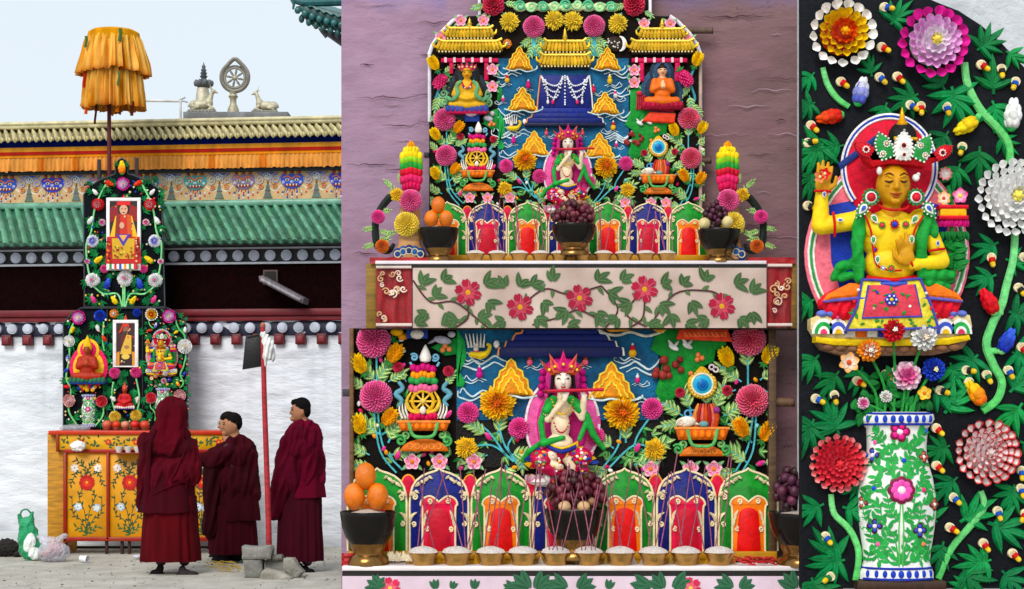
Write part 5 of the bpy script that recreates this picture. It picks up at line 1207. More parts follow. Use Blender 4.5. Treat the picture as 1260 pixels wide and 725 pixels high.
for i in range(9): b.tube([(843 + i * 5.5, 410, 15), (846 + i * 5.5, 414, 15)], .8, '#c83c30', n=5)
b.build('red_tablet', 'butter', B3)
b = MB(f3); b.box(501, 405, 527, 417, 4, 14, '#26408a', 1); b.ell((514, 412, 12), (9, 6, 6), '#e8e0d4'); b.build('pedestal_relief', 'butter', B3, clipv=404); b = MB(f3); b.ell((545, 419, 10), (11, 5, 5), '#b9b6c4', a=.2); b.ell((556, 412, 10), (5, 4, 4), '#c4c0cc'); b.lance((537, 418, 10), pi - .5, 12, 4, 3, '#aaa6b8'); b.build('animal_relief', 'butter', B3, clipv=404); b = MB(f3); b.poly([(800, 405), (812, 411), (822, 405)], 4, 10, '#e8a03a', 1); b.tube([(735, 405, 8), (745, 411, 8), (760, 413, 8), (775, 409, 8), (795, 414, 8), (816, 408, 8)], 1.8, '#e6e2d2', sm=4); b.poly([(742, 404.5), (780, 404.5), (770, 408), (750, 409)], 4, 9, '#e09a3c', 1); b.build('mountain_foot', 'butter', B3, clipv=404); b = MB(f3); b.ell((489, 409, 8), (8, 5, 5), '#f0b43a'); b.ell((496, 415, 8), (6, 4, 4), '#e8982a'); b.build('scarf_end', 'butter', B3, clipv=404)
b = MB(f3); b.box(431, 404.5, 436, 690, 0, 12, '#6a4a2c', 1); b.build('edge_strip', 'wood', B3); b = MB(f3); b.box(944, 404.5, 953, 690, 0, 14, '#5c4632', 1); b.build('edge_strip', 'wood', B3)
altar_relief(f3, 'on the lower altar', B3, 404)
t = thing('wall_peg', 'round wooden peg sticking out of the plaster beside the lower altar', 'peg', f3.P(964, 500, 4)); b = MB(f3); b.tube([(950, 495, 6), (976, 495, 6)], 5.5, '#6b4f3c', n=14); b.tube([(974, 495, 6), (976.5, 495, 6)], 5.9, '#4a382c', n=14); b.build('shaft', 'wood_side', t)
t = thing('wall_peg', 'small dark peg at the courtyard side of the lower altar', 'peg', f3.P(428, 488, 4)); b = MB(f3); b.box(422, 479, 432, 488, 0, 8, '#3c3a40', 1.5); b.build('shaft', 'wood_side', t)
# table of the lower altar
T3 = Fr(-2.45); TB = Fr(-2.02)
t3 = thing('altar_table', 'long altar table with white top edge and floral cloth, under the lower altar', 'table', T3.P(704, 735, 0))
b = MB(T3)
b.box(421, 697, 985, 702.5, -62, 0, '#e6dfe0', 1); b.build('top', 'print_cloth', t3)
b = MB(T3); b.box(421, 703, 985, 709, -62, -2, '#17120f'); b.build('rail', 'paint', t3)
b = MB(T3)
b.grid(lambda i, j: (421 + i * 6, 709.2 + j * 3, -1.5 + .8 * sin(i * .9 + nz(i * .3, 0, 1) * 3) * j * .1), 95, 12, '#d8c4d0')
for (u, a, L) in ((468, -2.6, 20), (462, -.9, 18), (536, -1.8, 12), (556, -1.2, 10), (583, -1.4, 12), (632, -2.8, 14), (650, -2.4, 26), (660, -.8, 24), (696, -2.7, 24), (712, -.6, 22), (748, -1.2, 12), (800, -2.9, 26), (815, -2.2, 22), (830, -.5, 26), (900, -2.6, 22), (912, -.7, 18), (978, -2.2, 24)):
    for d in (-.5, 0, .5): b.lance((u, 724, -.6), a + d, L, L * .5, .6, '#3c6a4c', col2='#27503a')
for u in (850, 480): flat_flower(b, u, 724, 14, -.8, '#c8405a', '#d86a78', '#e8c060')
b.build('cloth', 'print_cloth', t3)
b = MB(T3); b.box(424, 735, 985, 780, -58, -6, '#4a3424'); b.build('apron', 'wood_side', t3)
CU = Fr(-2.32)
side = ('nearest the orange bowl', 'second from the orange bowl', 'third from the orange bowl', 'fourth from the orange bowl', 'fifth from the orange bowl', 'fifth from the purple grapes', 'fourth from the purple grapes', 'third from the purple grapes', 'second from the purple grapes', 'nearest the purple grapes')
side = [s.replace('nearest', 'next to') for s in side]
cups = (521, 562, 604, 643.5, 684, 724, 763, 804, 844, 885)
for u, sd in zip(cups, side): bowl_cup(CU, u, 679.5, 19.5, 16.5, f'brass cup heaped with white rice, {sd}, lower altar', 'rice cups on the lower altar')
b = MB(Fr(-2.2))
for i in range(30): u = 540 + i * 11.4; b.poly([(u - 5, 695), (u, 684), (u + 5, 695)], 0, 6, RN.choice(['#d8a838', '#e8dcc8', '#b86a30', '#d8b868']), 1)
b.box(500, 690, 905, 696, -2, 2, '#c8963a'); b.build('gilded_edging', 'paint', t3)
FB = Fr(-2.28)
fruit_bowl(FB, 453, 629, 34, 66, 'black footed bowl holding oranges, lower altar')
for u, v, w, l in ((436.5, 611, 4, 'courtyard side orange of the three in the lower bowl'), (465, 611, 6, 'inner orange of the three in the lower bowl'), (450, 586, 4, 'top orange of the three in the lower bowl')): orange(FB, u, v, 13, 17, w, l, 'oranges in the lower bowl')
FC_ = Fr(-2.2); fruit_bowl(FC_, 707, 626, 36, 62, 'black bowl under dark red grapes in the middle of the lower altar')
grapes(FC_, 708, 605, 37, 26, 5.4, 'dark red grapes heaped in the middle bowl of the lower altar', pale=.08)
t = thing('peach', 'pale round fruit among the red grapes, lower altar', 'fruit', FC_.P(694, 630, 25), 'pale fruits in the middle lower bowl'); b = MB(FC_); b.ell((694, 622, 24), (8, 7, 7), '#d8b48c'); b.build('skin', 'fruit', t)
t = thing('peach', 'pale round fruit among the red grapes, lower altar', 'fruit', FC_.P(717, 630, 25), 'pale fruits in the middle lower bowl'); b = MB(FC_); b.ell((717, 622, 24), (8, 7, 7), '#d0ac80'); b.build('skin', 'fruit', t)
fruit_bowl(FB, 986, 630, 40, 66, 'black bowl under purple grapes at the edge of the black board')
grapes(FB, 984, 601, 32, 27, 6.4, 'purple grapes hanging over the bowl beside the black board', cols=('#3a1424', '#4a1c34', '#2c0f1c', '#5a2840'))
b = MB(FB)
for i in range(60): u, v = RN.uniform(905, 948), RN.uniform(684, 692); b.tube([(u, v, 10 + RN.uniform(0, 6)), (u + RN.uniform(-14, 14), v + RN.uniform(-3, 3), 12 + RN.uniform(0, 6))], 1.1, jit('#b01c22', .3), n=5)
b.build('red_thread', 'silk', None, 'tangle of red thread on the lower altar beside the bowl', 'thread')
b = MB(FB)
for i in range(22): u = 480 + i * 1.4; b.lance((u, 690, 4), -1.57 + RN.uniform(-.9, .9), 13, 5, 3, jit('#e8dcc0', .15))
b.build('paper_offering', 'cloth', None, 'crumpled cream paper offering beside the orange bowl, lower altar', 'paper')
b = MB(FB); b.grid(lambda i, j: (421 + i * 3, 680 + j * 3.2, 8 + 5 * nz(i * .7, j * .7, 2)), 8, 6, '#a81c24'); b.build('red_cloth', 'silk', None, 'red cloth lying behind the orange bowl, lower altar', 'cloth')
# incense sticks
IS = Fr(-2.3)
for i, (u0, u1, v1) in enumerate(((676, 664, 590), (680, 696, 600), (686, 672, 606), (692, 712, 598), (716, 702, 604), (720, 736, 596), (728, 716, 610), (732, 748, 592))):
    t = MB(Fr(-2.5)); t.tube([(u0, 677, 2), ((u0 + u1) / 2, (677 + v1) / 2, 4), (u1, v1, 2)], .72, jit('#96586a', .2), n=6)
    t.build('incense_stick', 'wood', None, 'thin pinkish incense stick standing in the rice cups of the lower altar', 'incense', 'incense sticks on the lower altar')
for i, (u0, u1, v1) in enumerate(((514, 523, 576), (516, 548, 580), (534, 517, 592), (570, 543, 580), (574, 598, 577), (573, 566, 565), (579, 594, 584), (594, 582, 572), (596, 606, 590), (600, 617, 575), (607, 632, 582), (612, 618, 566), (636, 650, 583), (640, 621, 575), (651, 661, 571), (655, 668, 560), (675, 661, 566), (681, 700, 572), (690, 707, 580), (696, 682, 575), (716, 700, 570), (722, 740, 590), (732, 712, 568), (738, 757, 580), (754, 744, 572), (760, 778, 562), (765, 749, 585), (772, 790, 578), (797, 811, 565), (802, 783, 572), (806, 823, 582), (812, 834, 555), (836, 850, 566), (840, 825, 580), (848, 868, 572), (876, 868, 590), (880, 896, 560), (888, 900, 562), (866, 846, 565))):
    t = MB(IS); t.tube([(u0, 676, 2 + RN.uniform(-6, 6)), ((u0 + u1) / 2, (676 + v1) / 2 + RN.uniform(-2, 2), 4), (u1, v1, 6 + RN.uniform(-8, 8))], .72, jit('#96586a', .2), n=6)
    t.build('incense_stick', 'wood', None, 'thin pinkish incense stick standing in the rice cups of the lower altar', 'incense', 'incense sticks on the lower altar')

# ----- upper altar
Y2 = -1.85
fu = Fr(Y2); k2 = 1 / 1.535
f2 = Fr(Y2, 697 - 690 * k2, 192 - 488 * k2, k2)
B2 = thing('altar_board', 'tall painted altar board with white rounded shoulders, on the upper altar', 'relief board', fu.P(695, 318, -6))
half = [(528, 318), (528, 68), (532, 56), (542, 41), (556, 27), (566, 20), (590, 19.5), (590, -50)]
outl = half + [(1390 - p[0], p[1]) for p in half[::-1]]
b = MB(fu); b.poly(outl, -9, 0, '#1b1411', 1); b.build('backing', 'blackboard', B2)
b = MB(fu)
b.tube([(p[0], p[1], 0) for p in half[1:6]], 2.6, '#e4e2ea', n=8); b.tube([(528.5, 66, 0), (528.5, 150, 0)], 2.2, '#d8d4e0', n=8)
b.tube([(1390 - p[0], p[1], 0) for p in half[1:6]], 2.6, '#e4e2ea', n=8); b.tube([(862, 66, 0), (862, 312, 0)], 2.2, '#b4a092', n=8); b.tube([(590, 19, 0), (590, -50, 0)], 2, '#e4e2ea', n=8); b.tube([(800, 19, 0), (800, -50, 0)], 2, '#e4e2ea', n=8)
b.build('edge_strip', 'paint', B2)
b = MB(fu); b.grid(lambda i, j: (612.5 + i * 5.2, 72 + j * 5.2, 1.5 + .4 * nz(i * .6, j * .6, 2)), 32, 27, lambda i, j: mixc('#0d4164', '#1f6a94', .5 + .9 * nz(i * .35, j * .3, 4))); b.build('painted_sky', 'butter', B2)
b = MB(fu)
b.poly([(663, 93), (727, 93), (729, 134), (661, 134)], 1.5, 5, '#15206e', 1)
for i, (hw, v0, v1) in enumerate(((33, 134, 141), (39, 140.5, 147), (45, 146.5, 153), (49, 152.5, 157))): b.box(695 - hw, v0, 695 + hw, v1, 1.5, 5.5 + i, ('#1a2a7a', '#14226e', '#101c62', '#0c1034')[i], .7)
for sg in (-1, 1): b.tube([(695 + sg * x, v, 6) for x, v in ((30, 94), (33, 120), (34, 134), (36, 138), (40, 141), (41, 145), (46, 147), (47, 152), (50, 154))], 1, '#d8926a' if sg < 0 else '#e0dcd4', n=5)
b.build('painted_steps', 'butter_smooth', B2)
b = MB(fu)
for sg in (-1, 1):
    for k in range(3): pearl_row(b, [(695 + sg * 29, 95, 6), (695 + sg * 22, 104 + k * 6, 8), (695 + sg * 10, 107 + k * 7, 8), (695 + sg * 2, 96, 7)], 18, 1.15, '#e8e8ee')
    pearl_row(b, [(695 + sg * 3, 96, 7), (695 + sg * 9, 112, 8), (695 + sg * 14, 124, 7)], 11, 1.15, '#e8e8ee'); pearl_row(b, [(695 + sg * 24, 100, 7), (695 + sg * 22, 112, 8), (695 + sg * 21, 124, 7)], 9, 1.15, '#e8e8ee')
    b.ell((695 + sg * 15, 127, 7), (2, 3, 1.5), '#d83a6a'); b.ell((695 + sg * 21, 127, 7), (1.8, 2.6, 1.5), '#e8e8ee')
pearl_row(b, [(695, 95, 7), (695, 130, 7)], 11, 1.2, '#f0f0f4'); b.build('pearl_garland', 'butter_smooth', B2)
altar_relief(f2, 'on the upper altar', B2, None)
def pagoda(cu, tiers, vfin, label, vfh=14):
    t = thing('pagoda_roof', label, 'relief roof', fu.P(cu, tiers[-1][1] + 8, 2))
    for (hw, v, h) in tiers:
        b = MB(fu); n = int(hw / 2.1)
        b.poly([(cu - hw * .9, v - h), (cu + hw * .9, v - h), (cu + hw, v), (cu - hw, v)], 2, 8, '#a8822c', 1)
        for i in range(n):
            x = (i + .5) / n * 2 - 1; b.tube([(cu + x * hw * .9, v - h * (1 + .25 * abs(x) ** 4), 7), (cu + x * hw * .97, v - h * (.45 + .2 * abs(x) ** 6), 10), (cu + x * hw * 1.02, v - h * .3 * abs(x) ** 6, 9)], [1.7, 2.4, 2.1], jit('#dcb448', .18), n=7)
        b.tube([(cu - hw * .97, v - h * 1.3, 9), (cu - hw * .8, v - h * 1.02, 9), (cu + hw * .8, v - h * 1.02, 9), (cu + hw * .97, v - h * 1.3, 9)], 1.9, '#e6c45c', n=7)
        for sg in (-1, 1): b.tube([(cu + sg * hw * .98, v - h * .4, 9), (cu + sg * hw * 1.07, v - h * .5, 9), (cu + sg * hw * 1.1, v - h * .9, 9)], [2, 1.6, .8], '#d8b040', sm=3)
        b.build('roof_tier', 'gold', t)
        b = MB(fu); b.box(cu - hw * .92, v, cu + hw * .92, v + 4.5, 2, 7, '#15100c', .5)
        for i in range(n): b.ell((cu + ((i + .5) / n * 2 - 1) * hw * .96, v + 1.6, 9.5), 1.3, '#f0dca0', n=7, m=5)
        b.build('eave', 'butter', t)
    v = tiers[0][1] - tiers[0][2]; b = MB(fu); b.lathe(cu, 7, [(0, v), (4, v), (4.5, v - 2), (2.5, v - 4), (3.2, v - 6), (1.8, v - vfh * .6), (2, v - vfh * .7), (.9, v - vfh * .85), (0, v - vfh)], '#e0bc54', n=12); b.build('finial', 'gold', t)
pagoda(578, [(30, 48, 11), (41, 64, 11)], 20, 'two tiered golden roof above the yellow faced figure, upper altar')
pagoda(695, [(27, 65, 12), (32, 82, 12)], 38, 'two tiered golden roof in the middle above the blue curtain, upper altar', 18)
pagoda(814, [(29, 49, 11), (40, 64, 11)], 22, 'two tiered golden roof above the orange robed figure, upper altar')
MG = 'golden mountains on the upper altar'
for cu, vb, hw, h, l in ((639, 87, 16, 28, 'top golden mountain beside the curtain, courtyard side'), (643, 137, 18, 28, 'middle golden mountain beside the curtain, courtyard side'), (747, 87, 16, 27, 'top golden mountain beside the curtain, black board side'), (744, 141, 17, 26, 'middle golden mountain beside the curtain, black board side')): mountain(fu, cu, vb, hw, h, l, MG)
t = thing('red_canopy', 'pink beam and hanging banners above the yellow faced figure, upper altar', 'canopy', fu.P(577, 90, 0)); b = MB(fu)
b.box(543, 73, 613, 78, 2, 7, '#c81f56', 1)
for i in range(6): b.box(547 + i * 11, 72.5, 550 + i * 11, 78.5, 6, 8.5, '#f0c8d0')
b.build('beam', 'butter', t); b = MB(fu); b.box(596, 78, 601, 100, 2, 6, '#c81f56', 1); b.build('banner', 'butter', t); b = MB(fu); b.box(553, 78, 558, 92, 2, 6, '#c81f56', 1); b.build('banner', 'butter', t)
t = thing('red_canopy', 'pink beam and hanging banners above the orange robed figure, upper altar', 'canopy', fu.P(812, 90, 0)); b = MB(fu)
b.box(777, 73, 845, 78, 2, 7, '#c81f56', 1)
for i in range(6): b.box(781 + i * 11, 72.5, 784 + i * 11, 78.5, 6, 8.5, '#f0c8d0')
b.build('beam', 'butter', t)
for u in (789, 833): b = MB(fu); b.box(u - 3, 78, u + 3, 101, 2, 6, '#d02a5c', 1); b.build('banner', 'butter', t)
seated(fu, 575, 142, .58, 'seated_deity', 'yellow faced crowned figure seated under the golden roof, upper altar', '#d8a038', '#d8a83c', hat='crown', hatc='#c0405a', arms='lap', halo='#25303c', halo2='#1b1714', scarf='#5f9a6a', base='#3a4f9a', base2='#c8305a')
b = MB(fu)
for u, v in ((546, 106), (600, 108)):
    b = MB(fu); b.spiral((u, v + 10, 4), 6, 1.5, 1.6, '#7fb08a'); b.spiral((u + 1, v + 20, 4), 5, 1.3, 1.5, '#8fc090', dr=-1); b.build('scarf_scroll', 'butter', B2)
b = MB(fu); b.box(572, 139, 590, 151, 3, 8, '#26408a', 1); b.ell((580, 140, 8), (8, 5, 4), '#e8c8d0'); b.build('pedestal_relief', 'butter', B2); b = MB(fu); b.ell((601, 147, 6), (6, 3.5, 3), '#b9b6c4', a=.3); b.ell((606, 141, 6), (3, 3, 3), '#c4c0cc'); b.build('animal_relief', 'butter', B2); b = MB(fu)
b.poly([(594, 146), (602, 138), (613, 134), (613, 160), (604, 158), (596, 152)], 1, 4, '#22863a', 1); b.build('green_hill', 'butter', B2); b = MB(fu); b.poly([(612, 104), (618, 110), (618, 122), (612, 126)], 1, 4, '#22863a', 1); b.build('green_hill', 'butter', B2)
seated(fu, 814, 137, .56, 'seated_monk', 'orange robed shaven figure with green halo seated on red tablet, upper altar', '#e8b890', '#e0701e', hat='hair', arms='pray', halo='#2f4a6a', halo2='#202f40', base='#a81c3c', base2='#8a1430')
b = MB(fu)
b.poly(ellipse_pts((814, 91), 12, 12, 20), 3, 6, '#5fc08a', 1); b.build('halo_disc', 'butter', B2); b = MB(fu); b.poly([(799, 139), (831, 141), (829, 153), (789, 151)], 3, 9, '#e4503c', 1.5); b.poly([(796, 128), (829, 130), (829, 139), (798, 137)], 3, 8, '#a81c3c', 1.5); b.build('red_tablet', 'butter', B2); b = MB(fu)
b.poly([(775, 112), (790, 104), (800, 118), (804, 132), (792, 138), (786, 150), (775, 152)], 1, 4, '#1f8a34', 1); b.build('green_hill', 'butter', B2); b = MB(fu)
for i in range(5): b.tube([(784 + i * 2.2, 118, 5), (783 + i * 2.2, 136, 5)], 1, '#b83040', n=5)
b.ell((786, 116, 6), (4, 3, 3), '#d84a50'); b.build('red_stool', 'butter', B2)
b = MB(fu)
jl = [(624, 100, 5.5, '#e8b03a', '#c82a3a', -1), (650, 107, 5.5, '#c82a6a', '#c82a6a', -1), (619, 124, 4, '#d83a7a', '#f0e0e8', -1), (750, 101, 6, '#e0b83a', '#e0b83a', 1), (730, 112, 5, '#c82a4a', '#c82a4a', 1), (757, 119, 5, '#e8d8e0', '#d83a7a', 1)]
for a in jl: q = MB(fu); jewel_cloud(q, *a); q.build('jewel_cloud', 'butter', B2)
for u, v, L, dr in ((625, 88, 34, 1), (628, 138, 36, 1), (625, 161, 36, 1), (760, 88, 34, -1), (762, 141, 34, -1), (758, 112, 30, -1), (762, 168, 34, -1)): q = MB(fu); cloud_line(q, u, v, L, .9, '#d8e8ec', dr); q.build('cloud', 'butter', B2)
# top crest with scrolling clouds
b = MB(fu)
for i in range(9):
    u = 640 + i * 14; b.spiral((u, 8 + 1.5 * sin(i), 4), 6.5, 1.5, 1.8, '#9fd8a0' if i % 2 else '#5fb88a', dr=1 if i % 2 else -1); b.ell((u, 9, 1), (9, 6, 4), '#e8e4b0' if i % 2 else '#bfe4b0')
for i in range(7): b.box(680 + i * 6, -12, 685 + i * 6, -1, 2, 6, ('#d83a4a', '#f0ece0', '#2f6fc0', '#e8b83a', '#2f8f45', '#f0ece0', '#d83a7a')[i], .5)
b.build('cloud_crest', 'butter', B2)
sp = MB(fu)
for u, v, a, L in ((597, 6, 2.8, 18), (620, 4, .2, 18), (600, 16, 2.4, 14), (618, 16, .8, 14), (770, 6, 2.8, 18), (792, 14, .6, 14), (765, 16, 2.2, 16), (657, 46, 2.5, 20), (657, 46, .6, 20), (657, 52, 1.9, 22), (660, 52, 1.2, 22), (731, 46, 2.5, 20), (731, 46, .6, 20), (729, 52, 1.9, 22), (733, 52, 1.2, 22), (538, 95, .2, 20), (542, 106, .5, 22), (540, 118, 1.8, 22), (546, 90, -.6, 16), (848, 95, 2.7, 18), (850, 106, 2.4, 20), (848, 118, 1.4, 22), (852, 128, .9, 18), (840, 125, 2.5, 18), (535, 120, .6, 20)): sprig(sp, u, v, a, L)
for sg, u in ((1, 657), (-1, 731)):
    for k in range(4): sp.tube([(u + (k - 1.5) * 2, 46, 2), (u + (k - 1.5) * 1, 58, 3), (u + (k - 1.5) * 2.5, 70, 2)], .9, '#5fb7c0', n=5, sm=3)
for sg, u in ((1, 541), (-1, 851)): sp.tube([(u - sg * 6, 78, 2), (u + sg * 2, 100, 3), (u - sg * 4, 122, 2), (u + sg * 4, 132, 2)], 1.6, '#4f9aa8', n=6, sm=4)
sp.build('foliage', 'butter', B2)
U = lambda k, u, v, r, l, n='dahlia', **kw: flower(fu, k, u, v, r, l + ', upper altar', 'flowers at the top of the upper altar', name=n, w=5, **kw)
U('redrose', 607, 7, 14, 'large red peony at the top edge, courtyard side', 'peony'); U('redrose', 780, 7, 14, 'large red peony at the top edge, black board side', 'peony')
for u, v, l in ((627, 28, 'beside the first pink dahlia, outer'), (682, 26, 'beside the first pink dahlia, inner'), (705, 27, 'beside the second pink dahlia, inner'), (760, 30, 'beside the second pink dahlia, outer')): U('yellowaster', u, v, 13, 'yellow aster ' + l, 'aster')
U('pinkdahlia', 657, 34, 14, 'first pink dahlia below the cloud crest'); U('pinkdahlia', 731, 33, 14, 'second pink dahlia below the cloud crest')
for u, v, l in ((567, 27, 'outside the first golden finial'), (595, 27, 'inside the first golden finial'), (543, 47, 'beside the first golden eave'), (792, 31, 'inside the last golden finial'), (824, 31, 'outside the last golden finial'), (847, 51, 'beside the last golden eave'), (606, 87, 'below the first pink beam'), (606, 108, 'lower, beside the yellow faced figure'), (780, 88, 'below the last pink beam'), (780, 103, 'lower, beside the orange robed figure')): U('pinkblossom', u, v, 7.5, 'pink blossom ' + l, 'blossom', rot=0)
U('tuft_yellow', 534, 80, 11, 'orange yellow tuft beside the first pink beam', 'flower_tuft', rot=-.5); U('tuft_pink', 543, 101, 12, 'pink tuft beside the yellow faced figure', 'flower_tuft', rot=-2.4)
U('tuft_yellow', 857, 75, 11, 'orange yellow tuft beside the last pink beam', 'flower_tuft', rot=.4); U('tuft_pink', 842, 97, 13, 'pink tuft beside the orange robed figure', 'flower_tuft', rot=2.6)
U('orangesmall', 624, 55, 6, 'red centred orange disc flower beside the first golden roof', 'disc_flower')
b = MB(fu); b.ring((757, 55, 4), 11, 0, '#241a14'); b.ell((756, 55, 2), (11, 10, 3), '#2a1c16', n=18)
for i in range(14): b.ell((756 + RN.uniform(-8, 6), 55 + RN.uniform(-6, 6), 5), 1.1, '#e8e0da', n=6, m=4)
b.poly([(p[0], p[1]) for p in ellipse_pts((762, 55), 9, 9.5, 14, -pi / 2, pi / 2)] + [(p[0], p[1]) for p in ellipse_pts((762, 55), 4, 8, 10, pi / 2, -pi / 2)], 3, 6, '#f2efec', .5); b.build('moon_emblem', 'butter', B2)
for u, v, l in ((868, 37, 'upper wooden peg beside the white shoulder of the upper altar'), (866, 197, 'lower wooden peg beside the upper altar')):
    t = thing('wall_peg', l, 'peg', fu.P(u, v + 4, 0)); b = MB(fu); b.tube([(u - 30 if v < 100 else u - 10, v, -3), (u + 9, v, -3)], 4, '#5f4a40', n=12); b.tube([(u + 8, v, -3), (u + 9.6, v, -3)], 4.3, '#4a3a34', n=12); b.build('shaft', 'wood_side', t)
t = thing('wall_peg', 'small dark peg at the courtyard side of the upper altar', 'peg', fu.P(525, 195, 0)); b = MB(fu); b.box(522, 188, 528, 194, -2, 4, '#2c2a30', 1); b.build('shaft', 'wood_side', t)
# table of the upper altar
T2 = Fr(-2.3)
t2 = thing('altar_table', 'altar table draped with pale pink cloth painted with red peonies, upper altar', 'table', T2.P(725, 404, 0))
b = MB(T2); b.box(462, 321, 943, 325, -58, 1, '#e2dbe0', .6); b.build('top', 'print_cloth', t2)
b = MB(T2); b.box(506, 325, 943, 329.5, -58, -1, '#120e0d'); b.build('rail', 'paint', t2)
b = MB(T2)
b.grid(lambda i, j: (508 + i * 4.35, 329.7 + j * 2.47, .6 * sin(i * .35 + nz(i * .1, j * .04, 1) * 4) * (j / 30) + .3 * nz(i * .3, j * .3, 2)), 101, 31, lambda i, j: mixc('#c6b4aa', '#b8a398', .5 + nz(i * .1, j * .1, 6)))
FL = [(576, 360), (640, 378), (713, 367), (793, 356), (888, 377)]
for u, v in FL: flat_flower(b, u, v, 17, 1.3, '#9c2c40', '#b84c5a', '#c8983a', n=6, h=.25)
for u, v in FL:
    for i in range(7): a = 2 * pi * i / 7 + .3; b.tube([(u + 5 * cos(a), v + 5 * sin(a), 2.4), (u + 15 * cos(a), v + 15 * sin(a), 1.8)], .35, '#c8707c', n=4, flat=.3)
VN = [[(508, 345), (530, 372), (560, 372), (590, 395), (600, 403)], [(576, 375), (575, 392), (560, 403)], [(640, 378), (670, 356), (700, 362), (740, 352)], [(655, 400), (690, 390), (713, 382), (745, 398)], [(793, 372), (790, 392), (775, 403)], [(793, 356), (770, 385), (795, 402)], [(800, 400), (830, 362), (870, 358), (888, 365)], [(740, 352), (760, 380), (745, 403)]]
for p in VN:
    Q = cat([p3((q[0], q[1], 1.2)) for q in p], 6)
    for i in range(2, len(Q) - 1, 3):
        d_ = Q[i + 1] - Q[i]; a_ = math.atan2(d_.y, d_.x)
        b.lance((Q[i].x, Q[i].y, 1.3), a_ + RN.choice([-1, 1]) * RN.uniform(.6, 1.2), RN.uniform(8, 13), 5, .12, jit('#3d5a36', .3), col2='#5f7650', bend=.3)
for p in VN: b.tube([(q[0], q[1], 1.2) for q in p], 1.1, '#4a2a2c', n=5, sm=6, flat=.25)
for u, v, a in ((520, 350, -1.2), (535, 365, -1), (525, 385, 2.4), (550, 385, 1.2), (545, 345, -.6), (597, 350, -.6), (600, 372, .6), (590, 392, -.5), (560, 395, 2.6), (622, 352, -2.4), (640, 352, -1), (655, 350, -.5), (668, 372, .8), (620, 395, 2.6), (660, 392, .5), (680, 345, -1.6), (697, 382, 2.3), (735, 345, -.8), (735, 385, .8), (750, 362, .2), (765, 345, -.7), (775, 372, 2.6), (760, 392, 2.4), (815, 350, -.5), (812, 375, .5), (825, 388, 1.2), (840, 350, -1), (850, 372, .9), (868, 345, -1.4), (905, 350, -.5), (910, 392, .6), (925, 360, -1), (870, 392, 2.4), (845, 398, .3), (925, 385, 1.2), (800, 398, .2), (512, 398, -.6), (700, 400, .2)):
    for d in (-.75, 0, .75): b.lance((u, v, 1.5), a + d + RN.uniform(-.15, .15), 16.5 * RN.uniform(.8, 1.2), 8, .12, jit('#34502f', .3), col2='#566e4a', bend=.4)
b.v = [(p[0], min(p[1], 403.6), p[2]) for p in b.v]
b.build('cloth', 'print_cloth', t2)
b = MB(T2); b.box(440, 403.8, 985, 404.2, -50, -8, '#3a2a1c'); b.box(512, 330, 938, 403, -54, -14, '#4a3424'); b.build('carcass', 'wood_side', t2)
DR = Fr(-2.26)
def drape(u0, u1, v0, v1, label):
    b = MB(DR); n = int((u1 - u0) / 1.6)
    b.grid(lambda i, j: (u0 + (u1 - u0) * i / n, v0 + (v1 - v0) * j / 24, 2.5 * sin(i * .55 + nz(i * .2, j * .08, 1) * 2.4) * (.3 + j / 30)), n + 1, 25, lambda i, j: jit('#8a1420', .25))
    for i in range(int((u1 - u0) * .35)):
        u, v = RN.uniform(u0 + 4, u1 - 4), RN.uniform(v0 + 8, v1 - 6); b.spiral((u, v, 4.2), RN.uniform(3, 6), 1.2, 1.1, RN.choice(['#d8c0b0', '#c8a078', '#e8d8c8']), a0=RN.uniform(0, 6), dr=RN.choice([-1, 1]))
    b.tube([(u0, v1 - 3, 4), (u1, v1 - 3, 4)], 2, '#d8c8c0', n=6); b.tube([(u0, v0 + 2, 3), (u1, v0 + 2, 3)], 2, '#e0d0c8', n=6)
    b.build('brocade_drape', 'silk', None, label, 'drape')
drape(463, 507, 327, 403, 'red brocade drape hanging at the courtyard end of the upper altar table')
drape(944, 974, 325, 403, 'red brocade drape hanging at the black board end of the upper altar table')
for u0, u1, l in ((450, 463, 'yellow wooden post at the courtyard end of the upper altar'), (974, 982, 'thin yellow wooden post at the black board end of the upper altar')):
    b = MB(DR); b.box(u0, 324, u1, 404, -30, -2, '#86682e', 1); b.build('table_post', 'wood', None, l, 'post')
b = MB(DR)
for (u0, u1) in ((455, 528), (920, 978)): b.grid(lambda i, j: (u0 + (u1 - u0) * i / 18, 317 + 2.0 * j + 1.5 * nz(i * .5, j * .5, u0), -j * 0 + 2 + 2 * nz(i * .4, j * .6, 7)), 19, 5, '#a01824')
b.build('red_cloth', 'silk', None, 'thin red cloth laid over both ends of the upper altar table', 'cloth')
C2 = Fr(-2.2)
for i, u in enumerate((585, 612, 639, 665, 689, 716, 742.5, 768, 794.5, 820)):
    bowl_cup(C2, u, 312.5, 12.6, 9.8, f'brass cup heaped with white rice, {side[i]}, upper altar', 'rice cups on the upper altar')
F2 = Fr(-2.18)
fruit_bowl(F2, 540, 281, 24, 42, 'black footed bowl holding oranges, upper altar')
for u, v, l in ((531, 270, 'courtyard side orange of the three in the upper bowl'), (549, 270, 'inner orange of the three in the upper bowl'), (539.5, 253, 'top orange of the three in the upper bowl')): orange(F2, u, v, 8.6, 10.5, 4, l, 'oranges in the upper bowl')
fruit_bowl(F2, 885, 283, 26, 41, 'black bowl under purple grapes, upper altar')
grapes(F2, 880, 266, 16, 17, 4, 'purple grapes in the bowl beside the flower stand, upper altar', cols=('#3a1424', '#4a1c34', '#2c0f1c'))
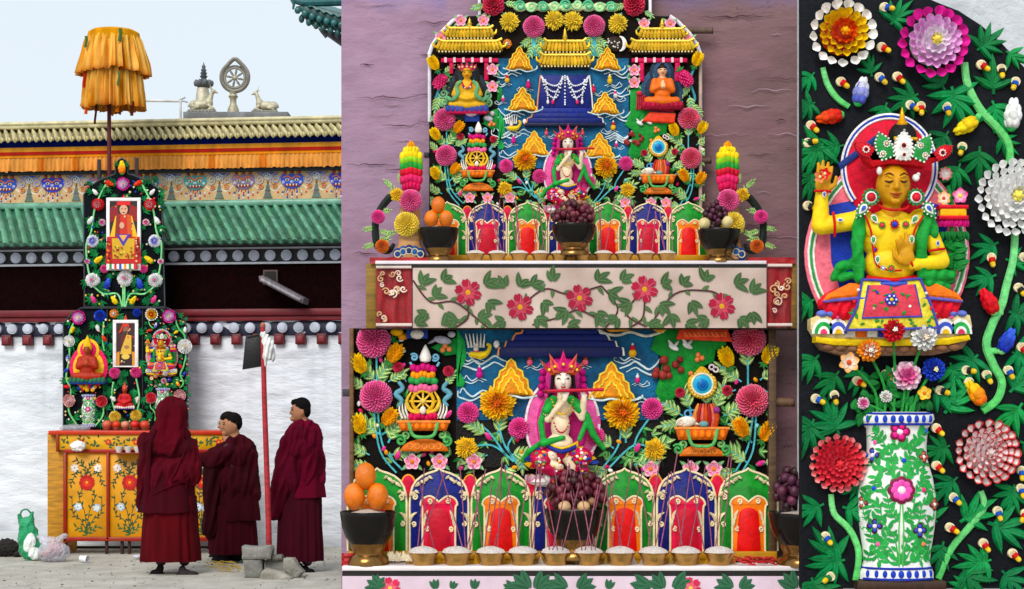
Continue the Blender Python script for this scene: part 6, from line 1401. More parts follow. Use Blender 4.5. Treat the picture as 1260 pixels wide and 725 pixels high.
for u, v in ((866, 276), (894, 274)):
    t = thing('apple', 'pale yellow apple next to the purple grapes, upper altar', 'fruit', F2.P(u, v + 8, 6), 'apples in the upper grape bowl'); b = MB(F2); b.ell((u, v, 7), (7.5, 7.5, 7.5), '#d8c890', n=16, m=12); b.build('skin', 'fruit', t)
fruit_bowl(C2, 706, 277, 27, 38, 'black bowl under dark red grapes in the middle of the upper altar')
grapes(C2, 706, 266, 26, 19, 4.2, 'dark red grapes heaped in the middle bowl of the upper altar', pale=.14)
I2 = Fr(-2.19)
for i in range(34):
    cu_ = (585, 612, 639, 665, 689, 716, 742.5, 768, 794.5, 820)[i % 10] + RN.uniform(-8, 8)
    t = MB(I2); t.tube([(cu_, 311, RN.uniform(-3, 3)), (cu_ + RN.uniform(-14, 14), RN.uniform(240, 262), RN.uniform(-3, 3))], .6, jit('#96586a', .2), n=5)
    t.build('incense_stick', 'wood', None, 'thin pinkish incense stick standing in the rice cups of the upper altar', 'incense', 'incense sticks on the upper altar')
def flower_stand(mir, nm, side_):
    f = Fr(-2.12, 0, 0, 1) if mir > 0 else Fr(-2.12, 1401, 0, 1, -1)
    t = thing('flower_stand', f'flame topped flower {side_}', 'flower stand', f.P(504, 321, 0))
    b = MB(f); b.lathe(504, 0, [(0, 320), (20, 320), (21, 316), (18, 310), (14, 300), (13, 285), (13, 260), (8, 240), (5, 236), (0, 235)], '#b98a5e', n=20, kw=.6); b.build('trunk', 'wood', t)
    b = MB(f)
    for i in range(5): b.ell((490 + i * 7, 314 - 4 * sin(i * pi / 4), 9), (6, 8, 4), ('#1f3f7a', '#2a5a9a', '#1a2f6a', '#2a5a9a', '#1f3f7a')[i], n=10, m=7); b.ring((490 + i * 7, 314 - 4 * sin(i * pi / 4), 12), 4, .8, '#d8c8a0', n=12)
    b.build('base_wave', 'butter', t)
    b = MB(f)
    for v, hw, c in ((230, 9, '#d02a5a'), (221, 11, '#d83a6a'), (212, 11, '#c8243c'), (205, 11, '#2f9a3a'), (198, 11, '#8fc83a'), (192, 11, '#f0cf30'), (186, 8, '#f3d84a'), (181, 4, '#f0a030')):
        for i in range(5): b.ell((506 + (i - 2) * hw * .45, v + 1.2 * abs(i - 2) - 1.5, 3 + 2 * cos(i - 2)), (hw * .42, 6, 5), jit(c, .1), n=9, m=7)
    b.build('flame_topper', 'butter', t)
    b = MB(f); b.tube([(499, 243, 0), (485, 240, 1), (472, 252, 1), (463, 270, 1), (462, 288, 1), (466, 304, 1), (478, 309, 1), (485, 300, 1)], [5, 5, 4.5, 4.5, 4.5, 5, 4, 2], '#15201a', n=8, sm=4)
    for u, v, a in ((480, 245, -1.2), (474, 252, 2.2), (466, 262, -.2), (462, 280, 2.9), (466, 284, .3), (465, 294, .1), (474, 292, -.5), (462, 300, 2.8), (484, 232, -2.4), (493, 228, -1.6)): sprig(b, u, v, a, 15, '#3f7a48')
    b.build('side_arm', 'butter', t)
    G = 'flowers on the ' + side_
    A = lambda k, u, v, r, l: flower(f, k, u, v, r, f'{l} on the {side_}', G, w=10, name='dahlia')
    A('pinkdahlia', 506, 248, 14.5, 'large pink dahlia'); A('yellowdahlia', 501, 277, 16, 'large yellow dahlia'); A('marigold2', 489, 241, 9, 'small yellow marigold'); A('pinkpom', 466, 268, 9, 'small pink pompon'); A('orangedahlia', 471, 304, 9, 'small orange dahlia')
flower_stand(1, '', 'stand behind the upper oranges'); flower_stand(-1, '', 'stand behind the upper purple grapes')
# ---------------------------------------------------------------- courtyard: ground, temple hall, ornaments, umbrella, board, table, monks
mg = MB(UF)
gm = MB(UF); gm.add([(-300, 40, 0), (300, 40, 0), (300, -900, 0), (-300, -900, 0)], [(0, 1, 2, 3)], '#b4b1a8')
# unit frame maps (u, v, w) -> (u, -w, -v): lay the sheet flat
gm.v = [(-300, 0, 40), (300, 0, 40), (300, 0, -900), (-300, 0, -900)]
gm.build('ground', 'concrete', None, kind='structure', loc=(0, 0, 0))
YH = 3.5
fh = Fr(YH)
HALL = thing('temple_hall', 'long whitewashed temple hall with green tiled lower roof and golden eave', 'temple', fh.P(150, 670, 0))
U0, U1 = -330, 900
H = lambda: MB(fh)
def hb(name, m, fn, **kw):
    b = H(); fn(b); return b.build(name, m, HALL, **kw)
def wallfn(b):
    b.box(U0, 395, U1, 676, -60, -3, '#dde2e8')
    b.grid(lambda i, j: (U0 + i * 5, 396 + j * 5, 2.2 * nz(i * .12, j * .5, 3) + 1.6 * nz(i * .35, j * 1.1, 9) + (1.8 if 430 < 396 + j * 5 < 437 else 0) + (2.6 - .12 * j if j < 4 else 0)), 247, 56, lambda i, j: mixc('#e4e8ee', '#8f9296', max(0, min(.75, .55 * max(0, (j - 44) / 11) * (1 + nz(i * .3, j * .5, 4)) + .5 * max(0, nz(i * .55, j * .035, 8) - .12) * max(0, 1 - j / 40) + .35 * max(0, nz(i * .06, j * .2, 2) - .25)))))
    b.box(U0, 655, U1, 676, -4, 4, '#c4c8cc', 1)
WL = hb('white_wall', 'whitewash', wallfn, ang=80)
BEAM = hb('beam', 'paint', lambda b: [b.box(U0, 382, U1, 390, -20, 13, '#6a1e26', 1), b.box(U0, 390, U1, 396, -20, 9, '#7c2a30', 1)])
DB1 = hb('disc_board', 'paint', lambda b: b.box(U0, 396, U1, 414, -20, 3, '#23263a', 1))
hb('parapet', 'twig', lambda b: b.grid(lambda i, j: (U0 + i * 6, 327 + j * 6.2, 6 + 2.5 * nz(i * .9, j * .9, 2)), 206, 10, '#160506'))
DB0 = hb('disc_board', 'paint', lambda b: [b.box(U0, 304, U1, 328, -20, 4, '#120f14'), b.box(U0, 307, U1, 309, 3, 10, '#b9bdc4'), b.box(U0, 325, U1, 327.5, 3, 10, '#b9bdc4')])
for row, v, r, c, off in ((0, 317, 6.6, '#c9d0e0', 17), (1, 404.5, 6.3, '#bcc2d0', 12)):
    for i in range(-3, 27):
        u = off + i * 20.1
        b = H(); b.tube([(u, v, 3), (u, v, 8)], r, jit(c, .06), n=18); b.ell((u, v, 8), (r * .85, r * .85, 1.2), jit(c, .06), n=16, m=6); b.build('round_disc', 'paint', (DB0, DB1)[row])
for i in range(-4, 17):
    u = 5 + i * 26.5
    b = H(); b.box(u - 6, 412, u + 6, 425, -4, 9, '#5c1a22', 1); b.box(u - 4, 415, u + 4, 423, 8, 11, '#7a2a30', 1); b.build('bracket', 'paint', BEAM)
# lower green roof: three courses of rolled tiles
def groof(b):
    b.poly([(U0, 244), (U1, 244), (U1, 305), (U0, 305)], -58, -50, '#12281f')
    p, S, sh = 12.4, 12, 15
    for c in range(3):
        v0, v1, w0, w1 = 249 + c * 17, 269 + c * 17, -44 + c * 26, -14 + c * 26
        def prof(i):
            x = (i % S) / S; return max(0, sin(pi * min(1, x / .62))) ** .7 if x < .62 else -.25 * sin(pi * (x - .62) / .38)
        cols = [jit('#659a7e', .2) for _ in range(160)]
        def fn(i, j):
            t = j / 6; h = prof(i)
            return (U0 + i * p / S + t * sh * 1.1 + c * sh, v0 + (v1 - v0) * t - 1.5 * h + .5 * nz((i // S) * 1.3, c * 3, j * .2), w0 + (w1 - w0) * t + 4.6 * h)
        n = int((U1 - U0) / p) * S
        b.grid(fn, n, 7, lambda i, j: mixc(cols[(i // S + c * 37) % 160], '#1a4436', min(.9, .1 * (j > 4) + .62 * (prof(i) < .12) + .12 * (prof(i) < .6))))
        def lip(i, j):
            h = prof(i); k = (0, .6, 1)[j]
            return (U0 + i * p / S + sh * 1.1 + c * sh + .4 * j, v1 - 1.5 * h + k * (3.4 + 1.2 * h), w1 + 4.6 * h - k * (2 + 5 * h))
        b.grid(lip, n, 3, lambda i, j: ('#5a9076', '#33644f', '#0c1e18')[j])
    b.box(U0, 243, U1, 251, -60, -36, '#6fa08a', 2)
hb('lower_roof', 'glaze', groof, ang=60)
hb('roof_soffit', 'paint', lambda b: b.box(U0, 299, U1, 306, -20, 32, '#1a1210'))
# frieze with painted guardian masks
def frieze(b):
    b.box(U0, 206, U1, 246, -75, -48, '#c4a67c')
    for i in range(-4, 15):
        u = 42 + i * 62; c = ('#2038b0', '#6a78a8', '#1f7a86', '#3f8a8a', '#7a6a88', '#2a4ab0')[i % 6]; W = -48
        c2 = mixc(c, '#ffffff', .35)
        b.poly([(u - 15, 214), (u - 11, 210), (u - 5, 212), (u, 208), (u + 5, 212), (u + 11, 210), (u + 15, 214), (u + 14, 221), (u + 9, 227), (u, 229), (u - 9, 227), (u - 14, 221)], W, W + 1.2, c)
        for k in range(5): b.lance((u - 8 + k * 4, 211, W + 1), -pi / 2 + (k - 2) * .25, 6, 3.4, 1, ('#c0392b', '#d8b85a')[k % 2])
        b.tube([(u - 11, 215, W + 1.2), (u - 5, 213.4, W + 1.6), (u, 217, W + 2), (u + 5, 213.4, W + 1.6), (u + 11, 215, W + 1.2)], .9, '#c86a3a', n=5, sm=3, flat=.5)
        b.poly([(u - 8, 223), (u + 8, 223), (u + 10, 226), (u + 4, 226), (u, 227), (u - 4, 226), (u - 10, 226)], W, W + 1.9, '#7c1f1c')
        for q in (-6, -2, 2, 6): b.poly([(u + q - 1, 223), (u + q + 1, 223), (u + q, 226)], W, W + 2.3, '#e4dcc4')
        b.ell((u, 220.5, W + 1.4), (2.6, 2.2, 1.4), c2, n=8, m=5)
        for sg in (-1, 1):
            b.ell((u + sg * 6, 218, W + 1.2), (2.7, 2.0, 1), '#d8ccaa', n=8, m=4); b.ell((u + sg * 6, 218, W + 2), (1.2, 1.3, .7), '#18100c', n=6, m=4); b.ell((u + sg * 11, 221, W + 1), (2.4, 2.4, 1), c2, n=8, m=4)
            b.spiral((u + sg * 21, 217, W + .6), 6.5, 1.6, .9, c2, dr=sg); b.spiral((u + sg * 30, 213, W + .6), 5, 1.5, .8, '#c8c8c4', dr=-sg); b.spiral((u + sg * 22, 226, W + .6), 4, 1.4, .8, '#c87a4a', dr=sg)
            b.tube([(u + sg * 13, 224, W), (u + sg * 24, 231, W), (u + sg * 34, 222, W)], .8, '#d8d0c0', n=4, sm=4, flat=.4)
            for q in range(3): b.tube([(u + sg * (2 + q * 3), 227, W + .5), (u + sg * (3 + q * 4), 232 + q, W + .3)], .6, ('#b8302a', '#3a54a8', '#c8a04a')[q], n=4)
        for k in range(7):
            for q in range(1 + (3 - abs(k - 3)) ): b.ell((u - 18 + k * 6, 233 + q * 3.2, W), (1.3, 1.5, .8), ('#c0392b', '#2a4ab0', '#d8d8e0')[(k + q) % 3], n=6, m=4)
        m = u + 31
        for v_, hw in ((240, 6), (236, 4.2), (231, 3.4), (227, 2)): b.poly([(m - hw, v_), (m + hw, v_), (m + hw * .6, v_ - 4), (m - hw * .6, v_ - 4)], W, W + 1.4, jit('#5a6a64', .2))
        b.lance((m, 224, W), -pi / 2, 7, 3, 1, '#8a6a3a')
        b.tube([(m - 14, 208, W), (m, 214, W), (m + 14, 208, W)], .7, '#4a68b8', n=4, sm=4, flat=.4); b.poly([(m - 10, 208), (m + 10, 208), (m, 213)], W, W + .8, '#3f5ab0')
hb('frieze', 'paint', frieze)
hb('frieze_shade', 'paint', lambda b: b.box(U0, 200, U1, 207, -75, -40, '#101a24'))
def val(b):
    n = int((U1 - U0) / 1.1)
    b.grid(lambda i, j: (U0 + i * 1.1, 186 + j * 6 + (nz(i * .21, 0, 7) * 1.6 if j == 3 else 0), -34 + (1.7 * sin(i * 1.15 + 2 * nz(i * .1, 0, 2)) + 1.2 * nz(i * .3, 1, 1)) * (.3 + j * .3)), n, 4, lambda i, j: jit('#dc9a58', .12) if nz(i * .05, 0, 3) < .33 else jit('#d07a3c', .12))
VF = hb('valance_fringe', 'cloth', val, ang=80)
hb('valance_band', 'cloth', lambda b: [b.box(U0, 174, U1, 180, -44, -33, '#dc9a48'), b.box(U0, 179.7, U1, 183.7, -44, -32, '#a8302c'), b.box(U0, 183.5, U1, 187, -44, -33, '#dc8a3c')])
hb('blue_band', 'cloth', lambda b: b.grid(lambda i, j: (U0 + i * 3, 160 + j * 5, -38 + .8 * sin(i * .6)), 411, 4, '#16246e'))
def gro(b):
    for c in range(2):
        v0, v1, w0, w1 = 146 + c * 8, 156 + c * 9, -60 + c * 16, -42 + c * 20; p = 9.2
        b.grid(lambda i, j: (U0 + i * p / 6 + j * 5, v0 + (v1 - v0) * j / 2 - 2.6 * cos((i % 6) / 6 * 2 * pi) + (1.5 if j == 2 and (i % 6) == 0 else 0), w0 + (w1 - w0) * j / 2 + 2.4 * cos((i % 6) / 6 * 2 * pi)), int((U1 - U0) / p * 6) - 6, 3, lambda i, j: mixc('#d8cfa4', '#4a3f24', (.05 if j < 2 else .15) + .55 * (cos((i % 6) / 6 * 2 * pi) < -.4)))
    b.box(U0, 138, U1, 147, -75, -50, '#cfc8a4', 2); b.box(U0, 141, U1, 142.5, -51, -49, '#a89f78')
    n = int((U1 - U0) / 9.2)
    for i in range(n): b.lance((U0 + 12 + i * 9.2, 163, -21), pi / 2, 7, 8, 2, '#d0c798', col2='#8a7c4c')
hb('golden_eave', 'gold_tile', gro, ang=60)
hb('upper_storey', 'paint', lambda b: b.box(U0, 146, U1, 246, -200, -74, '#8a7a60'))
t = H(); t.box(331, 335, 349, 353, 8, 12, '#5a4640', .6); t.box(333, 337, 347, 351, 11, 13, '#0c0808'); t.build('spout_frame', 'wood', HALL)
t = H(); t.poly([(333, 345), (337, 344), (388, 371), (387, 378), (380, 375), (334, 351)], 12, 40, '#6a6468', 1); t.poly([(337, 347), (385, 372), (384, 375), (336, 350)], 39, 43, '#9a969c', .5); t.build('drain_spout', 'wood_side', HALL)
HALL.rotation_euler = (0, 0, math.radians(-6.5))

# ridge ornaments
YO = 5.2; fo = Fr(YO)
def orn(name, label, cat_, u, v): return thing(name, label, cat_, fo.P(u, v, 0))
BR = '#7d7a72'
t = orn('finial_stupa', 'tiered bronze finial on a bell shaped base behind the seated deer', 'finial', 248, 142)
b = MB(fo); b.lathe(247, -14, [(0, 141), (18, 141), (17, 134), (10, 128), (8, 112), (7, 106), (0, 106)], '#c8c2ae', n=18); b.build('base', 'bronze', t)
b = MB(fo); b.lathe(248, -14, [(0, 106), (6, 106), (10, 103), (10.5, 98), (5, 96), (3, 94), (5, 91), (3, 90), (4.4, 87), (2.6, 86), (3.6, 83), (2, 82), (2.6, 79), (1.2, 77), (0, 73)], '#5f6468', n=18)
for i in range(10): a = i * pi / 5; b.ell((248 + 10 * cos(a), 100, -14 + 10 * sin(a)), (2.6, 4, 2.6), '#6a6e70', n=7, m=5)
b.build('spire', 'bronze', t)
t = orn('dharma_wheel', 'bronze dharma wheel with eight spokes and flame rim on the roof ridge', 'wheel', 289, 142)
b = MB(fo); b.lathe(287, 0, [(0, 142), (8, 142), (7, 135), (4, 128), (4, 122), (6, 119), (4, 116), (5, 113), (0, 112)], '#a8a28c', n=16); b.build('stand', 'bronze', t)
b = MB(fo); rim = [(289 + 16.5 * sin(a) * (1 - .3 * max(0, cos(a)) ** 4), 95 - 17.5 * cos(a) * (1 + .28 * max(0, cos(a)) ** 5)) for a in [2 * pi * i / 40 for i in range(40)]]
b.tube([(p[0], p[1], 0) for p in rim + rim[:1]], 2.6, BR, n=8)
b.ring((289, 96, 0), 12.3, 1.6, '#8a877c'); b.ring((289, 96, 0), 14.3, 1.6, '#62625c'); b.build('rim', 'bronze', t)
for i in range(8): a = i * pi / 4 + .2; b = MB(fo); b.tube([(289 + 3 * cos(a), 96 + 3 * sin(a), 0), (289 + 7 * cos(a), 96 + 7 * sin(a), 0), (289 + 12 * cos(a), 96 + 12 * sin(a), 0)], [.9, 1.5, .9], BR, n=6); b.build('spoke', 'bronze', t)
b = MB(fo); b.ell((289, 96, 0), (3.4, 3.4, 2.6), '#a8a490'); b.build('hub', 'bronze', t)
def deer(u, mir, label, sc=1.):
    f = fo.sub(u, 142, sc, 0, mir); t = thing('deer_statue', label, 'statue', f.P(0, 0)); C = '#b9b39c'
    b = MB(f); b.poly([(-20, -3), (-17, -6), (16, -6), (20, -3), (20, 0), (-20, 0)], -9, 9, '#8a877c', 1)
    for i in range(8): b.ell((-16 + i * 4.5, -4, 8), (2.6, 2.6, 2), '#7a786e', n=7, m=5)
    b.build('lotus_plinth', 'bronze', t)
    P = [('e', (2, -13, 0), (13, 6.5, 6.5), C), ('e', (-8, -16, 0), (6, 7, 6), C), ('e', (11, -13, 0), (6.5, 6.5, 6.5), C), ('c', (-9, -18, 0), 4.2, (-12.5, -29, 0), 2.6, C), ('e', (-14, -31, 0), (3.6, 2.7, 2.4), C, .25), ('c', (-16, -30.4, 0), 1.9, (-19.5, -29, 0), 1.1, C),
         ('c', (-12.5, -33, 1.6), .9, (-9, -35.5, 3), .5, C), ('c', (-12.5, -33, -1.6), .9, (-9, -35.5, -3), .5, C), ('c', (-13, -33, .8), .8, (-8.5, -41, 1.5), .45, C), ('c', (-13, -33, -.8), .8, (-10, -41, -1.5), .45, C),
         ('c', (-9, -12, 4), 2.4, (-15, -8, 4.4), 1.6, C), ('c', (-15, -8, 4.4), 1.6, (-8, -7, 4.6), 1.3, C), ('c', (-9, -12, -4), 2.4, (-15, -8, -4.4), 1.6, C), ('c', (-15, -8, -4.4), 1.6, (-8, -7, -4.6), 1.3, C),
         ('c', (11, -11, 5), 3.6, (5, -9, 6), 2.2, C), ('c', (5, -9, 6), 2, (12, -7, 6.4), 1.4, C), ('c', (11, -11, -5), 3.6, (5, -9, -6), 2.2, C), ('c', (16.5, -14, 0), 1.6, (18.5, -11, 0), .8, C)]
    blob(f, P, .8, 'body', 'bronze', t, smooth=2)
deer(249, -1, 'bronze deer lying before the tiered finial, looking toward the wheel', .95)
deer(327, 1, 'bronze deer lying alone at the end of the ridge plinth, looking toward the wheel', .88)
b = MB(fo); b.box(228, 140, 356, 150, -16, 14, '#7f8284', 1); b.build('ridge_plinth', 'stone', None, 'low stone plinth carrying the wheel and the deer on the roof', 'plinth')
t = thing('pipe_frame', 'thin pale pipe frame on the roof between umbrella and deer', 'frame', fo.P(205, 144, 0)); b = MB(fo); b.tube([(170, 124, 0), (224, 124.5, 0)], 1.6, '#cfcfcf', n=8); b.tube([(222, 124, 0), (222, 150, 0)], 1.6, '#d0d0d0', n=8); b.tube([(219, 124, 0), (228, 120, 0)], 1, '#a0a0a0'); b.tube([(224, 124, 0), (231, 126, 0)], 1, '#a0a0a0'); b.build('pipe', 'paint', t)
# the green roof corner of the neighbouring building
fn_ = Fr(1.5); t = thing('roof_corner', 'upturned dark green tiled roof corner of a neighbouring hall', 'roof', fn_.P(470, 60, 0))
b = MB(fn_)
def ev(s): return 360 + 130 * s, 6 + 50 * s ** .85 if s < .5 else 6 + 50 * s ** .85
b.grid(lambda i, j: (366 + i * 2.2 + j * 1.5, 8 + i * .62 + 4.5 * sin(min(1, i / 14) * pi / 2) - 22 * (1 - j / 5) + 1.7 * cos(i / 4 * 2 * pi) * (j / 5), 20 - (5 - j) * 9 + 1.6 * cos(i / 4 * 2 * pi)), 70, 6, lambda i, j: mixc(jit('#2f6a68', .15), '#0c2422', .5 * (i % 4 == 2)))
b.build('tile_slope', 'glaze', t, ang=70)
b = MB(fn_)
for i in range(17): u, v = 369 + i * 8.8, 18 + i * 2.5 + 3 * sin(min(1, i / 4) * pi / 2); b.ell((u, v, 21), (4, 4.4, 3), jit('#2c6462', .2), n=10, m=7)
for i in range(18): u, v = 373 + i * 8.8, 27 + i * 2.8 + 3 * sin(min(1, i / 4) * pi / 2); b.ell((u, v, 15), (3.6, 5, 3), jit('#24524e', .2), n=10, m=7)
b.poly([(366, 12), (380, 24), (400, 29), (440, 40), (520, 64), (520, 50), (440, 26), (400, 14), (380, 9)], 6, 16, '#1f4a48', 1); b.poly([(371, 20), (385, 33), (410, 38), (450, 50), (520, 72), (520, 58), (440, 36), (400, 26)], 2, 11, '#173a38', 1); b.build('drip_tile', 'glaze', t)
b = MB(fn_); b.tube([(361, 2, 16), (372, 7, 16), (395, 6, 10), (440, 2, 0)], [3, 4.5, 5], '#2a5c5e', n=8, sm=4); b.tube([(361, 3, 16), (364, 10, 18), (363, 16, 18)], [2.5, 1.2], '#2a5c5e'); b.spiral((371, -2, 14), 6, 1.4, 2, '#2f6468'); b.spiral((381, 2, 14), 5, 1.4, 1.8, '#2f6468', dr=-1); b.tube([(362, -14, 14), (366, -4, 14), (376, 0, 14)], 2.4, '#2a5c5e', sm=3); b.build('ridge_dragon', 'glaze', t)
b = MB(fn_); b.poly([(392, 36), (500, 62), (500, 90), (440, 70)], -10, 8, '#3a2e38', 1)
for i in range(12): b.tube([(396 + i * 9, 40 + i * 2.6, 9), (402 + i * 9, 47 + i * 2.8, 4)], 1.8, '#6a6a78', n=6)
b.build('rafter', 'wood_side', t)

# ceremonial umbrella
fu_ = Fr(3.15)
t = thing('ceremonial_umbrella', 'tall golden yellow ceremonial umbrella with two pleated tiers', 'umbrella', fu_.P(134, 530, 0))
b = MB(fu_); b.tube([(134, 50, 0), (134.5, 210, 0), (134.5, 600, 0)], [2.4, 2.6], '#5a1c22', n=10); b.build('pole', 'wood', t)
def ruffle(v0, v1, r0, r1, nm, seed):
    n = 260; ph = [RN.uniform(.7, 1.5) for _ in range(40)]
    b = MB(fu_)
    def fn(i, j):
        th = 2 * pi * i / n; tt = j / 12
        A = (1.4 + 5.4 * tt ** .7) * (1 + .8 * nz(i * .12, seed, 1))
        r = r0 + (r1 - r0) * tt ** .8 + A * (sin(th * 23 + 3.5 * nz(cos(th) * 2, sin(th) * 2, seed)) * .6 + .45 * sin(th * 47 + 4 * nz(cos(th) * 3, sin(th) * 3, seed + 2))) + 2 * nz(i * .25, j * .2, seed)
        v = v0 + (v1 - v0) * tt + (5.5 * nz(cos(th) * 2.5, sin(th) * 2.5, seed + 5) + 2.6 * nz(i * .3, 2, seed)) * tt
        return (140 + (r) * cos(th), v, r * .85 * sin(th))
    b.grid(fn, n, 13, lambda i, j: mixc(mixc('#c8822c', '#e8b868', .5 + 1.2 * nz(i * .15, j * .1, seed)), '#a8501c', .5 * (j == 12) + .2 * (j > 10)), wrap=True)
    b.build(nm, 'cloth', t, ang=90)
b = MB(fu_); b.lathe(140, 0, [(0, 36), (14, 36.3), (26, 38), (31, 41), (32, 46), (32, 52)], '#c98a2c', n=40, kw=.85, fold=lambda r, v, th, j: (r + .5 * sin(th * 22), v)); b.build('crown_disc', 'cloth', t)
ruffle(46, 92, 31, 41, 'pleated_tier', 3); ruffle(82, 134, 32, 35, 'pleated_tier', 11)
for u, v0, v1, c, w_, hw in ((112, 50, 64, '#4f6a3c', 24, 1.8), (155, 42, 58, '#4f6a3c', 30, 2.2), (154, 94, 112, '#5f6a3c', 33, 1.8), (109, 84, 112, '#a8341c', 20, 2), (152, 82, 92, '#b8301c', 26, 2.6), (111, 128, 144, '#c8541c', 18, 2), (122, 130, 156, '#4a2018', 18, 1.4), (167, 128, 146, '#5a2418', 18, 2), (150, 126, 142, '#d8742c', 22, 2.4)):
    b = MB(fu_); b.grid(lambda i, j: (u - hw + hw * i + .8 * sin(j), v0 + (v1 - v0) * j / 5, w_ + 1.4 * (i % 2)), 3, 6, c); b.build('ribbon', 'cloth', t)

# the tall flower board behind the offering table
YB = 2.95; fb = Fr(YB)
B1 = thing('flower_board', 'tall arched board crowded with butter flowers, behind the yellow offering table', 'relief board', fb.P(152, 530, -6))
up = [(104, 380), (103, 240), (110, 230), (122, 222), (138, 216), (142, 214), (142, 204), (146, 197), (150, 195), (155, 198), (158, 204), (157, 214), (165, 216), (182, 224), (195, 232), (199, 240), (203, 380)]
lo = [(78, 530), (78, 398), (88, 386), (100, 379), (206, 379), (220, 386), (229, 397), (231, 530)]
b = MB(fb); b.poly(up, -7, 0, '#0c1216', .8); b.build('upper_panel', 'blackboard', B1)
b = MB(fb); b.poly(lo, -7, 0, '#0c1216', .8); b.build('lower_panel', 'blackboard', B1)
b = MB(fb)
for pts in (up, lo): b.tube([(p[0], p[1], 0) for p in pts], .9, '#3a3f48', n=5)
b.box(131.5, 381, 133, 530, 0, 1.5, '#05080a'); b.box(175, 381, 176.5, 530, 0, 1.5, '#05080a'); b.box(103, 377, 204, 380, 0, 3, '#1a2026'); b.build('edge_strip', 'paint', B1)
for u, v0, v1 in ((121.5, 196, 228), (168, 194, 226)):
    b = MB(Fr(YB + .12)); b.box(u - 2, v0, u + 2, 600, -3, 0, '#2a1a22', .5); b.build('post', 'wood', B1)
b = MB(Fr(YB + .12)); b.box(103, 226, 122, 228.5, -2, 0, '#2a2a30'); b.box(168, 226, 190, 228.5, -2, 0, '#2a2a30'); b.build('crossbar', 'wood_side', B1)
lf = MB(fb)
for i in range(250):
    if i % 2: u, v = RN.uniform(107, 199), RN.uniform(222, 376)
    else: u, v = RN.uniform(82, 176), RN.uniform(388, 526)
    if i % 2 and 131 < u < 174 and 240 < v < 332: continue
    if not i % 2 and 140 < u < 171 and 392 < v < 455: continue
    palm_leaf(lf, u, v, RN.uniform(0, 6.28), RN.uniform(7.5, 11.5), col='#128048')
for u, v, a in ((150, 208, -1.57), (146, 205, -2.2), (154, 205, -.9)): palm_leaf(lf, u, v, a, 8)
lf.build('foliage', 'butter', B1)
vi = MB(fb)
for sg in (-1, 1):
    X = lambda x: 153 + sg * x
    vi.tube([(X(20), 224, 2), (X(28), 238, 2), (X(36), 258, 2), (X(40), 285, 2), (X(46), 300, 2), (X(45), 325, 2), (X(40), 350, 2)], 1.2, '#8fdc98', n=6, sm=4)
    vi.tube([(X(2), 378, 2), (X(8), 362, 2), (X(25), 362, 2), (X(38), 352, 2)], 1.2, '#8fdc98', n=6, sm=4); vi.tube([(X(1), 378, 2), (X(1), 350, 2)], 1.2, '#8fdc98', n=6)
vi.tube([(91, 398, 2), (86, 412, 2), (86, 440, 2), (82, 465, 2), (88, 480, 2), (85, 505, 2), (96, 524, 2)], 1.2, '#7fd28a', n=6, sm=4); vi.tube([(128, 396, 2), (127, 420, 2), (129, 432, 2)], 1.1, '#7fd28a', n=6, sm=4); vi.tube([(140, 470, 2), (138, 490, 2), (144, 512, 2)], 1.1, '#8fdc98', n=6, sm=4); vi.tube([(168, 466, 2), (172, 490, 2), (168, 512, 2)], 1.1, '#8fdc98', n=6, sm=4); vi.tube([(128, 498, 2), (127, 512, 2), (118, 524, 2)], 1.2, '#7fd28a', n=6, sm=4)
vi.build('vine_stem', 'butter', B1)
em = MB(fb)
for i in range(210):
    u, v = (RN.uniform(106, 200), RN.uniform(222, 376)) if i % 2 else (RN.uniform(81, 176), RN.uniform(388, 526))
    em.ell((u, v, 2.5), RN.uniform(1, 1.7), RN.choice(['#e8d8a0', '#d84a4a', '#f0e8d0', '#2a4ab0', '#e8c040']), n=6, m=4)
em.build('bead_relief', 'butter', B1)
WB = 'on the tall courtyard board'
def f1(k, u, v, r, l, n='dahlia', **kw): return flower(fb, k, u, v, r, f'{l}, courtyard board', 'flowers on the tall courtyard board', name=n, w=2, **kw)
for sd, nm in ((-1, 'on the window side'), (1, 'spout side')):
    nm = 'far from the drain spout' if sd < 0 else 'toward the drain spout'
    X = lambda x: 153 + sd * x
    f1('redpom', X(32), 252, 8, 'red dahlia beside the upper portrait ' + nm); f1('bluewhite', X(38), 297, 8.6, 'blue hearted white dahlia beside the upper portrait ' + nm)
    f1('whitepom', X(38.5), 345, 9.5, 'white dahlia low on the upper panel ' + nm)
    f1('bud_redorange', X(18), 226, 6, 'red and yellow bud near the arch top ' + nm, 'flower_bud', rot=-sd * 2.0)
    f1('bud_white', X(35), 237, 4.6, 'small white bud near the arch ' + nm, 'flower_bud', rot=sd * .7); f1('bud_white', X(41), 272, 5.6, 'larger white bud beside the portrait ' + nm, 'flower_bud', rot=-sd * .5)
    f1('bud_yellow', X(31), 320, 6.5, 'yellow bud below the portrait corner ' + nm, 'flower_bud', rot=-sd * .9); f1('bud_blue2', X(20), 350, 7.5, 'dark blue bud beside the middle white dahlia ' + nm, 'flower_bud', rot=-sd * .3)
    f1('bud_yellow', X(11.5), 370, 6, 'yellow bud at the foot of the upper panel ' + nm, 'flower_bud', rot=sd * .6); f1('bud_pink', X(37), 369, 5.5, 'pink bud at the foot of the upper panel ' + nm, 'flower_bud', rot=sd * .5)
    f1('pinkpom', X(24), 331, 5.6, 'pink pompon below the upper portrait ' + nm, 'pompon'); f1('pinkrose', X(27), 274, 4.6, 'small pink rose beside the upper portrait ' + nm, 'rose'); f1('pinkrose', X(45), 322, 4, 'tiny pink rose at the panel edge ' + nm, 'rose')
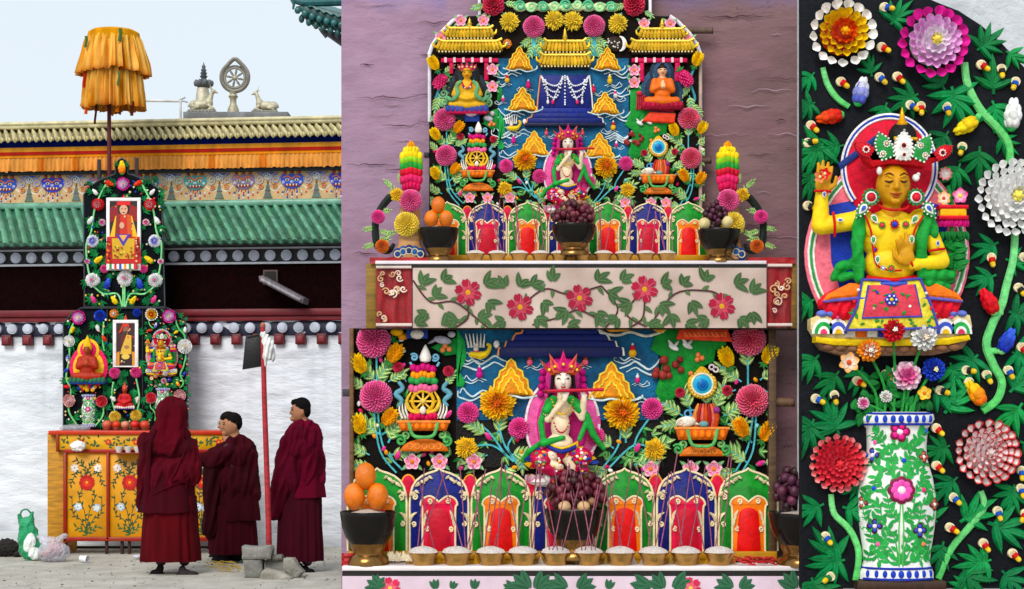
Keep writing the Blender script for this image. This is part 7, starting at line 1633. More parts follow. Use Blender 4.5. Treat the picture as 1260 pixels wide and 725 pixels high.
f1('magenta', 152.5, 227, 8.6, 'large pink dahlia at the arch top'); f1('bud_sun', 151, 207, 8.5, 'flame coloured bud at the very top', 'flower_bud', rot=0); f1('whitepom', 154.5, 343, 10.5, 'white dahlia in the middle of the upper panel')
f1('magenta', 98, 391, 9, 'pink dahlia at the shoulder of the lower panel'); f1('bluepom', 123.5, 389, 8, 'blue dahlia above the red haloed saint'); f1('orangesmall', 141, 386, 6, 'orange dahlia above the lower portrait'); f1('bluepom', 169, 385, 5.6, 'small blue pompon above the lower portrait', 'pompon')
f1('white', 86, 420, 7.6, 'white dahlia at the edge of the lower panel'); f1('redwhite', 86, 493, 8.2, 'speckled red dahlia beside the small vase'); f1('coral', 126, 494, 7.6, 'coral dahlia beside the small vase')
f1('pinkpom', 141.5, 459, 7.6, 'pink pompon under the lower portrait, vase side', 'pompon'); f1('pinkpom', 168, 458, 7.6, 'pink pompon under the lower portrait, deity side', 'pompon'); f1('yellowdahlia', 142, 513, 7.8, 'yellow dahlia low in the middle, vase side'); f1('yellowdahlia', 168, 511, 7.8, 'yellow dahlia low in the middle, deity side')
for k, u, v, r, l in (('bud_yellow', 90, 406, 4.6, 'yellow bud beside the red haloed saint'), ('bud_white', 121, 404, 4.6, 'white bud above the red haloed saint'), ('bud_redorange', 129, 417, 4.6, 'orange bud beside the red haloed saint'), ('bud_blue', 84, 441, 4.2, 'blue bud at the edge of the lower panel'), ('bud_red', 83, 476, 4.4, 'red bud at the edge of the lower panel'), ('bud_blue2', 82, 456, 3.8, 'dark blue bud at the edge of the lower panel'), ('bud_white', 140, 491, 4.4, 'white bud in the middle, vase side'), ('bud_white', 170, 492, 4.4, 'white bud in the middle, deity side')): f1(k, u, v, r, l, 'flower_bud')
fp1 = Fr(YB, 200 - 1100 * .195, 437 - 300 * .195, .195)
black_board_relief(fp1, 'on the tall courtyard board', 'dahlias on the deity wing of the courtyard board', False, B1)
deity_four(fp1, 'on the tall courtyard board', False); vase(fp1, 'on the courtyard board below the yellow deity', False)
fp1m = Fr(YB, 109 + 1105 * .195, 505 - 608 * .195, .195, -1); vase(fp1m, 'on the courtyard board below the red haloed saint', False)
for i in range(16):
    pass
b = MB(fb)
for i in range(13): u, v = 108 + RN.uniform(-11, 11), 475 + RN.uniform(-5, 6); b.ell((u, v, 5), (2.6, 2.6, 1.6), RN.choice(['#f0ece6', '#d83a4a', '#2a4ab0', '#f0c040', '#f08ab0']), n=8, m=6)
b.build('bouquet_relief', 'butter', B1)
seated(fb, 110, 473, .5, 'saint_statue', 'red robed saint with pointed yellow hat in a red and yellow halo, tall courtyard board', '#9a4a2c', '#a83418', hat='pointed', hatc='#e8b82c', arms='pray', halo='#e43c66', halo2='#f4c04a', base='#2f6f4a', base2='#2a4a9a', vox=3.0)
seated(fb, 155, 504, .28, 'small_deity', 'small red figure with pointed cap between two pink pompons, tall courtyard board', '#a8402c', '#b8202c', hat='pointed', hatc='#e05a4a', arms='lap', base='#e8e0d0', base2='#2a4a9a', vox=3.0)
# framed portraits (flat prints of robed figures)
def portrait(u0, v0, u1, v1, nm, label, upper):
    t = thing('framed_portrait', label, 'picture', fb.P((u0 + u1) / 2, v1, 2))
    b = MB(fb)
    for q in ((u0, v0, u1, v0 + 4), (u0, v1 - 1.6, u1, v1), (u0, v0 + 4, u0 + 4, v1 - 1.6), (u1 - 4, v0 + 4, u1, v1 - 1.6)): b.box(*q, 1, 5, '#f0eeec', .4)
    b.build('frame', 'paint', t)
    b = MB(fb); b.box(u0 + 3.5, v0 + 3.5, u1 - 3.5, v1 - 1, 1, 3, '#2a1412' if upper else '#3a1c1a'); cu = (u0 + u1) / 2; W = 3
    def E(u, v, ru, rv, c): 
        nonlocal W
        W += .12; b.poly(ellipse_pts((u, v), ru, rv, 20), 2.9, W, c)
    def Q(pts, c):
        nonlocal W
        W += .12; b.poly(pts, 2.9, W, c)
    if upper:
        Q([(u0 + 4, v0 + 12), (cu - 8, v0 + 8), (cu - 6, v0 + 24), (u0 + 4, v0 + 30)], '#8a1a1c'); Q([(u1 - 4, v0 + 12), (cu + 8, v0 + 8), (cu + 6, v0 + 24), (u1 - 4, v0 + 30)], '#8a1a1c')
        Q([(cu - 10, v0 + 22), (cu + 10, v0 + 22), (cu + 17, v0 + 48), (cu - 17, v0 + 48)], '#e8b830'); Q([(cu - 7, v0 + 20), (cu + 7, v0 + 20), (cu + 10, v0 + 52), (cu - 10, v0 + 52)], '#c83820'); Q([(cu - 9, v0 + 22), (cu - 4, v0 + 20), (cu - 5, v0 + 50), (cu - 11, v0 + 50)], '#8a2a1c'); Q([(cu + 9, v0 + 22), (cu + 4, v0 + 20), (cu + 5, v0 + 50), (cu + 11, v0 + 50)], '#c85a2a')
        E(cu, v0 + 14.5, 5, 6.2, '#d8a888'); Q([(cu - 8, v0 + 9), (cu - 9, v0 - 1), (cu - 4, v0 + 3), (cu, v0 - 4), (cu + 4, v0 + 3), (cu + 9, v0 - 1), (cu + 8, v0 + 9)], '#d8281c'); E(cu - 2, v0 + 13.5, .8, .6, '#2a1008'); E(cu + 2, v0 + 13.5, .8, .6, '#2a1008'); E(cu, v0 + 18, 1.6, .5, '#8a3a2a')
        E(cu - 2, v0 + 34, 3, 4, '#d8a888')
        W = 5.2; Q([(u0 + 1, v0 + 48), (u1 - 1, v0 + 48), (u1 + 1, v1 - 8), (u0 - 1, v1 - 8)], '#b81c24'); Q([(u0 + 7, v0 + 50), (u1 - 7, v0 + 50), (u1 - 8, v1 - 14), (u0 + 8, v1 - 14)], '#d0a828'); Q([(cu - 9, v0 + 45), (cu + 9, v0 + 45), (cu, v0 + 60)], '#4a3aa0'); Q([(cu - 5, v0 + 46), (cu + 5, v0 + 46), (cu, v0 + 54)], '#e8a860')
        for i in range(26): E(RN.uniform(u0 + 8, u1 - 8), RN.uniform(v0 + 60, v1 - 15), 1.1, 1.1, RN.choice(['#e8d058', '#a87c14', '#b8401c']))
        for i in range(24): E(RN.choice([u0 + 3.5, u1 - 3.5]) + RN.uniform(-1.5, 1.5), RN.uniform(v0 + 50, v1 - 10), 1, 1, RN.choice(['#e8a030', '#f0d0a0', '#701018']))
        for i in range(12): Q([(u0 + 2.5 + i * 3, v1 - 7), (u0 + 5.5 + i * 3, v1 - 7), (u0 + 5.5 + i * 3, v1 - 1), (u0 + 2.5 + i * 3, v1 - 1)], ('#f0ece8', '#2f8f45', '#f0ece8', '#d83a3a', '#f0ece8', '#2a5ab8', '#f0ece8', '#e89a2a')[i % 8])
    else:
        Q([(u0 + 4, v1 - 18), (u0 + 10, v1 - 20), (u0 + 10, v1 - 2), (u0 + 4, v1 - 2)], '#d8923a'); Q([(u1 - 4, v1 - 18), (u1 - 10, v1 - 20), (u1 - 10, v1 - 2), (u1 - 4, v1 - 2)], '#d8923a')
        Q([(cu - 7, v0 + 18), (cu + 7, v0 + 18), (cu + 8, v1 - 1), (cu - 8, v1 - 1)], '#2a1210'); Q([(cu + 1, v0 + 18), (cu + 7, v0 + 19), (cu + 7, v0 + 42), (cu - 7, v0 + 42), (cu - 5, v0 + 34)], '#d8b050'); Q([(cu - 6, v0 + 18), (cu, v0 + 18), (cu - 4, v0 + 32), (cu - 7, v0 + 32)], '#5a1a1c')
        E(cu, v0 + 12, 3.4, 4.4, '#8a5a44'); E(cu, v0 + 15.5, 2, 2, '#3a2a24'); Q([(cu - 9, v0 + 17), (cu - 4, v0 + 6), (cu, v0 - 7), (cu + 4, v0 + 6), (cu + 5, v0 + 14), (cu + 3, v0 + 8), (cu - 3, v0 + 8), (cu - 5, v0 + 14)], '#d0402c'); E(cu + 1, v0 + 33, 3, 2, '#a87858'); E(cu, v0 + 45, 5, 3.4, '#e0c060')
    b.build('print', 'photo_print', t)
portrait(132, 244, 174, 333, 'upper', 'white framed picture of a robed lama in tall red hat, upper panel', True)
portrait(140, 394, 171, 452, 'lower', 'white framed picture of a standing lama in pointed red hat, lower panel', False)

# the yellow offering table: frame at its front face
YT = 2.2; ft = Fr(YT)
T1 = thing('offering_table', 'yellow painted offering table with red rails and flowered cabinet doors', 'table', ft.P(168, 683, -40))
b = MB(ft); b.box(56, 533, 79, 683, -60, -8, '#c08a3a', 1); b.build('side_panel', 'wood', T1)
b = MB(ft); b.box(60, 530, 278, 535, -75, 2, '#c03c22', .8); b.build('table_top', 'cabinet', T1)
b = MB(ft); b.box(72, 534, 275, 554, -60, -1, '#d8a41c', .5)
for i in range(12):
    u = 82 + i * 17; 
    if i % 2: flat_flower(b, u, 544, 4, -1, '#c83820', '#d8602c', '#e8d060', n=6, h=.3)
    for k in range(9): b.lance((u + RN.uniform(-8, 8), 544 + RN.uniform(-6, 6), -1), RN.uniform(0, 6.28), 5, 2.4, .3, '#3a5a2c')
b.build('drawer_front', 'cabinet', T1)
b = MB(ft)
for q in ((69, 533, 72.5, 556), (274, 533, 278, 556), (78, 553, 262, 557.5), (78, 556, 82, 668), (131, 556, 134.5, 664), (184, 556, 187, 664), (236, 556, 239, 664), (258, 556, 262, 668), (78, 661, 262, 666)): b.box(*q, -6, 1.5, '#96281e', .6)
b.build('red_rail', 'cabinet', T1)
b = MB(ft)
for u in (80, 130, 149, 158, 210, 258): b.box(u - 1.6, 664, u + 1.6, 684, -8, -3, '#3a201c', .4)
b.box(82, 676, 258, 679, -50, -46, '#2a1c1a'); b.build('leg', 'wood', T1)
for u0, u1 in ((82, 131), (134.5, 184), (187, 236), (239, 258)):
    b = MB(ft); b.box(u0, 557, u1, 661, -8, -2, '#d99a1c', .5); cu = (u0 + u1) / 2; hw = (u1 - u0) / 2; Wd = -2
    flat_flower(b, cu, 594, min(10, hw * .8), Wd, '#b8281c', '#d8402c', '#e8a030', n=9, h=.5)
    for x, v, c, cc in ((-.62, 576, '#e8e4e0', '#d06a3a'), (.55, 576, '#e8e0d8', '#c04a3a'), (-.45, 624, '#b8d0e4', '#3a6ab0'), (.5, 625, '#b8d0e8', '#e8d8a0')): flat_flower(b, cu + x * hw, v, 5.2, Wd, c, '#f0ece6', cc, n=6, h=.4)
    for sg in (-1, 1):
        for p in ([(cu, 656), (cu + sg * hw * .3, 640), (cu + sg * hw * .7, 632), (cu + sg * hw * .75, 610)], [(cu, 656), (cu + sg * hw * .12, 630), (cu + sg * hw * .4, 612), (cu + sg * hw * .2, 602)], [(cu + sg * hw * .2, 586), (cu + sg * hw * .5, 580), (cu + sg * hw * .7, 590), (cu + sg * hw * .85, 598)], [(cu, 584), (cu + sg * hw * .2, 572), (cu + sg * hw * .6, 566)]): stemleaf_motif(b, p, 5.2, Wd, '#2f4a24', '#33502a', .55, 11)
        stemleaf_motif(b, [(cu, 658), (cu + sg * hw * .25, 652), (cu + sg * hw * .6, 648)], 6, Wd, '#2f5a2c', '#3a6a2c', .5, 6)
    b.build('door', 'cabinet', T1)
# things on the table
fo2 = Fr(2.35)
for u, r, c, l in ((132, 6, '#c8604a', 'first'), (143, 5.4, '#c8402c', 'second'), (154, 5.2, '#d08a70', 'third'), (166, 6, '#c0302c', 'fourth'), (178, 6, '#c04834', 'last')):
    t = thing('apple', f'{l} apple counted from the small vase, on the yellow table', 'fruit', fo2.P(u, 530, 0), 'apples on the yellow table')
    b = MB(fo2); b.lathe(u, 0, [(r * sin(pi * i / 12) * (1 + .08 * cos(pi * i / 12)), 523 - r * .93 * cos(pi * i / 12)) for i in range(13)], c, n=18); b.build('skin', 'fruit', t); b = MB(fo2); b.tube([(u, 518, 0), (u + .6, 515.6, 0)], .5, '#4a3018', n=5); b.build('stem', 'wood', t)
    t = thing('offering_dish', f'shallow silver dish under the {l} apple on the yellow table', 'dish', fo2.P(u, 532, 0), 'dishes under the apples')
    b = MB(fo2); b.lathe(u, 0, [(0, 530), (3, 530), (5.4, 526.5), (5.8, 525.8), (5, 526.6), (2.6, 529)], '#b8b0a8', n=16); b.build('bowl', 'brass', t)
fr2 = Fr(2.12)
b = MB(fr2); b.box(140, 557, 178, 558.4, -12, 8, '#8a2a1e', .4); b.build('pull_out_shelf', 'cabinet', T1)
for u, l in ((147, 'first'), (158.5, 'second'), (170, 'third')):
    t = thing('white_bowl', f'{l} small white bowl from the drawer corner, against the yellow drawer front', 'bowl', fr2.P(u, 557, 2), 'white bowls on the yellow table'); b = MB(fr2); b.lathe(u, 2, [(0, 557), (3, 557), (3.4, 555.6), (5, 551.4), (5.6, 549.4), (5.2, 549.4), (3, 554), (0, 554.6)], '#dcd8d0', n=18); b.build('shell', 'lacquer', t)
def lump(fr, u, v, ru, rv, rw, c, nm, m_, label, cat_, amp=.18, fq=.25, seed=1, group=None, nb=3, parent=None):
    P = [('e', (u, v, 0), (ru, rv, rw), c)] + [('e', (u + RN.uniform(-.5, .5) * ru, v + RN.uniform(-.4, .5) * rv, RN.uniform(-.4, .4) * rw), (ru * .5, rv * .55, rw * .5), jit(c, .1)) for _ in range(nb)]
    return blob(fr, P, max(.6, min(ru, rv) / 9), nm, m_, parent, smooth=1, fold=lambda x, y, w: amp * min(ru, rv) * (abs(nz(x * fq, y * fq, w * fq + seed)) * 2 - .6), label=label, category=cat_, group=group)
lump(fr2, 96, 549, 10, 6.5, 6, '#e4e0dc', 'paper_wad', 'cloth', 'crumpled white paper on the yellow table drawer front', 'paper', seed=3)
lump(fo2, 92, 527, 19, 5, 8, '#b8c0c8', 'plastic_bag', 'plastic_film', 'clear crumpled plastic bag lying on the yellow table top', 'bag', seed=8)

# ground clutter
fg = Fr(1.45)
t = thing('shopping_bag', 'standing green and white plastic shopping bag beside the table', 'bag', fg.P(38, 690, 0))
blob(fg, [('e', (38, 676, 0), (15, 14, 9), '#1f8a58'), ('e', (35, 662, 0), (13, 18, 8), '#1f8a58'), ('e', (33, 648, 0), (10, 12, 6), '#2a9462'), ('c', (26, 645, 0), 4, (24, 634, 0), 2, '#1f8a58'), ('c', (38, 642, 0), 4, (40, 631, 0), 2, '#1f8a58'), ('e', (38, 668, 6), (7, 13, 5), '#e4e8e4', .25), ('e', (44, 680, 5), (8, 8, 6), '#dfe4e0')], .9, 'sack', 'silk', t, smooth=1, fold=lambda x, y, w: 1.8 * nz(x * .22 + y * .08, y * .1, w * .2) + .7 * nz(x * .7, y * .5, w * .7))
b = MB(fg); b.tube([(25, 637, 0), (27, 629, 2), (34, 627, 2), (39, 633, 0)], 1.1, '#24805a', sm=4); b.build('handle', 'silk', t)
t = thing('fruit_bag', 'clear plastic bag full of apples standing on the ground', 'bag', fg.P(66, 692, 10))
fgb = Fr(1.3)
b = MB(fgb)
for i in range(20): a = RN.uniform(0, 6.28); rr = RN.uniform(0, 15); b.ell((66 + rr * cos(a), 681 - RN.uniform(0, 12) * (1 - rr / 20) + 1, rr * sin(a) * .6), 4.8, jit(RN.choice(['#b8503c', '#c8786a', '#a83a2c', '#c89a80']), .15), n=12, m=8)
b.build('apples', 'fruit', t)
blob(fgb, [('e', (66, 679, 0), (20, 13, 13), '#d0d2e0'), ('e', (62, 667, 0), (13, 6, 8), '#dcdce8'), ('c', (58, 666, 0), 5, (48, 661, 0), 3, '#dcdce8'), ('c', (72, 664, 0), 4, (80, 659, 0), 3, '#dcdce8')], 1.0, 'film', 'plastic_film', t, smooth=1, fold=lambda x, y, w: 1.6 * nz(x * .35, y * .35, w * .35) + .8 * nz(x, y, w))
t = thing('paper_cup', 'small white plastic cup lying on the ground', 'cup', Fr(1.2).P(104, 691, 0)); b = MB(Fr(1.2)); b.tube([(99, 687, 0), (108.5, 688, 3)], [3.6, 4.6], '#e4e6ea', n=16, cap=False); b.tube([(99, 687, 0), (99.4, 687, 0)], 3.6, '#d4d6da', n=16); b.build('shell', 'lacquer', t)
fs0 = Fr(1.9)
for u, v, ru, rv, l in ((8, 674, 16, 11, 'large dark boulder half out of view beside the green bag'), (-14, 672, 14, 14, 'dark boulder beyond the large one at the wall'), (22, 682, 6, 4.5, 'small dark stone beside the green bag')): lump(fs0, u, v, ru, rv, 10, '#2c2a28', 'boulder', 'stone', l, 'stone', seed=u)
t = thing('paper_scrap', 'crumpled pale scrap on the ground beside the table legs', 'litter', Fr(1.6).P(168, 687, 0)); lump(Fr(1.6), 169, 685, 6, 2.4, 4, '#c8c4cc', 'scrap', 'cloth', None, None, parent=t)
# stone pile and pole
fst = Fr(-.3)
def stone(pts, w0, w1, label, c, f=fst):
    b = MB(f); b.poly(pts, w0, w1, c, 2.2)
    o = b.build('stone_block', 'stone', None, label, 'stone', 'stones propping the red pole')
    bm = bmesh.new(); bm.from_mesh(o.data); bmesh.ops.triangulate(bm, faces=bm.faces[:]); bmesh.ops.subdivide_edges(bm, edges=bm.edges[:], cuts=3, use_grid_fill=True)
    for v in bm.verts: p = v.co * 14; v.co += Vector((nz(p.x, p.y, p.z + w1), nz(p.y, p.z, p.x), nz(p.z, p.x, p.y))) * .014
    bm.to_mesh(o.data); bm.free()
stone([(301, 688), (323, 688), (324, 711), (302, 711)], -16, 10, 'lower upright grey stone block under the red pole', '#7f7e78')
stone([(299, 672), (333, 672), (336, 676), (334, 687), (300, 687.5)], -14, 12, 'squared grey stone block lying on top of the pile', '#8d8c86')
stone([(325, 690), (350, 688), (356, 696), (352, 708), (326, 711)], -18, -2, 'grey stone in the middle of the pile', '#85847c')
stone([(350, 687), (362, 686), (374, 704), (366, 712), (356, 708), (349, 696)], -8, 10, 'tilted grey slab on the far end of the pile', '#8f8d84')
stone([(324, 704), (330, 697), (350, 702), (362, 709), (360, 713), (326, 713)], 10, 26, 'flat pale stone lying in front of the pile', '#a3a096')
stone([(334, 684), (346, 683), (348, 689), (335, 690)], -16, 4, 'small stone wedged beside the red pole', '#77756e')
fpl = Fr(-.05)
t = thing('red_pole', 'weathered red wooden pole held up by the stones', 'pole', fpl.P(330, 700, 0))
b = MB(fpl); b.tube([(323.5, 402, 0), (325, 480, 0), (328, 570, 0), (330.5, 650, 0), (331.5, 708, 0)], [3, 3.4, 3.8], '#a8343a', n=10, sm=3); b.ell((323.5, 401, 0), (3.4, 4.4, 3.2), '#b8705a', n=10, m=7); b.build('shaft', 'wood', t)
t = thing('black_signboard', 'small blank black board hung on the red pole', 'board', fpl.P(310, 455, 0)); b = MB(fpl); b.poly([(302, 413), (323, 411.5), (321, 451, ), (298, 455)], -4, -1, '#101014', .6); b.build('panel', 'paint', t); b = MB(fpl); b.tube([(304, 415, 0), (324, 410, 1)], .6, '#3a3a3a', n=5); b.build('cord', 'cloth', t)
fcl = Fr(-.12)
blob(fcl, [('c', (325, 412, 3), 4, (331, 424, 5), 7, '#dcdcda'), ('c', (331, 424, 5), 7, (330, 438, 4), 5.5, '#e4e4e2'), ('c', (333, 430, 5), 6, (336, 442, 3), 3, '#d0d0d0'), ('c', (328, 438, 4), 4, (327, 449, 3), 2, '#dcdcda')], .9, 'white_scarf', 'cloth', None, smooth=2, fold=lambda x, y, w: .9 * sin(x * 1.4 + .3 * y + 2 * nz(x * .2, y * .1, w * .2)), label='white offering scarf knotted around the red pole', category='scarf')
b = MB(Fr(.2))
for i in range(34):
    a = RN.uniform(0, 3.1); u, v = RN.uniform(252, 296), 706 - RN.uniform(4, 16); b.tube([(u, v + 2, 0), (u + 5 * cos(a), v, RN.uniform(-4, 4)), (u + RN.uniform(6, 13), v + 2, 2)], .35, '#c8a858', n=4, sm=3)
b.build('straw', 'grain', None, 'thin scattered straw on the ground before the monks', 'straw', kind='stuff')

b = MB(UF)
for i in range(520):
    x, y = RN.uniform(-5, -1.2), RN.uniform(-1.6, 3.2); r_ = RN.choice([.004, .005, .006, .008, .011])
    b.ell((x, -r_ * .4, -y), (r_ * RN.uniform(.8, 1.5), r_ * .6, r_), jit(RN.choice(['#a09c92', '#8a867c', '#b4b0a4', '#77736a']), .2), n=6, m=4)
b.build('gravel', 'stone', None, 'loose grit and pebbles scattered over the paved courtyard ground', 'gravel', kind='stuff', loc=(0, 0, 0))
# ---------------------------------------------------------------- monks
SKN = '#a8765a'
def shoe(fr, u, v, L, c, parent, mir=1, w=0):
    P = [('e', (u, v - 3.2, w), (L * .34, 4.4, 5), c), ('e', (u + mir * L * .3, v - 2.2, w), (L * .36, 3.2, 4.6), c), ('e', (u - mir * L * .1, v - 7, w), (4.6, 5, 4.6), c)]
    o = blob(fr, P, .8, 'shoe', 'cloth', parent, smooth=2)
    b = MB(fr); b.poly([(u + L * .66 * cos(a) * .98 + mir * L * .14, v + .2 + .1 * sin(a)) for a in []] or [(u - L * .38, v - 1.2), (u + L * .38, v - 1.2), (u + L * .38, v), (u - L * .38, v)] if False else [(u - mir * L * .36, v - 1.6), (u + mir * L * .66, v - 1.6), (u + mir * L * .66, v), (u - mir * L * .36, v)], w - 4.4, w + 4.4, '#1a1716', .5); b.build('sole', 'cloth', parent)
def skirt(fr, cu, v0, v1, r0, r1, c, parent, n=96, kw=.75, sway=0, pl=17, seed=1, name='skirt', ez=1.):
    b = MB(fr)
    def fn(i, j):
        th = 2 * pi * i / n; t = j / 14; r = r0 + (r1 - r0) * t ** ez
        r += (.8 + 2.4 * t) * sin(th * pl + 2.5 * nz(cos(th) * 1.5, sin(th) * 1.5, seed)) * (.6 + .5 * nz(i * .1, 0, seed)) + 1.6 * nz(i * .15, j * .12, seed)
        return (cu + sway * t + r * cos(th), v0 + (v1 - v0) * t + 1.4 * t * nz(cos(th) * 2, sin(th) * 2, seed + 3), r * kw * sin(th))
    b.grid(fn, n, 15, lambda i, j: mixc(c, '#000000', .12 * (j == 14)), wrap=True)
    b.build(name, 'cloth', parent, ang=90)
def fold(seed, amp=1.5, fx=.1, fy=.02):
    def f(x, y, w):
        q = nz(x * fx + y * .022 + seed, y * fy, w * fx)
        return amp * (1.5 * (.7 - 2.6 * abs(q)) + .5 * sin(x * .34 + y * .05 + 5 * nz(x * .03, y * .02, w * .03 + seed)) * .7 + .3 + .35 * nz(x * .3, y * .09, w * .3))
    return f
def face_side(fr, u, v, parent, d=-1, w=0, s=1.):
    b = MB(fr); b.ell((u + d * 5.2 * s, v - 1 * s, w + 4.6 * s), (1.3 * s, .8 * s, .8 * s), '#140c08', n=8, m=5); b.tube([(u + d * 7.5 * s, v - 3.2 * s, w + 3.4 * s), (u + d * 3.6 * s, v - 3.4 * s, w + 6.4 * s)], .55 * s, '#140c08', n=5); b.tube([(u + d * 8 * s, v + 5.2 * s, w + 2.6 * s), (u + d * 4.6 * s, v + 5.4 * s, w + 4.8 * s)], .5 * s, '#6a2c24', n=5); b.build('face_detail', 'skin', parent)

# hooded monk seen from behind
fm = Fr(.05)
SK1 = [('e', (210, 512, 0), (13, 17, 14), SKN), ('c', (210, 526, 0), 8, (209, 540, 0), 9, SKN), ('e', (208, 565, 0), (26, 28, 15), '#300810'), ('e', (208, 605, 0), (22, 24, 14), '#300810'), ('c', (186, 550, 0), 10, (180, 585, -6), 8, '#300810'), ('c', (180, 585, -6), 7, (198, 600, -16), 6, '#300810'), ('c', (230, 550, 0), 10, (238, 585, -6), 8, '#300810'), ('c', (238, 585, -6), 7, (222, 598, -16), 6, '#300810'), ('c', (199, 620, 0), 13, (198, 690, 0), 7, '#300810'), ('c', (219, 620, 0), 13, (227, 690, 0), 7, '#300810')]
hand(SK1, 200, 599, -18, 0, 14, SKN, side=1); hand(SK1, 220, 597, -18, pi, 14, SKN, side=-1)
m1 = blob(fm, SK1, 1.5, 'person', 'skin', None, smooth=3, label='monk seen from behind with dark red shawl pulled over the head like a hood', category='person')
WLOC[m1.name] = np.array(m1.location)
skirt(fm, 210, 610, 690, 31, 36, '#500e14', m1, seed=4)
P = [('e', (211, 511, -1), (18, 22, 18), '#500c18'), ('c', (211, 520, 0), 18, (208, 545, 0), 24, '#500c18'), ('e', (208, 552, 0), (34, 19, 21), '#3c0913'), ('e', (209, 536, 0), (24, 18, 20), '#4b0b17'), ('c', (184, 550, 0), 10, (232, 552, 0), 12, '#3c0913'), ('e', (206, 588, 0), (33, 36, 24), '#4b0c19'), ('c', (182, 545, 2), 11, (179, 622, 3), 8, '#480b16'), ('c', (232, 555, 0), 13, (237, 585, 6), 11, '#500e19'), ('c', (236, 575, 4), 12, (214, 590, 14), 10, '#54101b'), ('e', (218, 580, 10), (22, 18, 16), '#500e19'), ('e', (206, 600, 0), (31, 18, 22), '#4c0c19')]
blob(fm, P, 1.15, 'shawl', 'cloth', m1, smooth=4, fold=fold(2, 2.2))
b = MB(fm); b.tube([(196, 528, 18), (189, 545, 22), (187, 575, 22), (186, 600, 22), (186, 622, 20)], [2, 3.4, 3.6], '#3e0913', n=8, sm=4, flat=.6); b.tube([(232, 552, 18), (222, 578, 26), (216, 590, 27), (232, 584, 22), (240, 572, 14)], [.8, 1.5, .8], '#480c18', n=7, sm=4, flat=.7); b.tube([(186, 612, 22), (208, 600, 27), (232, 590, 20)], [.5, 1, .5], '#480c18', n=7, sm=4, flat=.6); b.build('shawl_fold', 'cloth', m1)
skirt(fm, 207, 575, 630, 22, 36.5, '#3c0913', m1, seed=21, name='shawl_hem', kw=.78, pl=9, ez=.45)
shoe(fm, 196, 706, 16, '#221e1e', m1, mir=-1, w=2); shoe(fm, 229, 707, 26, '#3a3436', m1, mir=1, w=10)

# two monks at the table end
fm2 = Fr(1.25)
SK2 = [('e', (285, 523, 0), (10.5, 14.5, 11), SKN), ('c', (276, 523, 0), 1.7, (273.2, 526, 0), 1.7, SKN), ('e', (278, 533, 0), (5, 4, 5), SKN), ('e', (291, 524, 8), (2.4, 4.2, 1.6), SKN), ('c', (288, 534, 0), 7, (291, 545, 0), 8, SKN), ('e', (292, 570, 0), (18, 28, 15), '#2c070c'), ('e', (292, 610, 0), (16, 24, 14), '#2c070c'), ('c', (284, 552, 8), 9, (264, 566, 10), 7, '#2c070c'), ('c', (264, 566, 10), 6.5, (250, 564, 10), 5, '#2c070c'), ('c', (300, 552, -4), 9, (286, 580, -12), 7, '#2c070c'), ('c', (286, 580, -12), 6, (262, 572, -14), 5, '#2c070c'), ('c', (286, 625, 0), 11, (281, 678, 0), 7, '#2c070c'), ('c', (296, 625, 0), 11, (290, 678, 0), 7, '#2c070c')]
hand(SK2, 252, 564, 10, pi + .1, 13, SKN, side=1); hand(SK2, 264, 572, -14, pi, 13, SKN, side=1)
m2 = blob(fm2, SK2, 1.2, 'person', 'skin', None, smooth=3, label='bareheaded monk in dark maroon cloak leaning on the end of the yellow table', category='person'); WLOC[m2.name] = np.array(m2.location)
skirt(fm2, 288, 622, 681, 25, 29, '#3e0c16', m2, seed=8, kw=.7)
P = [('e', (293, 548, 0), (15, 12, 14), '#360811'), ('e', (293, 562, 0), (22, 24, 18), '#360811'), ('e', (292, 595, 0), (25, 34, 20), '#340810'), ('c', (285, 554, 8), 12, (263, 567, 11), 9.5, '#390913'), ('c', (264, 567, 11), 9, (254, 565, 10), 7, '#390913'), ('c', (264, 572, 8), 9, (262, 650, 4), 12, '#2e0810'), ('c', (306, 560, 2), 10, (312, 610, 2), 7, '#3e0b14'), ('c', (301, 548, 0), 9, (284, 550, 6), 8, '#3b0913')]
blob(fm2, P, 1.1, 'cloak', 'cloth', m2, smooth=4, fold=fold(5, 2.0))
skirt(fm2, 293, 580, 640, 15, 27.5, '#360811', m2, seed=31, name='cloak_hem', kw=.76, pl=8, ez=.4)
P = [('e', (287, 517.5, -.5), (10.8, 10.2, 11.2), '#14100f'), ('e', (291.5, 521, 0), (6.6, 9, 9.6), '#14100f'), ('e', (281, 512.8, 0), (7.4, 4.2, 8.6), '#14100f')]
blob(fm2, P, .9, 'hair', 'cloth', m2, smooth=2, fold=lambda x, y, w: .8 * nz(x * .7, y * .7, w * .7) + .4 * nz(x * 1.9, y * 1.9, w * 1.9))
face_side(fm2, 281, 523, m2, -1, 4, .85); shoe(fm2, 276, 690, 22, '#1c1718', m2, mir=-1, w=8); shoe(fm2, 292, 690, 20, '#1c1718', m2, mir=-1, w=-4)
fm3 = Fr(1.75)
SK3 = [('e', (279, 522, 0), (9.5, 13.5, 10), '#b08064'), ('c', (270.5, 523, 0), 1.5, (268.2, 526, 0), 1.5, '#b08064'), ('c', (280, 532, 0), 6.5, (283, 545, 0), 8, '#b08064'), ('e', (284, 570, 0), (17, 27, 14), '#2c070c'), ('e', (284, 610, 0), (15, 24, 13), '#2c070c'), ('c', (272, 556, 4), 8, (258, 566, 6), 6, '#2c070c'), ('c', (258, 566, 6), 6, (247, 568, 6), 4.5, '#2c070c'), ('c', (296, 556, 0), 8, (300, 590, 0), 6, '#2c070c'), ('c', (300, 590, 0), 6, (288, 604, 8), 5, '#2c070c'), ('c', (279, 622, 0), 10, (277, 676, 0), 6, '#2c070c'), ('c', (289, 622, 0), 10, (287, 676, 0), 6, '#2c070c')]
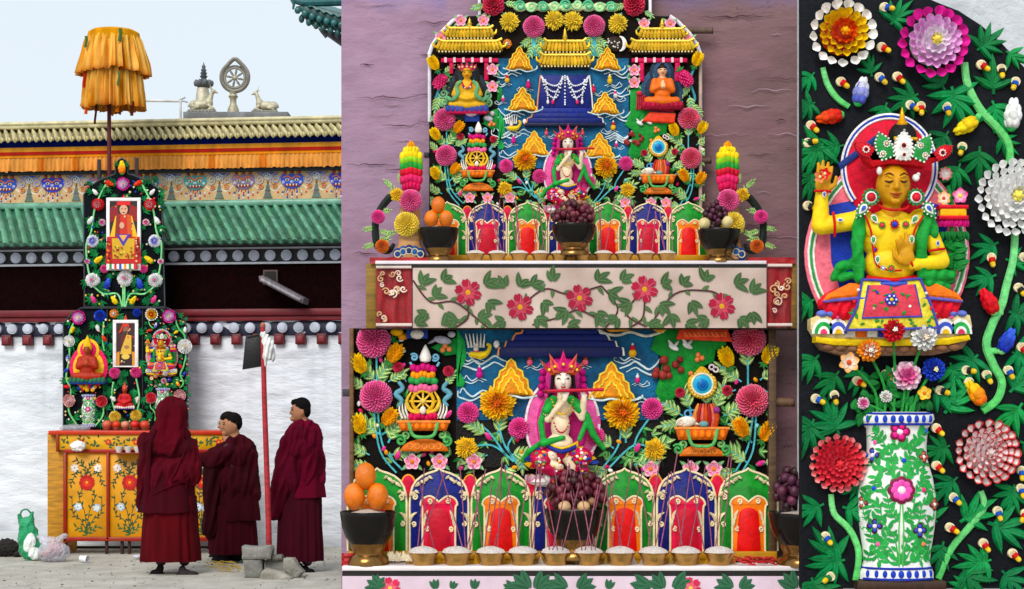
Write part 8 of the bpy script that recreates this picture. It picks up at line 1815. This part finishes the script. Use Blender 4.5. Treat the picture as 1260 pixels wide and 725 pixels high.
hand(SK3, 249, 568, 6, pi, 13, '#b08064', side=1); hand(SK3, 290, 604, 9, pi, 12, '#b08064', side=1)
m3 = blob(fm3, SK3, 1.3, 'person', 'skin', None, smooth=3, label='monk mostly hidden behind the leaning monk, only the profile peeking out', category='person'); WLOC[m3.name] = np.array(m3.location)
skirt(fm3, 283, 622, 676, 23, 26, '#2e0911', m3, seed=12, kw=.7)
blob(fm3, [('e', (284, 564, 0), (20, 23, 17), '#310810'), ('e', (284, 598, 0), (22, 34, 18), '#310810'), ('c', (273, 556, 4), 10, (254, 567, 6), 8, '#340811'), ('c', (298, 556, 0), 10, (300, 600, 0), 8, '#310810'), ('e', (284, 626, 0), (20, 12, 17), '#310810')], 1.3, 'cloak', 'cloth', m3, smooth=4, fold=fold(9, 1.3))
blob(fm3, [('e', (281, 515, 0), (10.5, 9, 10.5), '#16110f'), ('e', (285, 520, 0), (7, 9, 9), '#16110f')], 1, 'hair', 'cloth', m3, smooth=2); face_side(fm3, 275, 522, m3, -1, 4, .8); shoe(fm3, 270, 685, 18, '#1c1718', m3, mir=-1, w=4); shoe(fm3, 284, 685, 18, '#1c1718', m3, mir=-1, w=-6)

# standing monk at the wall side, in profile
f4m = Fr(.25)
SK4 = [('e', (369, 505, 0), (10.8, 15, 11), SKN), ('c', (359.5, 505, 0), 1.7, (357, 508.5, 0), 1.7, SKN), ('e', (361.5, 515, 0), (5, 4, 5), SKN), ('e', (373, 507, 9.5), (2.4, 4.2, 1.6), SKN), ('c', (372, 516, 0), 7.4, (374, 530, 0), 9, SKN), ('e', (373, 556, 0), (20, 30, 16), '#3b0819'), ('e', (370, 602, 0), (19, 26, 15), '#3b0819'), ('c', (364, 538, 10), 9, (357, 574, 12), 7.5, '#3b0819'), ('c', (357, 574, 12), 7, (346, 592, 8), 5.5, '#3b0819'), ('c', (384, 538, 4), 9, (388, 575, 2), 7, '#3b0819'), ('c', (388, 575, 2), 7, (366, 590, 8), 5.5, '#3b0819'), ('c', (363, 622, 0), 12, (362, 690, 0), 7, '#3b0819'), ('c', (376, 622, 0), 12, (378, 690, 0), 7, '#3b0819')]
hand(SK4, 346, 592, 8, pi - .6, 14, SKN, side=1); hand(SK4, 368, 590, 8, pi, 14, SKN, side=1)
m4 = blob(f4m, SK4, 1.2, 'person', 'skin', None, smooth=3, label='monk with short black hair in crimson shawl standing alone beside the red pole', category='person'); WLOC[m4.name] = np.array(m4.location)
skirt(f4m, 369, 596, 690, 26, 27.5, '#3c0b19', m4, seed=15, kw=.7)
P = [('e', (376, 540, 0), (20, 20, 18), '#560b23'), ('e', (377, 572, 0), (21, 36, 19), '#540a21'), ('e', (361, 576, 5), (21, 36, 18), '#4e0a20'), ('c', (360, 545, 8), 13, (349, 598, 9), 13, '#4b091c'), ('c', (349, 596, 9), 13, (341, 632, 7), 7, '#440819'), ('c', (386, 545, 0), 11, (390, 590, 0), 8, '#690e2e'), ('c', (368, 528, 2), 9, (358, 545, 8), 9, '#590c23'), ('e', (366, 536, 9), (14, 14, 12), '#540a21'), ('e', (370, 553, 8), (16, 18, 16), '#500920'), ('c', (376, 524, 2), 9, (364, 530, 8), 8, '#630c29')]
blob(f4m, P, 1.1, 'shawl', 'cloth', m4, smooth=4, fold=fold(7, 2.2))
P = [('e', (371.5, 499.5, 0), (11, 10.6, 11.4), '#121010'), ('e', (376, 504.5, 0), (6.6, 10, 9.8), '#121010'), ('e', (365, 495.5, 0), (7, 4.6, 8.6), '#121010')]
blob(f4m, P, .9, 'hair', 'cloth', m4, smooth=2, fold=lambda x, y, w: .8 * nz(x * .7, y * .7, w * .7) + .4 * nz(x * 1.9, y * 1.9, w * 1.9))
skirt(f4m, 374, 560, 612, 13, 26, '#5c0c24', m4, seed=41, name='shawl_hem', kw=.74, pl=8, ez=.4)
face_side(f4m, 365, 505, m4, -1, 4, .9); shoe(f4m, 372, 704, 24, '#1a1416', m4, mir=1, w=6); shoe(f4m, 366, 702, 20, '#1a1416', m4, mir=1, w=-8)
# ---------------------------------------------------------------- camera, light
cam = bpy.data.cameras.new('camera'); co = bpy.data.objects.new('camera', cam); COL.objects.link(co)
co.location = (0, CAMY, CZ); co.rotation_euler = (pi / 2, 0, 0)
cam.sensor_width = 36; cam.lens = 36 * F / 1260; cam.shift_y = (VH - 362.5) / 1260; cam.clip_end = 2000; cam.clip_start = .1
scene.camera = co
wd = bpy.data.worlds.new('World'); scene.world = wd; wd.use_nodes = True
nt = wd.node_tree; bg = nt.nodes['Background']
sky = nt.nodes.new('ShaderNodeTexSky'); sky.sky_type = 'NISHITA'; sky.sun_disc = False
SE, SA = math.radians(42), math.radians(200)
sky.sun_elevation = SE; sky.sun_rotation = SA; sky.air_density = 1.0; sky.dust_density = 4.0; sky.ozone_density = 1.5
mx = nt.nodes.new('ShaderNodeMix'); mx.data_type = 'RGBA'; mx.inputs['Factor'].default_value = .8
mx.inputs['B'].default_value = (8.3, 9.1, 9.7, 1)
nt.links.new(sky.outputs[0], mx.inputs['A']); nt.links.new(mx.outputs['Result'], bg.inputs['Color'])
bg.inputs['Strength'].default_value = .114
sl = bpy.data.lights.new('sun', 'SUN'); so = bpy.data.objects.new('sun', sl); COL.objects.link(so)
sl.energy = 2.3; sl.angle = math.radians(30); sl.color = (1, .965, .92)
d = Vector((sin(SA) * cos(SE), cos(SA) * cos(SE), sin(SE)))   # towards the sun
so.rotation_euler = d.to_track_quat('Z', 'Y').to_euler(); so.location = d * 30
scene.view_settings.view_transform = 'Standard'; scene.view_settings.look = 'None'; scene.view_settings.exposure = 0
